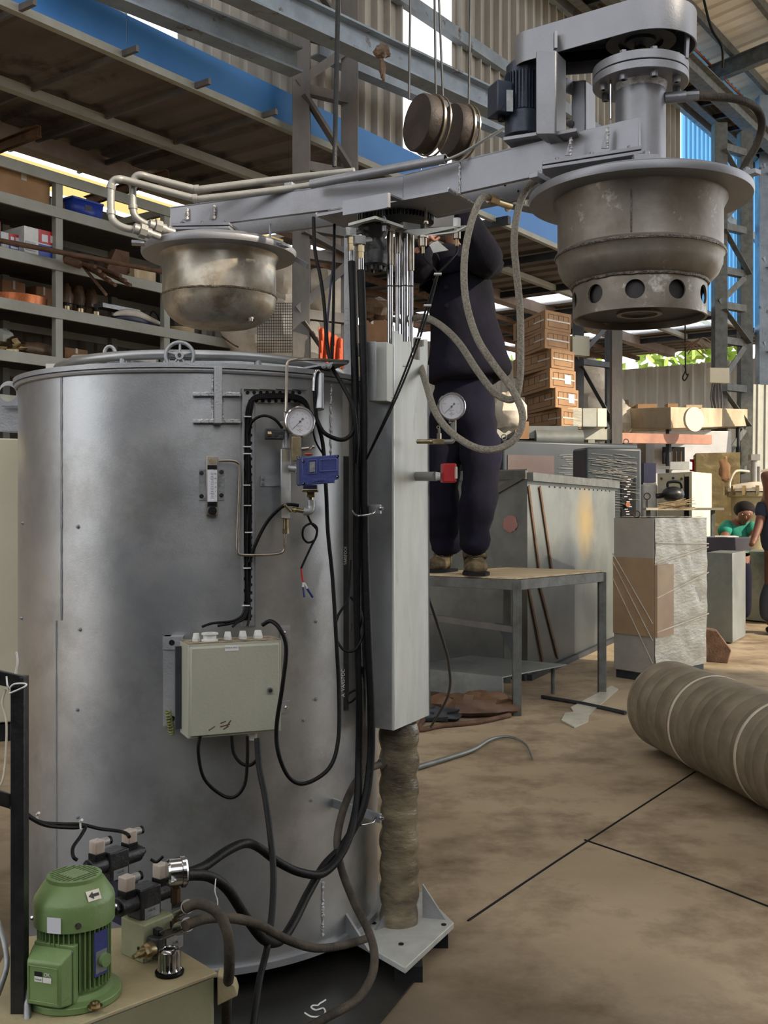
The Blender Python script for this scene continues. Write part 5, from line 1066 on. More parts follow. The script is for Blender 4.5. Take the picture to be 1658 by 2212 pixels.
MB().ob(Pz(262, 2000, zr), Pz(232, 1985, zr) - Pz(262, 2000, zr), V((.02, .03, 0)), Z * .068).done('rear_block', M['bluedk'], vb)
# lower pressure valve
pv = thing('relief_valve', 'dark relief valve with a brass adjusting screw on the face of the cream block', 'valve', K + eR * .02 + Z * .01)
sn2 = V((eR.y, -eR.x, 0)); c = K + sn2 * .004 + eR * .012 + Z * .012
MB().ob(c, eR * .042, sn2 * .022, Z * .028).done('valve_body', mat('dark_brown_casting', (56, 50, 44), (72, 62, 52), .5, .4, 30, .3, 90), pv, bev=.002)
MB().ob(c - eR * .010 - Z * .002, eR * .010, sn2 * .024, Z * .032).done('end_cap', M['blackm'], pv, bev=.002)
MB().ob(c + eR * .008 + sn2 * .0225 + Z * .003, eR * .034, sn2 * .0005, Z * .022).done('name_label', M['zinc'], pv)
text('P-06', c + eR * .026 + sn2 * .0232 + Z * .014, eR, Z, .006, M['ink'], pv, 'label_text', .00005)
b_ = c + sn2 * .012 + Z * .014 - eR * .010
MB().cyl(b_, b_ - eR * .010, .0115, seg=24).cyl(b_ - eR * .010, b_ - eR * .018, .0095, seg=6).cyl(b_ - eR * .018, b_ - eR * .026, .006, seg=12).cyl(b_ - eR * .026, b_ - eR * .036, .0035, seg=6).done('adjusting_screw', M['brass'], pv)
for x in (.002, .036): MB().ob(c + eR * x + Z * .028, eR * .010, sn2 * .012, Z * .010).cyl(c + eR * (x + .005) + sn2 * .012 + Z * .033, c + eR * (x + .005) + sn2 * .016 + Z * .033, .004, seg=12).done('screw_boss', M['blackm'], pv, bev=.001)
# gauge seen from behind
gb = thing('rear_gauge', 'shiny steel pressure gauge seen from the side above the hose couplings', 'gauge', P(380, 1880, 1.60))
c = P(378, 1884, 1.60); ax = V((.92, .35, 0)).normalized()
MB().lathe(c - ax * .012, [(.002, 0), (.018, .0), (.021, .003), (.021, .020), (.0235, .021), (.0235, .026), (.021, .029), (.002, .027)], ax, 48).done('gauge_case', M['chrome'], gb)
MB().cyl(P(379, 1908, 1.6), P(379, 1918, 1.6), .005).cyl(P(379, 1918, 1.6), P(379, 1950, 1.6), .0075, seg=6).cyl(P(379, 1948, 1.6), P(379, 1965, 1.6), .006, seg=6).cyl(P(379, 1965, 1.6), P(380, 2000, 1.6), .003).cyl(P(380, 1985, 1.6), P(380, 2012, 1.6), .006, seg=6).done('gauge_stem', mat('bronze_brown', (92, 70, 52), (70, 54, 42), .35, .8, 30), gb)
for y0, y1, l in ((1967, 1958, 'upper'), (2006, 1997, 'lower')):
    t = thing('hose_coupling', 'bright plated hose coupling on the pump, %s one' % l, 'coupling', P(390, y0, 1.55))
    MB().cyl(P(380, y0 + 3, 1.57), P(387, y0, 1.555), .007, seg=6).cyl(P(386, y0, 1.555), P(405, y1, 1.50), .0098, seg=24).done('crimp_ferrule', M['chrome'], t)
# filler cap
fc = thing('filler_cap', 'chrome fluted filler breather cap on the reservoir top', 'cap', Pz(366, 2103, zr))
c = Pz(366, 2103, zr)
MB().lathe(c, [(.002, .0005), (.0205, .0005), (.021, .004), (.002, .004)], seg=40).done('cap_flange', M['black'], fc)
mb = MB(); n = 72
prof = [(.0165, .004), (.0175, .007), (.0165, .010), (.0165, .030), (.0158, .034), (.012, .037), (.009, .0372), (.0085, .036), (.001, .036)]
mb.lathe(c, prof, seg=n, cap=False)
for v in mb.bm.verts:
    d = V((v.co.x - c.x, v.co.y - c.y, 0)); h = v.co.z - c.z
    if .009 < h < .031:
        a = math.atan2(d.y, d.x); v.co -= d * (.10 * max(0, math.cos(a * 9)) ** 2)
mb.done('cap_dome', M['chrome'], fc)
# cables to valves
for pts, l in [([(20, 1730, 1.5), (50, 1752, 1.55), (85, 1775, 1.6), (130, 1780, 1.65), (175, 1781, 1.68), (215, 1790, 1.68), (255, 1795, 1.66), (272, 1800, 1.64), (279, 1808, 1.63)], 'black cable running from the black post to the far valve plug'),
               ([(20, 1742, 1.5), (60, 1764, 1.55), (100, 1783, 1.6), (160, 1788, 1.65), (184, 1785, 1.66), (175, 1805, 1.65), (158, 1830, 1.62), (158, 1850, 1.60), (167, 1858, 1.60)], 'black cable bending down from the tied pair to the near valve plug')]:
    hose(pts, .0028, 'black', 'valve_cable', l, 'cable')
for (x, y) in ((80, 1768), (173, 1783)): tag(MB().cyl(P(x, y - 8, 1.6), P(x + 1, y + 8, 1.6), .0014).cyl(P(x, y - 8, 1.6), P(x + 4, y - 12, 1.59), .002).done('cable_tie', M['white']), 'white cable tie on the valve cables, %s one' % ('left' if x < 100 else 'right'), 'cable tie')
hose([(325, 1856, 1.6), (338, 1862, 1.6), (352, 1850, 1.6)], .0022, 'black', 'valve_cable', 'short black lead between the two nearest valve plugs', 'cable')
hose([(466, 1898, 1.62), (464, 1925, 1.61), (470, 1950, 1.61), (465, 1985, 1.60)], .0008, 'white', 'string', 'loose white string tied round a dusty hose', 'string')
# black post
bpst = thing('black_post_frame', 'black painted square steel post frame at the left edge', 'frame', P(36, 2300, 1.45))
A = P(22, 2212, 1.42); MB().ob(V((A.x, A.y, 0)), (.0185, 0, 0), (0, .02, 0), Z * P(0, 1463, 1.42).z).done('post', M['blackm'], bpst, bev=.001)
B_ = P(52, 1462, 1.42); MB().beam(P(50, 1475, 1.43), P(-60, 1450, 1.40), .016, .018).done('top_bar', M['blackm'], bpst, bev=.001)
MB().beam(P(22, 1730, 1.43), P(-60, 1705, 1.40), .016, .018).done('middle_bar', M['blackm'], bpst, bev=.001)
tag(MB().tube([P(18, 1490, 1.41), P(30, 1478, 1.405), P(55, 1477, 1.41), P(52, 1484, 1.405), P(20, 1498, 1.405)], .0012).tube([P(14, 1462, 1.41), P(16, 1480, 1.40), P(20, 1488, 1.405)], .0012).tube([P(33, 1455, 1.41), P(38, 1430, 1.41), P(35, 1408, 1.41)], .0014).done('cable_tie', M['white']), 'white cable tie knotted round the top of the black post', 'cable tie')
tag(MB().tube([P(12, 1490, 1.42), P(5, 1520, 1.42), P(14, 1560, 1.42), P(12, 1640, 1.42), P(4, 1690, 1.42), P(-10, 1700, 1.42)], .0016).done('string', M['bag']), 'thin pale cord hanging behind the black post', 'cord')
hose([(-5, 1990, 1.5), (10, 2040, 1.48), (14, 2090, 1.46), (-5, 2150, 1.45)], .004, 'zinc', 'grey_conduit', 'grey conduit curving at the lower left edge of the photo', 'conduit')
hose([(48, 2030, 1.5), (56, 2090, 1.46), (60, 2150, 1.43), (58, 2230, 1.4)], .005, 'zinc', 'grey_conduit', 'grey conduit between the black post and the green motor', 'conduit')
# chalk number on the floor
def fl(px, py, z=.0062): return Pz(px, py, z)
mk = MB()
mk.tube([fl(703, 2160), fl(697, 2164), fl(690, 2168), fl(686, 2172), fl(676, 2172), fl(672, 2176), fl(682, 2182), fl(698, 2178), fl(702, 2188), fl(690, 2196), fl(672, 2196), fl(658, 2188)], .0018, 6, 4)
tag(mk.done('chalk_mark', M['white']), 'white chalk S-shaped numeral written on the dark floor', 'chalk mark')
# steel sheet (dark) on floor under the tank
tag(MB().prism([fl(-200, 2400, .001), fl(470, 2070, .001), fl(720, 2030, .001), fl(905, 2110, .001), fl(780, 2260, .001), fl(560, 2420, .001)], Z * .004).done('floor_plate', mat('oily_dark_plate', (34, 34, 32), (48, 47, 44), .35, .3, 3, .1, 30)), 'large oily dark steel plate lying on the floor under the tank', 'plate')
mb = MB(); corr(mb, AB(-6, -9, 0), ua, 14.6, Z, 7.5, 0.4, 0.04, va); structure(mb, 'added_wall_right', M['wall'])  # added unseen wall, keeps the sun off the near part of the hall
# fascia boards: three blue sheets along the lean-to eave
for i, (p0, p1, l) in enumerate([(-60, 268, 'bright blue fascia sheet, leftmost, above the storage rack'), (270, 634, 'blue fascia sheet with bolt holes, left of the lattice column'),
        (636, 905, 'blue fascia sheet just behind the hanging weights'), (907, 1240, 'blue fascia sheet seen behind the worker and right vessel')]):
    A, B_ = AB(Aof(p0, 4.8), 4.78, 3.63), AB(Aof(p1, 4.8), 4.78, 3.63)
    t = tag(MB().ob(A, B_ - A, va * .006, Z * .215).ob(A + Z * .215, B_ - A, va * .03, Z * .006).done('fascia_sheet', M['bluesheet']), l, 'fascia sheet')
# eave angles under the soffit
ang = [(4.72, 3.56, 0.045, 'pale steel eave angle along the blue fascia'), (5.55, 3.53, 0.06, 'whitish steel purlin under the dark soffit, middle one'), (6.28, 3.50, 0.13, 'pinkish grey channel beam under the soffit above the rack')]
for b, z, h, l in ang:
    e = 16.6
    tag(MB().ang(AB(-3, b, z), AB(e, b, z), h, 0.008).done('purlin', M['rack'] if b < 6 else mat('pinkish_primer', (150, 136, 128), (128, 112, 104), .6, .1, 4)), l, 'purlin')
# cross rails under the soffit
xr = [(70, 20), (292, 118), (448, 188), (592, 252)]
nm = ['square tube cross rail under the soffit, leftmost', 'square tube cross rail ending at the second fascia joint', 'square tube cross rail, third from the left under the soffit', 'square tube cross rail under the soffit nearest the lattice column']
for (px, py), l in zip(xr, nm):
    a = Aof(px, 4.62)
    tag(MB().beam(AB(a, 4.60, 3.585), AB(a, 6.6, 3.575), 0.022, 0.034).done('cross_rail', M['post']), l, 'rail')
for a in (8.2, 9.6, 11, 12.4, 13.8, 15.2):
    tag(MB().beam(AB(a, 4.60, 3.56), AB(a, 8.4, 3.56), 0.05, 0.07).done('cross_rail', M['darkst']), 'dark steel rafter under the lean-to roof behind the worker', 'rail', 'rafters of the far lean-to roof')
for b in (6.9, 7.3, 7.7, 8.1):
    tag(MB().beam(AB(7.7, b, 3.52), AB(16.6, b, 3.52), 0.05, 0.06).done('purlin', M['rust']), 'brownish purlin under the far lean-to roof', 'purlin', 'purlins of the far lean-to roof')
for px, y in ((58, 258), (334, 328)):                            # rusty channel ends poking out
    a = Aof(px, 5.9); tag(MB().chan(AB(a, 5.75, 3.42), AB(a - .05, 6.6, 3.36), .035, .075, .006).done('channel_offcut', M['rust']), 'short rusty channel jutting out over the %s end of the pinkish beam' % ('left' if px < 100 else 'right'), 'steel channel')
# girts on the upper wall
for i, (b, z, l) in enumerate([(4.9, 5.15, 'long horizontal girt on the upper side wall, lower one'), (4.9, 6.2, 'long horizontal girt high on the upper side wall')]):
    tag(MB().chan(AB(-2, b, z), AB(19, b, z), .07, .11, .008).done('wall_girt', M['girder']), l, 'girt')
# two big blue grey girders in front of the wall
def level_pair(p0, p1, d_ref, x_ref):
    """two pixels on a level line + the depth at pixel x_ref -> 3D ends"""
    (x0, y0), (x1, y1) = p0, p1
    yr = y0 + (y1 - y0) * (x_ref - x0) / (x1 - x0); z = 1 + (1106 - yr) * d_ref / F
    return Pz(x0, y0, z), Pz(x1, y1, z)
A, B_ = level_pair((130, -75), (640, 134), 6.7, 640)
tag(MB().ibeam(A, B_, .12, .16, .014).done('steel_girder', M['girder']), 'blue-grey girder ending at the left post of the lattice column', 'girder')
A, B_ = level_pair((480, -45), (1120, 250), 6.6, 769)
tag(MB().ibeam(A, B_, .13, .17, .014).done('steel_girder', M['girder']), 'long pitted blue-grey girder passing in front of the lattice column', 'girder')
A, B_ = level_pair((690, 90), (1240, 330), 7.6, 769)
tag(MB().chan(A, B_, .10, .17, .012).done('steel_girder', M['girder']), 'pale girder on the wall side behind the hanging weights', 'girder')
# torn rag on the girder
t = MB().ball(P(825, 112, 6.3), .05, .9, .6, .8, lump=.6).ball(P(826, 148, 6.3), .04, .5, .4, 1.6, lump=.6).done('cloth_rag', M['brownbag']); tag(t, 'brown torn rag stuck on the long girder', 'rag')
# lattice columns
def lattice(name, label, pa, pb, w, z0, z1, levels, m, b=None, dd=None, extra=None):
    t = thing(name, label, 'column', (pa.x, pa.y, z0))
    for p in (pa, pb):
        for o2 in ((0, 0),):
            q = V((p.x, p.y, 0))
            MB().ob(q + V((-w/2, -w/2, z0)), (w, 0, 0), (0, w, 0), (0, 0, z1 - z0)).done('post', m, t, bev=.003)
    up = 1
    for i, z in enumerate(levels):
        A = V((pa.x, pa.y - w * .5, z)); B_ = V((pb.x, pb.y - w * .5, z))
        MB().ang(A, B_, w * .55, .008).done('lacing_bar', m, t)
        if i + 1 < len(levels):
            z2 = levels[i + 1]
            a0, b0 = (A, V((pb.x, pb.y - w*.5, z2))) if up else (B_, V((pa.x, pa.y - w*.5, z2)))
            MB().ang(a0 + Z * .03, b0 - Z * .03, w * .5, .008).done('diagonal_brace', m, t); up = not up
    return t
def zat(py, d): return 1 + (1106 - py) * d / F
pa, pb = P(651, 0, 7.1), P(755, 0, 7.3)
lattice('lattice_column', 'rusty grey lattice column rising behind the middle of the arm', pa, pb, .115, 0, 6.6, [zat(y, 7.1) for y in (950, 850, 690, 560, 500, 370, 205, 85, -60, -200)], M['post'])
pa, pb = P(1248, 0, 10.6), P(1318, 0, 10.9)
lattice('lattice_column', 'dark lattice column beside the stack of cardboard boxes', pa, pb, .10, 0, 3.55, [zat(y, 10.7) for y in (1000, 920, 790, 690, 600)], M['darkst'])
tag(MB().ibeam(P(1330, 960, 10.2), P(1330, 640, 10.2), .10, .10, .01, up=(0, 1, 0)).done('steel_post', M['post']), 'rust-streaked steel post right of the dark lattice column', 'post')
pa, pb = P(1553, 0, 13.6), P(1608, 0, 13.9)
lattice('lattice_column', 'tall lattice tower at right with a beige switch box', pa, pb, .16, 0, 5.95, [zat(y, 13.7) for y in (1020, 925, 845, 745, 670, 595, 500, 420, 330)], M['frame'])
pa, pb = P(1648, 0, 15.4), P(1760, 0, 15.8)
lattice('lattice_column', 'bluish lattice tower at the right edge of the photo', pa, pb, .18, 0, 7.0, [zat(y, 15.5) for y in (940, 850, 760, 690, 580, 480, 380, 290)], M['girder'])
# runway truss under the main roof
t = thing('runway_truss', 'pale grey crane runway truss high on the right beneath the roof', 'truss', AB(6, 4.4, 6.1))
MB().ibeam(AB(3, 4.38, 6.16), AB(20, 4.38, 6.16), .16, .2, .015).done('chord', M['frame'], t)
MB().ibeam(AB(3, 4.70, 6.16), AB(20, 4.70, 6.16), .1, .14, .015).done('chord', M['frame'], t)
for k in range(30):
    MB().beam(AB(3.3 + k * .55, 4.38, 6.14), AB(3.3 + k * .55, 4.72, 6.14), .05, .06).done('rung', M['darkst'], t)
MB().ob(AB(5, 4.42, 6.24), ua * 14, va * .5, Z * .01).done('deck', M['rust'], t)
tag(MB().tube([AB(5, 4.86, 7.0), AB(20, 4.86, 7.0)], .018, n=1).done('copper_pipe', M['copper']), 'thin copper pipe running along the wall top under the roof, at right', 'pipe')
tag(MB().chan(AB(3, 4.9, 6.88), AB(20, 4.9, 6.88), .08, .12, .01).done('eave_beam', M['frame']), 'grey eave beam under the copper pipe, upper right', 'beam')
# rafters and purlins of the main roof
for i, a in enumerate((7.5, 11.2, 14.2, 16.2, 18.6)):
    tag(MB().ibeam(roof_pt(a, 0) - Z * .28, roof_pt(a, 12.8) - Z * .28, .12, .22, .012).done('rafter', M['frame']), 'grey roof rafter under pale roof sheets, upper right corner', 'rafter', 'main roof rafters')
for q in (.45, 1.1, 1.9, 2.8, 4.0, 5.4, 6.8):
    tag(MB().chan(roof_pt(3, q) - Z * .10, roof_pt(21.5, q) - Z * .10, .06, .12, .008).done('roof_purlin', M['frame']), 'thin purlin crossing the main roof rafters, upper right corner', 'purlin', 'main roof purlins')
tag(MB().tube([P(1515, -20, 10), P(1535, 60, 10), P(1558, 100, 10), P(1560, 145, 10.2)], .012).done('hanging_cable', M['black']), 'thin black cable sagging from the roof at upper right', 'cable')
# -------------------------------------------------------------- storage rack
RB0, RB1 = 5.84, 6.42
zs = [3.19, 2.965, 2.62, 2.305, 1.98, 1.70, 1.40]
rk = thing('storage_rack', 'long pale grey steel storage rack with crowded shelves under the soffit', 'rack', AB(4.4, RB0, 0))
ups = (2.53, 3.47, 4.41, 5.35, 6.29)
for a in ups:
    for b in (RB0, RB1):
        MB().ob(AB(a - .028, b, 0), ua * .056, va * .045, Z * 3.22).done('upright', M['rack'], rk, bev=.003)
for k, z in enumerate(zs):
    MB().ob(AB(2.2, RB0 - .012, z - .035), ua * 4.12, va * .02, Z * .07).done('shelf_beam', M['rack'], rk, bev=.002)
    MB().ob(AB(2.2, RB1 + .03, z - .035), ua * 4.12, va * .02, Z * .06).done('shelf_beam', M['rack'], rk, bev=.002)
    if k: MB().ob(AB(2.2, RB0 + .01, z + .015), ua * 4.10, va * .60, Z * .012).done('shelf_board', M['soffit'], rk)
for a in ups[1:]:
    MB().beam(AB(a, RB0, 3.19), AB(a, RB1, 3.19), .04, .05).done('cross_brace', M['rack'], rk)
def on_shelf(px, k, db): return AB(Aof(px, RB0 + db), RB0 + db, zs[k] + .028)
def carton(o, x, y, z, name, label, m=None, group=None, cat='box', tape=True):
    t = thing(name, label, cat, o, group)
    MB().ob(o, x, y, z).done('carton', m or M['card'], t, bev=.004)
    n = x.cross(z).normalized() if x.cross(z).dot(V((0, -1, 0))) > 0 else -x.cross(z).normalized()
    if tape: MB().ob(o + z + x * .45, x * .1, y, Z * .002).ob(o + x * .45 + z * .72 + n * .001, x * .1, z * .28, n * .001).done('tape', M['tape'], t)
    return t
def rbox(px0, px1, k, db, dep, h, label, m=None, name='cardboard_box', tape=True):
    o = on_shelf(px0, k, db); a1 = Aof(px1, RB0 + db); a0 = Aof(px0, RB0 + db)
    return carton(o, ua * (a1 - a0), va * dep, Z * h, name, label, m, tape=tape)
rbox(-8, 108, 1, .05, .4, .19, 'long brown carton on the top shelf of the rack, left end')
rbox(109, 122, 1, .12, .3, .10, 'small grey block beside the long carton, top shelf', M['rack'], 'block', False)
rbox(134, 148, 1, .14, .3, .10, 'small beige carton right of the rack upright, top shelf', M['card2'], tape=False)
def bin_(px0, px1, k, db, h, label):
    o = on_shelf(px0, k, db); L = Aof(px1, RB0 + db) - Aof(px0, RB0 + db); D = .26; s = .9
    t = thing('plastic_bin', label, 'bin', o)
    b = [o + ua * (L * .07), o + ua * L * .93, o + ua * L * .93 + va * D, o + ua * L * .07 + va * D]
    tp = [o + Z * h, o + ua * L + Z * h, o + ua * L + va * D + Z * h, o + va * D + Z * h]
    mb = MB(); 
    for i in range(4):
        j = (i + 1) % 4; mb.poly([b[i], b[j], tp[j], tp[i]])
    mb.poly(b); mb.done('bin_body', M['bin'], t, solid=.004)
    MB().beam(tp[0], tp[1], .012, .012).beam(tp[1], tp[2], .012, .012).beam(tp[2], tp[3], .012, .012).beam(tp[3], tp[0], .012, .012).done('rim', M['bin'], t)
    MB().ob((tp[0]*.62 + tp[1]*.38) - Z*h*.55 - va*.004, ua*L*.24, va*.004, Z*h*.3).done('label_holder', M['bluedk'], t)
bin_(157, 223, 1, .05, .125, 'open bright blue plastic bin on the top shelf')
bin_(270, 306, 2, .25, .10, 'blue plastic bin at the back of the second shelf near the vessel')
# red/white/blue printed boxes
def printed(px0, px1, k, db, h, label, side=False):
    o = on_shelf(px0, k, db); L = Aof(px1, RB0 + db) - Aof(px0, RB0 + db)
    t = thing('printed_box', label, 'box', o)
    MB().ob(o, ua * L, va * .3, Z * h).done('carton', M['white'], t, bev=.002)
    f = -va * .002
    MB().ob(o + f + ua * L * .42 + Z * h * .55, ua * L * .58, f, Z * h * .45).done('red_panel', M['red'], t)
    MB().ob(o + f + ua * L * .42 + Z * h * .03, ua * L * .58, f, Z * h * .47).done('blue_panel', M['bin'], t)
    MB().ob(o + f * 2 + ua * L * .5 + Z * h * .6, ua * L * .18, f, Z * h * .25).ob(o + f * 2 + ua * L * .76 + Z * h * .62, ua * L * .18, f, Z * h * .25).ob(o + f*2 + ua*L*.5 + Z*h*.3, ua*L*.4, f, Z*h*.1).done('white_print', M['dial'], t)
    MB().ob(o + f + ua * L * .04 + Z * h * .2, ua * L * .3, f, Z * h * .3).done('grey_print', M['zinc'], t)
printed(52, 125, 2, .04, .19, 'red, white and blue printed box beside the rack upright, second shelf')
printed(2, 42, 2, .10, .135, 'smaller red and blue printed box, second shelf left end')
printed(-22, 0, 2, .05, .18, 'red and white printed box cut off by the left edge of the photo')
# contents
rbox(5, 55, 3, .3, .2, .2, 'dark reddish carton in shade on the third shelf, left', M['card2'])
rbox(78, 112, 3, .3, .2, .2, 'dull brown carton in shade, third shelf beside the upright', M['card2'])
rbox(225, 242, 3, .35, .15, .1, 'small orange-brown carton at the back of the third shelf', M['card2'], tape=False)
rbox(246, 276, 3, .35, .15, .1, 'brown carton at the back of the third shelf, right of a smaller one', M['card2'], tape=False)
c = on_shelf(28, 3, .20) + Z * .02
t = MB().lathe(c - Z * .02, [(.02, 0), (.21, 0), (.215, .06), (.02, .06)], seg=48).done('copper_coil', M['copper']); tag(t, 'flat coil of shiny copper strip on the third shelf, left', 'coil')
for i, px in enumerate((142, 168, 195)):
    c = on_shelf(px, 3, .30)
    tag(MB().ball(c + Z * .13, .065, .8, .8, 2.0, lump=.35, ls=2).done('wrapped_cylinder', M['brownbag']), 'film-wrapped dark cylinder on the third shelf, %s of three' % ('leftmost', 'middle', 'rightmost')[i], 'wrapped part')
for i, px in enumerate((142, 172, 206)):
    c = on_shelf(px, 3, .10)
    t = thing('brass_valve', 'brass valve with black head on the third shelf, %s of three' % ('leftmost', 'middle', 'rightmost')[i], 'valve', c)
    MB().cyl(c, c + Z * .05, .028).done('valve_body', M['brass'], t)
    MB().cyl(c + Z * .05, c + Z * .075, .02).cyl(c + Z * .075 - ua * .06, c + Z * .075 + ua * .06, .004, seg=8).done('valve_head', M['black'], t)
rnd = random.Random(3)
pts = [on_shelf(px, 3, .15) + Z * z for px, z in ((240, .02), (262, .05), (290, .055), (320, .035), (345, .02))]
tag(MB().tube(pts, .045, taper=lambda u: .4 + math.sin(u * PI)).done('cloth_bundle', M['bluedk']), 'dark blue cloth bundle lying on the third shelf', 'cloth')
pts = [p + Z * .035 + V((.02, -.03, 0)) for p in pts]
tag(MB().tube(pts, .025, taper=lambda u: .3 + math.sin(u * PI)).done('cloth_bundle', M['bag']), 'pale ragged cloth lying over the dark blue bundle, third shelf', 'cloth')
tag(MB().tube([on_shelf(px, 3, .2) + Z * z for px, z in ((318, .05), (330, .16), (345, .10), (335, .03), (352, .12), (358, .02))], .006).done('wire_coil', M['black']), 'loose black wire loops at the right end of the third shelf', 'wire')
tag(MB().ob(on_shelf(222, 3, .12) + Z * .10, ua * .34, va * .1, Z * .03).done('metal_bar', M['zinc']), 'pale metal bar lying raised on the third shelf', 'bar')
# tube bundle sticking out of the second shelf
for i in range(8):
    a = on_shelf(150 + i * 3, 2, .1) + Z * (.05 + .012 * (i % 3)); b = P(205 + i * 11, 576 + (i * 7) % 30 + i * 3, 6.6)
    d = (b - a)
    tag(MB().cyl(a - d * .15, b, .011, seg=12).done('metal_tube', M['rust']), 'thin dusty metal tube in the loose bundle hanging over the second shelf edge', 'tube', 'tube bundle on the rack')
tag(MB().cyl(P(183, 580, 6.9), P(229, 636, 6.5), .010, seg=12).done('metal_tube', M['rust']), 'single thin tube slanting steeply down from the tube bundle', 'tube')
tag(MB().cyl(P(143, 562, 6.85), P(172, 572, 6.8), .026, seg=16).done('metal_tube', M['rust']), 'short fat tube stub at the left of the tube bundle', 'tube')
tag(MB().cyl(P(-30, 514, 6.6), P(352, 587, 7.3), .017, seg=12).done('long_pipe', M['rust']), 'long thin brown pipe lying slanted across the front of the rack', 'pipe')
tag(MB().ob(on_shelf(232, 2, .08), ua * .18, va * .2, Z * .06).hull8([on_shelf(232, 2, .08) + Z*.06, on_shelf(232, 2, .08) + Z*.06 + ua*.2, on_shelf(232, 2, .08) + Z*.06 + ua*.2 + va*.05, on_shelf(232, 2, .08) + Z*.06 + va*.05],
    [on_shelf(250, 2, .08) + Z*.2, on_shelf(250, 2, .08) + Z*.2 + ua*.12, on_shelf(250, 2, .08) + Z*.2 + ua*.12 + va*.05, on_shelf(250, 2, .08) + Z*.2 + va*.05]).done('folded_board', M['rust']), 'rust-brown folded board leaning on the second shelf', 'board')
tag(MB().ob(on_shelf(290, 2, .04), ua * .2, va * .25, Z * .09).done('wood_block', M['ply']), 'pale wooden block on the second shelf beside the folded board', 'wood')
tag(MB().ball(on_shelf(220, 2, .3) + Z * .05, .05, 1, .6, .8, lump=.2).done('plastic_bag', M['white']), 'small whitish plastic bag at the back of the second shelf', 'bag')
# bottom visible shelf
tag(MB().ball(on_shelf(72, 4, .16) + Z * .055, .10, 1.6, .9, .55, lump=.25, ls=2, rz=.6).done('film_parcel', M['brownbag']), 'brown film-wrapped parcel on the fourth shelf beside the upright', 'parcel')
tag(MB().ball(on_shelf(22, 4, .15) + Z * .05, .09, 1.2, .9, .6, lump=.7, ls=5).done('wire_heap', M['brass']), 'tangled brassy wire heap on the fourth shelf, left end', 'wire')
tag(MB().ball(on_shelf(5, 4, .2) + Z * .1, .08, 1, 1, 1.0, lump=.3, ls=2).done('plastic_bag', M['rack']), 'pale grey bag behind the tangled wire, fourth shelf', 'bag')
rbox(140, 190, 4, .2, .2, .12, 'dull grey-brown carton right of the upright, fourth shelf', M['card2'])
tag(MB().ball(on_shelf(190, 4, .12) + Z * .035, .09, 1.5, .8, .4, lump=.3, rz=.6).done('sack', M['brownbag']), 'flat brown sack lying on the fourth shelf, middle', 'sack')
tag(MB().ball(on_shelf(270, 4, .2) + Z * .05, .07, 1.3, .8, .6, lump=.5, ls=4).done('cloth_heap', M['rack']), 'crumpled pale cloth on the fourth shelf behind the tank pipes', 'cloth')
for i in range(4):
    tag(MB().lathe(on_shelf(385, 3, .15) + Z * (.002 + i * .013), [(.10, 0), (.12, 0), (.12, .012), (.10, .012), (.10, 0)], seg=32, cap=False).done('ring_gasket', M['ply']), 'pale flat ring in the small stack left of the fourth rack upright', 'ring', 'rings stacked on the rack')
tag(MB().tube([on_shelf(480, 3, .0) + Z * .02, P(490, 735, 7.9), P(505, 745, 7.9), P(515, 750, 7.9)], .006).done('cable_end', M['rust']), 'thin brown cable ends hanging off the shelf below the left vessel', 'cable')
# -------------------------------------------------------------- bags, mesh cage behind the column
def sack(px, py, d, r, sx, sz, label, m='bag', name='woven_sack', lump=.35):
    return tag(MB().ball(P(px, py, d), r, sx, .8, sz, u=24, v=16, lump=lump, ls=2.2).done(name, M[m]), label, 'sack')
tag(MB().ob(AB(6.5, 5.2, 0), ua * 2.6, va * 1.0, Z * 2.02).done('cage_plinth', M['darkst']), 'dark closed base under the piled white sacks', 'crate')
sack(600, 600, 8.4, .22, 1, .8, 'white woven sack right of the left vessel, upper one')
sack(603, 655, 8.5, .24, 1, .6, 'white woven sack under the upper one behind the mesh')
sack(590, 735, 8.3, .30, 1.2, .9, 'large pale sack behind the wire mesh panel', 'bag')
sack(700, 640, 8.9, .24, .9, .9, 'white sack seen between the two posts of the lattice column')
sack(700, 730, 8.9, .28, .9, .9, 'lower white sack seen between the lattice column posts')
sack(820, 800, 9.2, .24, 1, .7, 'pale sack at the foot of the brown carton behind the arm')
t = MB()
for i in range(17):
    t.beam(P(556 + i * 5, 762, 7.9), P(556 + i * 5, 655, 7.9), .004, .004)
for i in range(18):
    t.beam(P(556, 655 + i * 6.2, 7.9), P(638, 655 + i * 6.2, 7.9), .004, .004)
tag(t.done('wire_mesh_panel', M['blackm']), 'square wire mesh panel left of the lattice column', 'mesh panel')
t = MB().grid(lambda u, v: P(688 + 52 * u, 705 + 28 * u + (85 + 10 * u - 28 * u) * v, 7.0) + V((0, .02 * math.sin(u * 25 + v * 3), 0)), 24, 6)
tag(t.done('orange_sheet', M['orange'], solid=.004), 'orange pleated plastic sheet hanging behind the furnace top', 'sheet')
tag(MB().ob(V((P(770, 0, 9.6).x, 9.58, 0)), (.34, .02, 0), (.1, .45, 0), Z * (P(0, 741, 9.6).z - .004)).done('dark_stand', M['darkst']), 'dark tall stand under the worn carton behind the arm motor', 'stand')
carton(P(778, 740, 9.6), P(828, 745, 9.9) - P(778, 740, 9.6), V((.1, .4, 0)), Z * .25, 'cardboard_box', 'worn brown carton with torn sacking on top behind the arm motor', M['card2'])
tag(MB().ball(P(808, 668, 9.5), .14, 1.2, .6, .7, lump=.5, ls=4).done('torn_sacking', M['brownbag']), 'crumpled torn sacking on the worn carton', 'sacking')
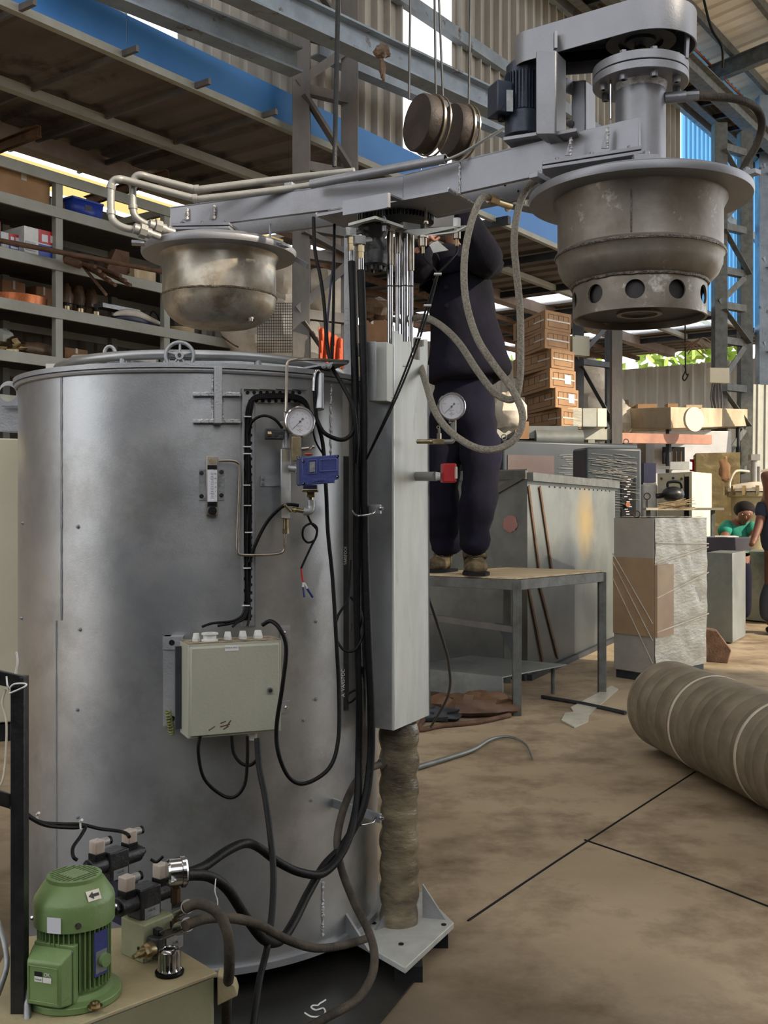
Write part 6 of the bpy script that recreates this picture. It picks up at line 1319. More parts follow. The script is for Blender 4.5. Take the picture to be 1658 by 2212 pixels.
# -------------------------------------------------------------- hanging sheave block and ropes
for i, (cx, cy, d, r, th) in enumerate([(917, 268, 3.1, .082, .055), (985, 283, 3.3, .080, .05)]):
    ax = V((.86, .48, -.05)).normalized(); c = P(cx, cy, d)
    t = thing('counterweight_disc', ('larger dark round steel weight hanging on ropes, nearer one', 'dark round steel weight half hidden behind the nearer one')[i], 'weight', c)
    MB().lathe(c - ax * th * .5, [(.003, 0), (r * .96, 0), (r, .006), (r, th - .004), (r * .97, th), (.003, th)], ax, 48).done('disc', mat('dark_cast_iron', (62, 52, 48), (44, 38, 36), .6, .2, 12, .2, 80), t)
    MB().loop_lathe(c + ax * th * .25, [(r + .001, 0), (r + .006, 0), (r + .006, .006), (r + .001, .006)], ax, 48).loop_lathe(c + ax * th * .62, [(r + .001, 0), (r + .005, 0), (r + .005, .004), (r + .001, .004)], ax, 48).done('rope_band', M['steel'], t)
for i, (x0, y0, x1, y1, d) in enumerate([(886, -20, 883, 215, 3.1), (938, -20, 941, 210, 3.1), (947, -20, 957, 230, 3.1), (1016, -20, 1011, 260, 3.3)]):
    tag(MB().cyl(P(x0, y0, d), P(x1, y1, d), .0035, seg=8).done('wire_rope', M['darkst']), 'thin steel wire rope above the round weights, %s of four' % ('leftmost', 'second', 'third', 'rightmost')[i], 'rope')
tag(MB().cyl(P(730, -20, 5.6), P(722, 360, 5.6), .012, seg=8).cyl(P(733, -20, 5.6), P(725, 360, 5.6), .006, seg=8).done('drop_cable', M['blackm']), 'thin dark cable dropping beside the right column post to the arm', 'cable')
# -------------------------------------------------------------- pile of cardboard boxes
pl = thing('storage_platform', 'whitish steel platform carrying the tall stack of cartons', 'platform', P(1200, 935, 9.4))
MB().ob(P(1060, 946, 9.6), P(1322, 950, 10.2) - P(1060, 946, 9.6), V((-.3, .9, 0)), Z * .10).done('deck', M['rack'], pl)
for px in (1075, 1180, 1270): MB().ob(V((P(px, 950, 9.9).x, P(px, 950, 9.9).y, 0)), (.06, 0, 0), (0, .06, 0), Z * P(px, 950, 9.9).z).done('leg', M['rack'], pl)
names = ['lowest', 'second from the bottom', 'third from the bottom', 'fourth from the bottom', 'fifth from the bottom', 'topmost']
bx = [(1132, 1212, 1256, 922, 880), (1133, 1199, 1249, 880, 836), (1124, 1187, 1243, 838, 794), (1108, 1190, 1240, 794, 751), (1112, 1176, 1231, 752, 709), (1108, 1177, 1233, 710, 668)]
for i, (x0, x1, x2, y0, y1) in enumerate(bx):
    d0 = 9.35; z0 = zat(y0, 9.5); h = (y0 - y1) * 9.5 / F - .002
    k = P(x1, 0, 9.5); k.z = z0
    l = P(x0, 0, 10.25); l.z = z0; r = P(x2, 0, 9.75); r.z = z0
    t = thing('cardboard_box', 'brown printed carton with side and end showing, %s in the tall stack' % names[i], 'box', k)
    MB().ob(k, l - k, r - k, Z * h).done('carton', M['card'], t, bev=.004)
    nl = (l - k).cross(Z).normalized(); nl = nl if nl.y < 0 else -nl; nr = (r - k).cross(Z).normalized(); nr = nr if nr.y < 0 else -nr
    pr = MB()
    for (A_, E_, nn) in ((k, l - k, nl), (k, r - k, nr)):
        o = A_ + nn * .001
        for u0, v0, u1, v1 in ((.12, .15, .9, .17), (.12, .8, .9, .82), (.12, .15, .13, .82), (.89, .15, .9, .82), (.12, .45, .9, .46), (.32, .45, .33, .8), (.5, .45, .51, .8), (.7, .45, .71, .8)):
            pr.ob(o + E_ * u0 + Z * h * v0, E_ * (u1 - u0), Z * h * (v1 - v0), nn * .001)
    pr.done('print_lines', M['ink'], t)
    MB().ob(k + (r - k) * .05 + nr * .002 + Z * h * .46, (r - k) * .9, Z * h * .08, nr * .001).ob(k + (l - k) * .03 + nl * .002 + Z * h * .46, (l - k) * .3, Z * h * .08, nl * .001).done('tape', M['tape'], t)
    if i in (1, 2): MB().ob(k + (r - k) * .55 + nr * .003 + Z * h * .3, (r - k) * .25, Z * h * .45, nr * .001).done('shipping_label', M['white'], t)
for i, (x0, x1, l, m) in enumerate([(1213, 1256, 'film-wrapped small carton right of the lowest stacked box', 'film'), (1258, 1288, 'stack of whitish sheets with bands beside the film-wrapped carton', 'rack'), (1290, 1310, 'cream block at the end of the platform', 'ivory')]):
    A = P(x0, 922, 9.62 + .1 * i); carton(A, P(x1, 922, 9.66 + .1 * i) - A, V((.0, .3, 0)), Z * .17, 'wrapped_carton', l, M[m], tape=False)
tag(MB().ball(P(1098, 890, 9.2), .16, 1, .8, 1.0, lump=.4, ls=3).done('plastic_sack', M['bag']), 'crumpled translucent sack behind the braided hose loop', 'sack')
for i, (px, py, r, l) in enumerate([(1268, 830, .22, 'whitish sack behind the dark lattice column, upper'), (1285, 890, .26, 'big whitish sack behind the dark lattice column, lower'), (1345, 905, .12, 'sunlit plastic sack right of the dark lattice column')]):
    tag(MB().ball(P(px, py, 12.0), r * 1.2, 1, .8, 1.1, lump=.3, ls=3).done('plastic_sack', M['bag']), l, 'sack')
sb = thing('switch_box', 'grey metal switch box on the dark lattice column beside the cartons', 'box', P(1250, 750, 10.3))
MB().box(P(1250, 748, 10.3), (.18, .1, .19), rz=.5).done('box_body', M['boxgrey'], sb, bev=.004)
MB().box(P(1250, 748, 10.24), (.165, .01, .175), rz=.5).done('door', M['boxgrey'], sb, bev=.002)
# ================================================================= RIGHT SIDE OF THE HALL
# long wound tube on the floor
ra = V((.15, -.99, 0)).normalized(); r0_ = V((1.20, 4.50, .186))
wt = thing('wound_tube', 'large dusty fibre-wound tube lying on the floor at right', 'tube', (1.25, 4.0, 0))
prof = [(.150, .0), (.180, 0.0), (.186, .01)]
rr = random.Random(5); x = .02
while x < 2.0:
    prof += [(.186, x), (.1842, x + .003), (.186, x + .006)]; x += rr.uniform(.045, .11)
prof += [(.186, 2.0), (.15, 2.0), (.150, 0)]
MB().lathe(r0_, prof, ra, 96, cap=False).done('tube_shell', M['roll'], wt)
for x in (.42, .95, 1.4): MB().loop_lathe(r0_ + ra * x, [(.1865, 0), (.1878, .002), (.1878, .016), (.1865, .018)], ra, 96).done('winding_band', M['bag'], wt)
# wrapped cabinet
wk = thing('wrapped_cabinet', 'upright control cabinet wrapped in clear stretch film with cardboard patch', 'cabinet', (1.57, 6.2, 0))
K = V((1.572, 6.2, .0)); Lk = V((1.391, 6.45, 0)); Rk = V((2.03, 6.72, 0)); hz = .965
MB().ob(K + Z * .05, Lk - K, Rk - K, Z * (hz - .05)).done('cabinet_body', mat('film_veiled_grey', (150, 146, 138), (162, 158, 150), .35, 0, 6, .3, 20), wk, bev=.004)
MB().ob(K + (Lk - K) * .02 + (Rk - K) * .02, (Lk - K) * .95, (Rk - K) * .95, Z * .05).done('plinth', M['darkst'], wk)
nR = (Rk - K).cross(Z).normalized(); nR = nR if nR.y < 0 else -nR; nL = (Lk - K).cross(Z).normalized(); nL = nL if nL.y < 0 else -nL
def filmface(o, e, n, z0, z1, name, m, amp=.006, s=9):
    return MB().grid(lambda u, v: o + e * u + n * (.006 + amp * noise.noise(V((u * s * e.length, v * 8 + u * 3, 3)))) + Z * (z0 + (z1 - z0) * v), 24, 40).done(name, m, wk, sm=80)
filmface(K, Rk - K, nR, .05, hz, 'film_wrap', M['film'], .012)
MB().grid(lambda u, v: K + (Lk - K) * u + (Rk - K) * v + Z * (hz + .004 + .01 * abs(noise.noise(V((u * 4, v * 6, 1))))), 10, 16).done('film_top', M['film'], wk, sm=80)
MB().ob(K + nR * .003 + Z * .27, (Rk - K) * .30, nR * .018, Z * .42).ob(K + nL * .001 + Z * .27, (Lk - K), nL * .006, Z * .46).done('cardboard_patch', mat('film_veiled_cardboard', (168, 142, 112), (152, 126, 98), .5, 0, 5), wk)
MB().tube([K + (Lk - K) * .45 + (Rk - K) * .02 + Z * hz + V((.02 * math.cos(a), 0, .022 + .02 * math.sin(a))) for a in [2 * PI * i / 16 for i in range(17)]], .004, 8, 1).done('eye_bolt', M['rust'], wk)
for z0_, z1_ in ((.75, .35), (.7, .25), (.6, .12)):
    MB().tube([Lk + nL * .01 + Z * z0_, K + nL * .012 + Z * z1_], .003, 6, 1).done('film_fold', M['film'], wk)
for (z0_, z1_) in ((.7, .78), (.5, .62), (.3, .36), (.82, .80)): MB().tube([K + nR * .018 + Z * z0_, (K + Rk) / 2 + nR * .02 + Z * (z0_ + z1_) / 2, Rk + nR * .018 + Z * z1_], .004, 6, 4).done('film_fold', M['bag'], wk)
# galvanised box (hood)
gx = thing('galvanised_hood', 'big galvanised sheet-metal hood with yellow stain and rusty edge strips', 'hood', (.85, 6.32, 0))
K = V((.85, 6.32, 0)); Rk = V((1.80, 8.30, 0)); Lk = V((.10, 6.95, 0)); hz = 1.235
gpan = mat('galvanised_hood_sheet', (104, 109, 108), (122, 126, 122), 0.48, 0.35, 3, 0.08, 30, c3=(88, 90, 90), s3=2, lo3=0.5, hi3=0.75, rvar=0.08)
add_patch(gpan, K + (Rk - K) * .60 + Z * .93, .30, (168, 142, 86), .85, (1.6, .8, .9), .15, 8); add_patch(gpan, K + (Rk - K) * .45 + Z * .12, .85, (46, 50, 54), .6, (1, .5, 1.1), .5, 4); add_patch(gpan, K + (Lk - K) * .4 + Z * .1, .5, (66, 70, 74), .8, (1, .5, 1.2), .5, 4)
MB().ob(K + Z * .03, Rk - K, V((-.004, .004, 0)), Z * (hz - .03)).done('right_panel', gpan, gx)
MB().ob(K + Z * .03, Lk - K, V((.004, .004, 0)), Z * (hz - .01)).done('front_panel', gpan, gx)
MB().ob(Rk + Z * .03, Lk - K, V((-.004, .004, 0)), Z * (hz - .03)).ob(Lk + Z * .03, Rk - K, V((-.004, .004, 0)), Z * (hz - .03)).done('rear_panel', M['galv'], gx)
nr = (Rk - K).cross(Z).normalized(); nr = nr if nr.y < 0 else -nr; nl = (Lk - K).cross(Z).normalized(); nl = nl if nl.y < 0 else -nl
MB().ob(K + Z * (hz - .05) + nr * .002, Rk - K, nr * .035, Z * .05).ob(K + Z * (hz - .04) + nl * .002, Lk - K, nl * .02, Z * .05).done('top_flange', M['frame'], gx)
MB().ob(K + Z * .0, Rk - K, nr * .03, Z * .035).ob(K, Lk - K, nl * .03, Z * .035).done('base_angle', M['darkst'], gx)
MB().hull8([K + (Lk - K) * .24 + nl * .012 + Z * (hz - .14), K + (Lk - K) * .24 + nl * .012 + Z * (hz - .10), K + nl * .012 + Z * (hz + .012), K + nl * .012 + Z * (hz - .03)], [K + (Lk - K) * .24 + nl * .02 + Z * (hz - .14), K + (Lk - K) * .24 + nl * .02 + Z * (hz - .10), K + nl * .02 + Z * (hz + .012), K + nl * .02 + Z * (hz - .03)]).done('slanted_strip', M['post'], gx)
for u0, z0_, u1, z1_ in ((-.06, hz - .08, .10, .62), (.10, hz - .08, .22, .62), (.0, .55, .13, .08), (.10, .55, .28, .06)):
    o = K if u0 >= 0 else K
    A = K + (Rk - K) * max(u0, 0) + nr * .008 + Z * z0_; B_ = K + (Rk - K) * u1 + nr * .008 + Z * z1_
    MB().beam(A, B_, .028, .006, up=nr).done('brown_strip', M['rust'], gx)
mb = MB()
for k in range(14): mb.ball(K + (Rk - K) * (.2 + .055 * k) + nr * .004 + Z * (hz - .075), .006, u=8, v=5)
mb.done('rivets', M['post'], gx)
MB().lathe(K + (Lk - K) * .12 + nl * .004 + Z * .93, [(.002, 0), (.05, 0), (.05, .0006), (.002, .0006)], nl, 20, jit=.12).done('red_mark', mat('faded_red', (168, 110, 104), (150, 120, 112), .6, 0, 12), gx)
# platform table
tb = thing('work_platform', 'steel-framed table with worn plywood top carrying the standing worker', 'table', (.652, 5.24, 0))
Q = [V((.652, 5.24, 0)), V((1.206, 5.90, 0)), V((.72, 6.24, 0)), V((.15, 5.62, 0))]
th_ = .676
MB().prism([q + Z * (th_ - .008) for q in Q], Z * .008).done('plywood_top', M['ply'], tb)
for i in range(4):
    a, b_ = Q[i], Q[(i + 1) % 4]; MB().beam(a + Z * (th_ - .035), b_ + Z * (th_ - .035), .04, .05).done('edge_angle', M['frame'], tb, bev=.002)
    MB().ob(V((a.x - .02, a.y - .02, 0)), (.042, 0, 0), (0, .042, 0), Z * (th_ - .01)).done('leg', M['frame'], tb, bev=.002)
MB().beam(Q[0] + Z * .42, Q[3] + Z * .46, .03, .03).done('stretcher', M['post'], tb)
MB().prism([Q[0] + V((-.02, 0, .44)), Q[0] + V((-.10, .06, .45)), Q[0] + V((-.02, 0, .30))], (0, .02, 0)).done('corner_gusset', M['darkst'], tb)
lo = thing('tray_sheet', 'bent grey sheet-metal tray lying under the platform table', 'tray', (.4, 5.9, 0))
MB().ob(V((.10, 5.75, .16)), (.50, -.36, 0), (.40, .44, 0), Z * .006).ob(V((.10, 5.75, .05)), (.50, -.36, 0), (.004, .004, 0), Z * .11).done('tray', M['galv'], lo)
lg2 = MB()
for q in (V((.14, 5.76, 0)), V((.55, 5.46, 0)), V((.93, 5.86, 0)), V((.50, 6.14, 0))): lg2.cyl(q, q + Z * .16, .012, seg=8)
lg2.done('tray_leg', M['frame'], lo)
# brown cloth / flexible duct heap
for (px, py, d, r, l) in ((975, 1505, 5.3, .10, 'brown crumpled leather-like sheet on the floor under the table, back lump'), (1040, 1520, 5.25, .12, 'brown crumpled leather-like sheet on the floor beside the table leg'), (950, 1530, 5.1, .07, 'dark small lump in front of the brown sheet, next to the column')):
    q = P(px, py, d); q.z = r * .42
    tag(MB().ball(q, r, 1.4, .9, .5, lump=.5, ls=3).done('crumpled_sheet', mat('brown_sheet', (112, 84, 60), (84, 60, 44), .6, 0, 8, .4, 24) if r > .08 else M['darkst']), l, 'sheet')
tag(MB().tube([Pz(1100, 1545, .012), Pz(1030, 1560, .012), Pz(950, 1568, .012), Pz(905, 1575, .012), Pz(930, 1545, .012), Pz(1010, 1540, .012)], .012).done('rubber_strip', M['rust']), 'brown curved strip lying round the crumpled sheet on the floor', 'strip')
tag(MB().tube([Pz(900, 1658, .012), Pz(960, 1640, .012), Pz(1020, 1620, .012), Pz(1060, 1597, .012), Pz(1100, 1592, .012), Pz(1135, 1608, .012), Pz(1150, 1640, .012)], .010, taper=lambda u: 1.15 - .8 * u).done('flat_hose', M['galv']), 'grey flattened hose lying in an arc on the floor right of the column', 'hose')
tag(MB().tube([Pz(1170, 1505, .01), Pz(1260, 1520, .01), Pz(1350, 1540, .01)], .010, n=2).done('steel_rod', M['darkst']), 'dark steel rod lying on the floor in front of the hood', 'rod')
tag(MB().prism([Pz(1320, 1483, .001), Pz(1335, 1490, .001), Pz(1272, 1545, .001), Pz(1270, 1560, .001), Pz(1240, 1573, .001), Pz(1212, 1558, .001), Pz(1220, 1542, .001), Pz(1238, 1540, .001), Pz(1232, 1530, .001)], Z * .006).done('crumpled_film', M['film']), 'crumpled strip of shiny film on the floor left of the wound tube', 'film')
q = Pz(1552, 1432, .0)
cg = thing('brown_casting', 'dark brown metal casting on the floor right of the wrapped cabinet', 'casting', q)
MB().prism([q + V((-.12, .1, .0)), q + V((.05, -.03, 0)), q + V((.09, .02, .08)), q + V((.02, .1, .20)), q + V((-.1, .15, .22))], V((.03, .12, 0))).done('body', M['rust'], cg, bev=.006)
# dark wrapped machines
def wrapped(name, label, x0, x1, y0, d0, d1, zdep, m):
    A = P(x0, y0, d0); B_ = P(x1, y0, d1); B_.z = A.z; t = thing(name, label, 'machine', (A.x, A.y, 0))
    e = B_ - A; n = V((-e.y, e.x, 0)).normalized(); n = n if n.y > 0 else -n
    MB().ob(V((A.x, A.y, .02)), e, n * zdep, Z * (A.z - .02)).done('cabinet_body', m, t, bev=.02)
    return t, A, e, -n
t, A, e, n = wrapped('film_wrapped_machine', 'dark film-wrapped compressor cabinet behind the hood, longer one', 1086, 1378, 950, 8.9, 9.5, .8, M['cab'])
filmm = mat('clear_film_streaks', (190, 190, 184), None, .25, 0, alpha=.16)
st = mat('bright_film_folds', (158, 156, 150), None, .3, .2)
def streaks(t, A, e, n, u0, u1, z0, z1, cnt, seed):
    r = random.Random(seed); mb = MB()
    for k in range(cnt):
        u = r.uniform(u0, u1 - .1); l = r.uniform(.12, .40); z = r.uniform(z0, z1)
        l = min(l, u1 - u)
        mb.beam(V((A.x, A.y, z)) + e * u + n * .008, V((A.x, A.y, z - .02 * r.random())) + e * (u + l) + n * .008, .002, r.uniform(.001, .004), up=n)
    mb.done('film_folds', st, t)
streaks(t, A, e, n, .38, .98, 1.22, 1.50, 90, 1)
MB().ob(V((A.x, A.y, 1.2)) + e * .03 + n * .003, e * .33, n * .003, Z * .28).done('brown_panel', mat('veiled_brown', (84, 70, 70), (92, 78, 76), .4), t)
p = V((A.x, A.y, 1.255)) + e * .48 + n * .006; MB().prism([p, p + e.normalized() * .05, p + e.normalized() * .025 + Z * .055], n * .002).done('warning_sign', mat('yellow_sign', (190, 180, 60), None, .5), t)
for u in (.05, .96): MB().tube([V((A.x, A.y, A.z + .03)) + e * u - n * .1 + V((.022 * math.cos(a), 0, .022 * math.sin(a))) for a in [2 * PI * i / 14 for i in range(15)]], .005, 6, 1).done('eye_bolt', M['frame'], t)
t, A, e, n = wrapped('film_wrapped_machine', 'dark film-wrapped cabinet with a control panel, right of the hood', 1266, 1386, 966, 8.5, 8.6, .30, M['cab'])
streaks(t, A, e, n, .02, .9, 1.22, 1.47, 70, 2); streaks(t, A, e, n, .0, .95, 1.0, 1.2, 26, 4)
MB().ob(V((A.x, A.y, .95)) + e * .62 + n * .004, e * .26, n * .003, Z * .35).done('control_panel', M['matd'], t)
mb = MB(); r = random.Random(9)
for k in range(16): mb.ob(V((A.x, A.y, .98 + .02 * k)) + e * (.66 + .1 * r.random()) + n * .008, e * .06, n * .001, Z * .006)
mb.done('panel_marks', M['dial'], t)
rk2 = V((A.x, A.y, 1.06)) + e * .72 + n * .008; MB().cyl(rk2, rk2 + n * .02, .02).done('red_knob', mat('dull_orange', (150, 90, 60), None, .5), t)
tag(MB().lathe(P(1155, 947, 9.4), [(.03, -.0), (.075, 0), (.075, .42), (.03, .42)], V((1, .05, 0)), 24).box(P(1188, 938, 9.4) + V((0, .15, .02)), (.50, .26, .11)).done('foil_roll', M['galv']), 'silver film-wrapped roll and slab lying on the dark machine', 'roll')
tag(MB().ob(P(1112, 948, 9.2), P(1142, 948, 9.2) - P(1112, 948, 9.2), (0, .03, 0), Z * .15).done('cardboard_sheet', M['card']), 'small upright cardboard piece behind the braided hose', 'cardboard')
# pale slab beam, round disc, reddish beam
sb_ = thing('pale_duct', 'long dusty pale duct section lying high in front of the end wall', 'duct', P(1450, 925, 11.8))
A = P(1338, 925, 12.2); B_ = P(1448, 925, 11.0); C_ = P(1622, 920, 14.0)
MB().ob(A, B_ - A, V((.1, .5, 0)), Z * .22).ob(B_, C_ - B_, V((-.1, .5, 0)), Z * .22).done('duct_body', mat('dusty_cream_sheet', (190, 176, 150), (168, 150, 124), .7, 0, 3, .1, 30), sb_, bev=.004)
for px, y, d in ((1352, 925, 12.1), (1600, 921, 13.6), (1450, 925, 11.1)): MB().cyl(V((P(px, 0, d).x, d + .12, 0)), V((P(px, 0, d).x, d + .12, P(0, y, d).z)), .03, seg=8).done('stand', M['darkst'], sb_)
t = thing('round_disc', 'round cream disc standing against the pale duct', 'disc', P(1496, 925, 10.9))
MB().lathe(P(1497, 906, 10.9), [(.002, 0), (.10, 0), (.10, -.01), (.125, -.012), (.125, .02), (.002, .02)], V((.45, -.9, 0)), 32).done('disc', M['ivory'], t)
tag(MB().beam(P(1336, 946, 10.6), P(1532, 950, 11.4), .06, .10).done('red_brown_beam', mat('red_oxide_beam', (170, 120, 96), (140, 98, 80), .6, 0, 5)), 'reddish steel beam below the pale duct', 'beam')
for i, (x0, x1, h, m, l) in enumerate([(1342, 1364, .14, 'brownbag', 'small dark upright carton on the pale duct, left end'), (1368, 1384, .05, 'card', 'small cardboard piece on the pale duct beside the upright carton'), (1384, 1426, .055, 'card', 'flat brown carton on the pale duct'), (1450, 1472, .05, 'card', 'flat carton on the pale duct left of the hanging wire'), (1490, 1525, .035, 'ply', 'thin board on the pale duct behind the round disc')]):
    d = 12.1 - .9 * (x0 - 1340) / 100 if x0 < 1448 else 11.6; A = P(x0, 878, d); A.z = P(0, 925, 11.6).z + .235
    tag(MB().ob(A + V((0, .15, 0)), V(((x1 - x0) * d / F, 0, 0)), V((0, .15, 0)), Z * h).done('small_carton', M[m]), l, 'carton')
# white panelled machine with hooks
wm = thing('white_panel_machine', 'white panelled machine with a dark opening behind the ivory cabinet', 'machine', P(1470, 1010, 12.5))
A = P(1412, 1060, 12.6); A.z = 0; MB().ob(A, V((.95, .1, 0)), V((0, .4, 0)), Z * P(0, 930, 12.6).z).done('machine_body', mat('white_machine_paint', (206, 208, 210), (190, 192, 196), .5), wm, bev=.004)
MB().ob(P(1432, 1002, 12.5), V((.26, .03, 0)), V((0, .05, 0)), Z * .20).done('dark_opening', M['matd'], wm)
for x in (1440, 1450, 1460, 1470): MB().cyl(P(x, 975, 12.45), P(x, 1000, 12.45), .008, seg=6).done('hook', M['rust'], wm)
t = thing('fire_extinguisher_panel', 'narrow red panel between the ivory cabinet and the yellow wrapped crate', 'panel', P(1496, 1018, 11.5)); MB().ob(P(1491, 1018, 11.5), V((.04, 0, 0)), V((0, .03, 0)), Z * .13).done('panel', M['red'], t)
bm_ = thing('far_beige_machine', 'big tall beige machine behind the dark film-wrapped cabinet', 'machine', P(1390, 1100, 12.8))
A = P(1365, 1100, 13.2); A.z = 0; MB().ob(A, V((.32, .0, 0)), V((0, .4, 0)), Z * P(0, 932, 13.2).z).done('machine_body', mat('beige_grey_machine', (156, 146, 134), None, .6), bm_)
tag(MB().ob(P(1390, 1042, 10.5), V((.125, .02, 0)), V((0, .3, 0)), Z * .19).done('blue_case', M['bluedk']), 'dark blue case left of the ivory cabinet', 'case'); tag(MB().ob(V((P(1388, 0, 10.5).x, 10.49, 0)), V((.135, .02, 0)), V((0, .3, 0)), Z * (P(0, 1042, 10.5).z - .004)).done('low_stand', M['frame']), 'plain grey stand under the dark blue case', 'stand')
fz = thing('white_drum', 'white dented drum-like container left of the ivory cabinet', 'drum', P(1400, 1110, 9.8))
MB().ob(V((P(1388, 0, 10).x, 10, 0)), V((.14, .0, 0)), V((0, .3, 0)), Z * P(0, 1046, 10).z).done('drum_body', M['white'], fz, bev=.02)
MB().tube([P(1397 + 7 * math.cos(a), 1072 - 7 * math.sin(a), 9.98) for a in [2 * PI * i / 12 for i in range(13)]], .004, 6, 1).cyl(P(1397, 1078, 9.98), P(1397, 1098, 9.98), .004, seg=6).done('stamp_mark', M['rust'], fz)
# ivory cabinet
iv = thing('ivory_cabinet', 'ivory control cabinet with sunlit side and dark louvre strip', 'cabinet', P(1450, 1150, 9.6))
A = V((P(1419, 0, 9.9).x, 9.9, 0)); e = V((P(1494, 0, 9.5).x, 9.5, 0)) - A; s_ = V((P(1532, 0, 9.9).x, 9.9, 0)) - A - e; hz = P(0, 1020, 9.6).z
MB().ob(A, e, s_ + V((.02, .0, 0)), Z * hz).done('cabinet_body', M['ivory'], iv, bev=.004)
n = V((e.y, -e.x, 0)).normalized(); n = n if n.y < 0 else -n
MB().ob(A + e * .80 + n * .002 + Z * .86, e * .12, n * .002, Z * (hz - .90)).done('louvre_strip', M['matd'], iv)
MB().ob(A + e * .78 + n * .001 + Z * .02, e * .01, n * .003, Z * (hz - .04)).done('door_gap', M['rust'], iv)
for u, z_2, m in ((.14, hz - .05, 'brass'), (.48, hz - .05, 'blue'), (.72, hz - .06, 'brass'), (.10, hz - .3, 'brass')): MB().cyl(A + e * u + n * .001 + Z * z_2, A + e * u + n * .012 + Z * z_2, .012).done('indicator', M[m], iv)
MB().ob(A + e * .08 + n * .002 + Z * (hz - .15), e * .13, n * .003, Z * .035).done('meter', M['white'], iv)
tag(MB().ob(P(1418, 1012, 9.9), V((.30, -.2, 0)) * .55, V((.1, .2, 0)), Z * .02).ob(P(1447, 1014, 9.7), V((.16, -.05, 0)), V((.06, .12, 0)), Z * .07).done('polystyrene_block', M['white']), 'white foam block on top of the ivory cabinet', 'foam block')
pt = thing('black_pot', 'rounded black motor pot with handle in front of the ivory cabinet', 'pot', P(1453, 1095, 8.9))
c = P(1453, 1068, 8.9); MB().ball(c, .082, 1.15, 1, .85).done('pot_body', M['blackm'], pt); MB().tube([c + V((-.05, -.02, .06)), c + V((-.04, -.02, .10)), c + V((.05, -.02, .10)), c + V((.07, -.02, .05))], .012).done('handle', M['black'], pt); MB().cyl(c + V((-.09, 0, -.01)), c + V((-.14, 0, -.015)), .022).done('nozzle', M['black'], pt)
sh = thing('shelf_table', 'low pale bench behind the film-wrapped cabinet with straw bundle', 'bench', P(1450, 1110, 8.6))
MB().ob(P(1395, 1102, 8.9), V((.62, -.1, 0)), V((.05, .35, 0)), Z * .02).done('bench_top', M['ivory'], sh)
for px in (1400, 1540): q = P(px, 1102, 8.95); MB().ob(V((q.x, q.y + .05, 0)), (.03, 0, 0), (0, .03, 0), Z * q.z).done('leg', M['frame'], sh)
br = MB(); r = random.Random(2)
for k in range(50):
    a = P(1420 + r.uniform(0, 20), 1096 + r.uniform(-8, 4), 8.7); br.cyl(a, a + V((r.uniform(.15, .26), r.uniform(-.03, .03), r.uniform(-.02, .05))), .003, seg=5)
tag(br.done('straw_bundle', mat('straw', (170, 150, 118), (130, 112, 86), .8, 0, 30)), 'loose bundle of straw-like rods lying on the bench', 'bundle')
# yellow wrapped crate
yc = thing('wrapped_crate', 'large crate wrapped in yellowish film below the lattice tower', 'crate', P(1550, 1060, 11.2))
A = V((P(1503, 0, 11.2).x, 11.2, .7)); B_ = V((P(1598, 0, 11.0).x, 11.0, .7)); zt_ = P(0, 978, 11.1).z
MB().grid(lambda u, v: A + (B_ - A) * u + V((0, -1, 0)) * (.01 * noise.noise(V((u * 3, v * 14, 0)))) + Z * ((zt_ - .7) * v), 14, 40).done('film_front', mat('yellow_film', (196, 176, 124), (172, 150, 104), .4, 0, 6, .5, 30), yc, sm=80)
MB().ob(A + V((0, .015, 0)), B_ - A, V((.12, .5, 0)), Z * (zt_ - .7)).done('crate_body', M['card'], yc)
MB().ob(A + V((.0, .02, -.7)), B_ - A, V((.12, .5, 0)), Z * .7).done('crate_stand', M['rust'], yc)
rg = P(1565, 1015, 10.85); tag(MB().ball(rg, .10, .6, .25, 1.3, lump=.5, ls=4).done('hanging_rag', M['card2']), 'torn brown film rag hanging on the yellowish crate', 'rag')
# clamped kettle at right edge
kt = thing('clamped_kettle', 'dusty round kettle with clamped lid and fittings behind the seated man', 'kettle', P(1640, 1100, 10.0))
kc = V((P(1628, 0, 10.6).x, 10.6, 0)); zk = P(0, 1062, 10.6).z
MB().lathe(kc, [(.20, .6), (.22, zk - .06), (.26, zk - .05), (.26, zk - .01), (.02, zk - .01)], seg=40, cap=False).done('kettle_body', M['cream'], kt)
MB().lathe(kc, [(.27, zk), (.27, zk + .03), (.2, zk + .07), (.02, zk + .10)], seg=40, cap=False).done('kettle_lid', M['bag'], kt)
MB().cyl(kc, kc + Z * .62, .05).done('stand', M['darkst'], kt)
for k in range(14):
    a = 2 * PI * k / 14; q = kc + V((math.cos(a), math.sin(a), 0)) * .275; MB().box(q + Z * (zk + .01), (.03, .03, .09), rz=a).done('lid_clamp', M['brass'], kt)
MB().cyl(kc + Z * (zk + .08), kc + Z * (zk + .34), .03).cyl(kc + V((.05, 0, zk + .1)), kc + V((.05, 0, zk + .25)), .018).box(kc + Z * (zk + .34), (.09, .09, .06)).done('top_fitting', M['pipegrey'], kt)
MB().tube([kc + V((-.05, 0, zk + .2)), kc + V((-.2, -.05, zk + .2)), kc + V((-.26, -.05, zk + .08)), kc + V((-.24, -.05, zk))], .012).tube([kc + V((.05, 0, zk + .2)), kc + V((.2, -.05, zk + .22)), kc + V((.3, -.05, zk + .1))], .012).done('flexible_pipe', M['bag'], kt)
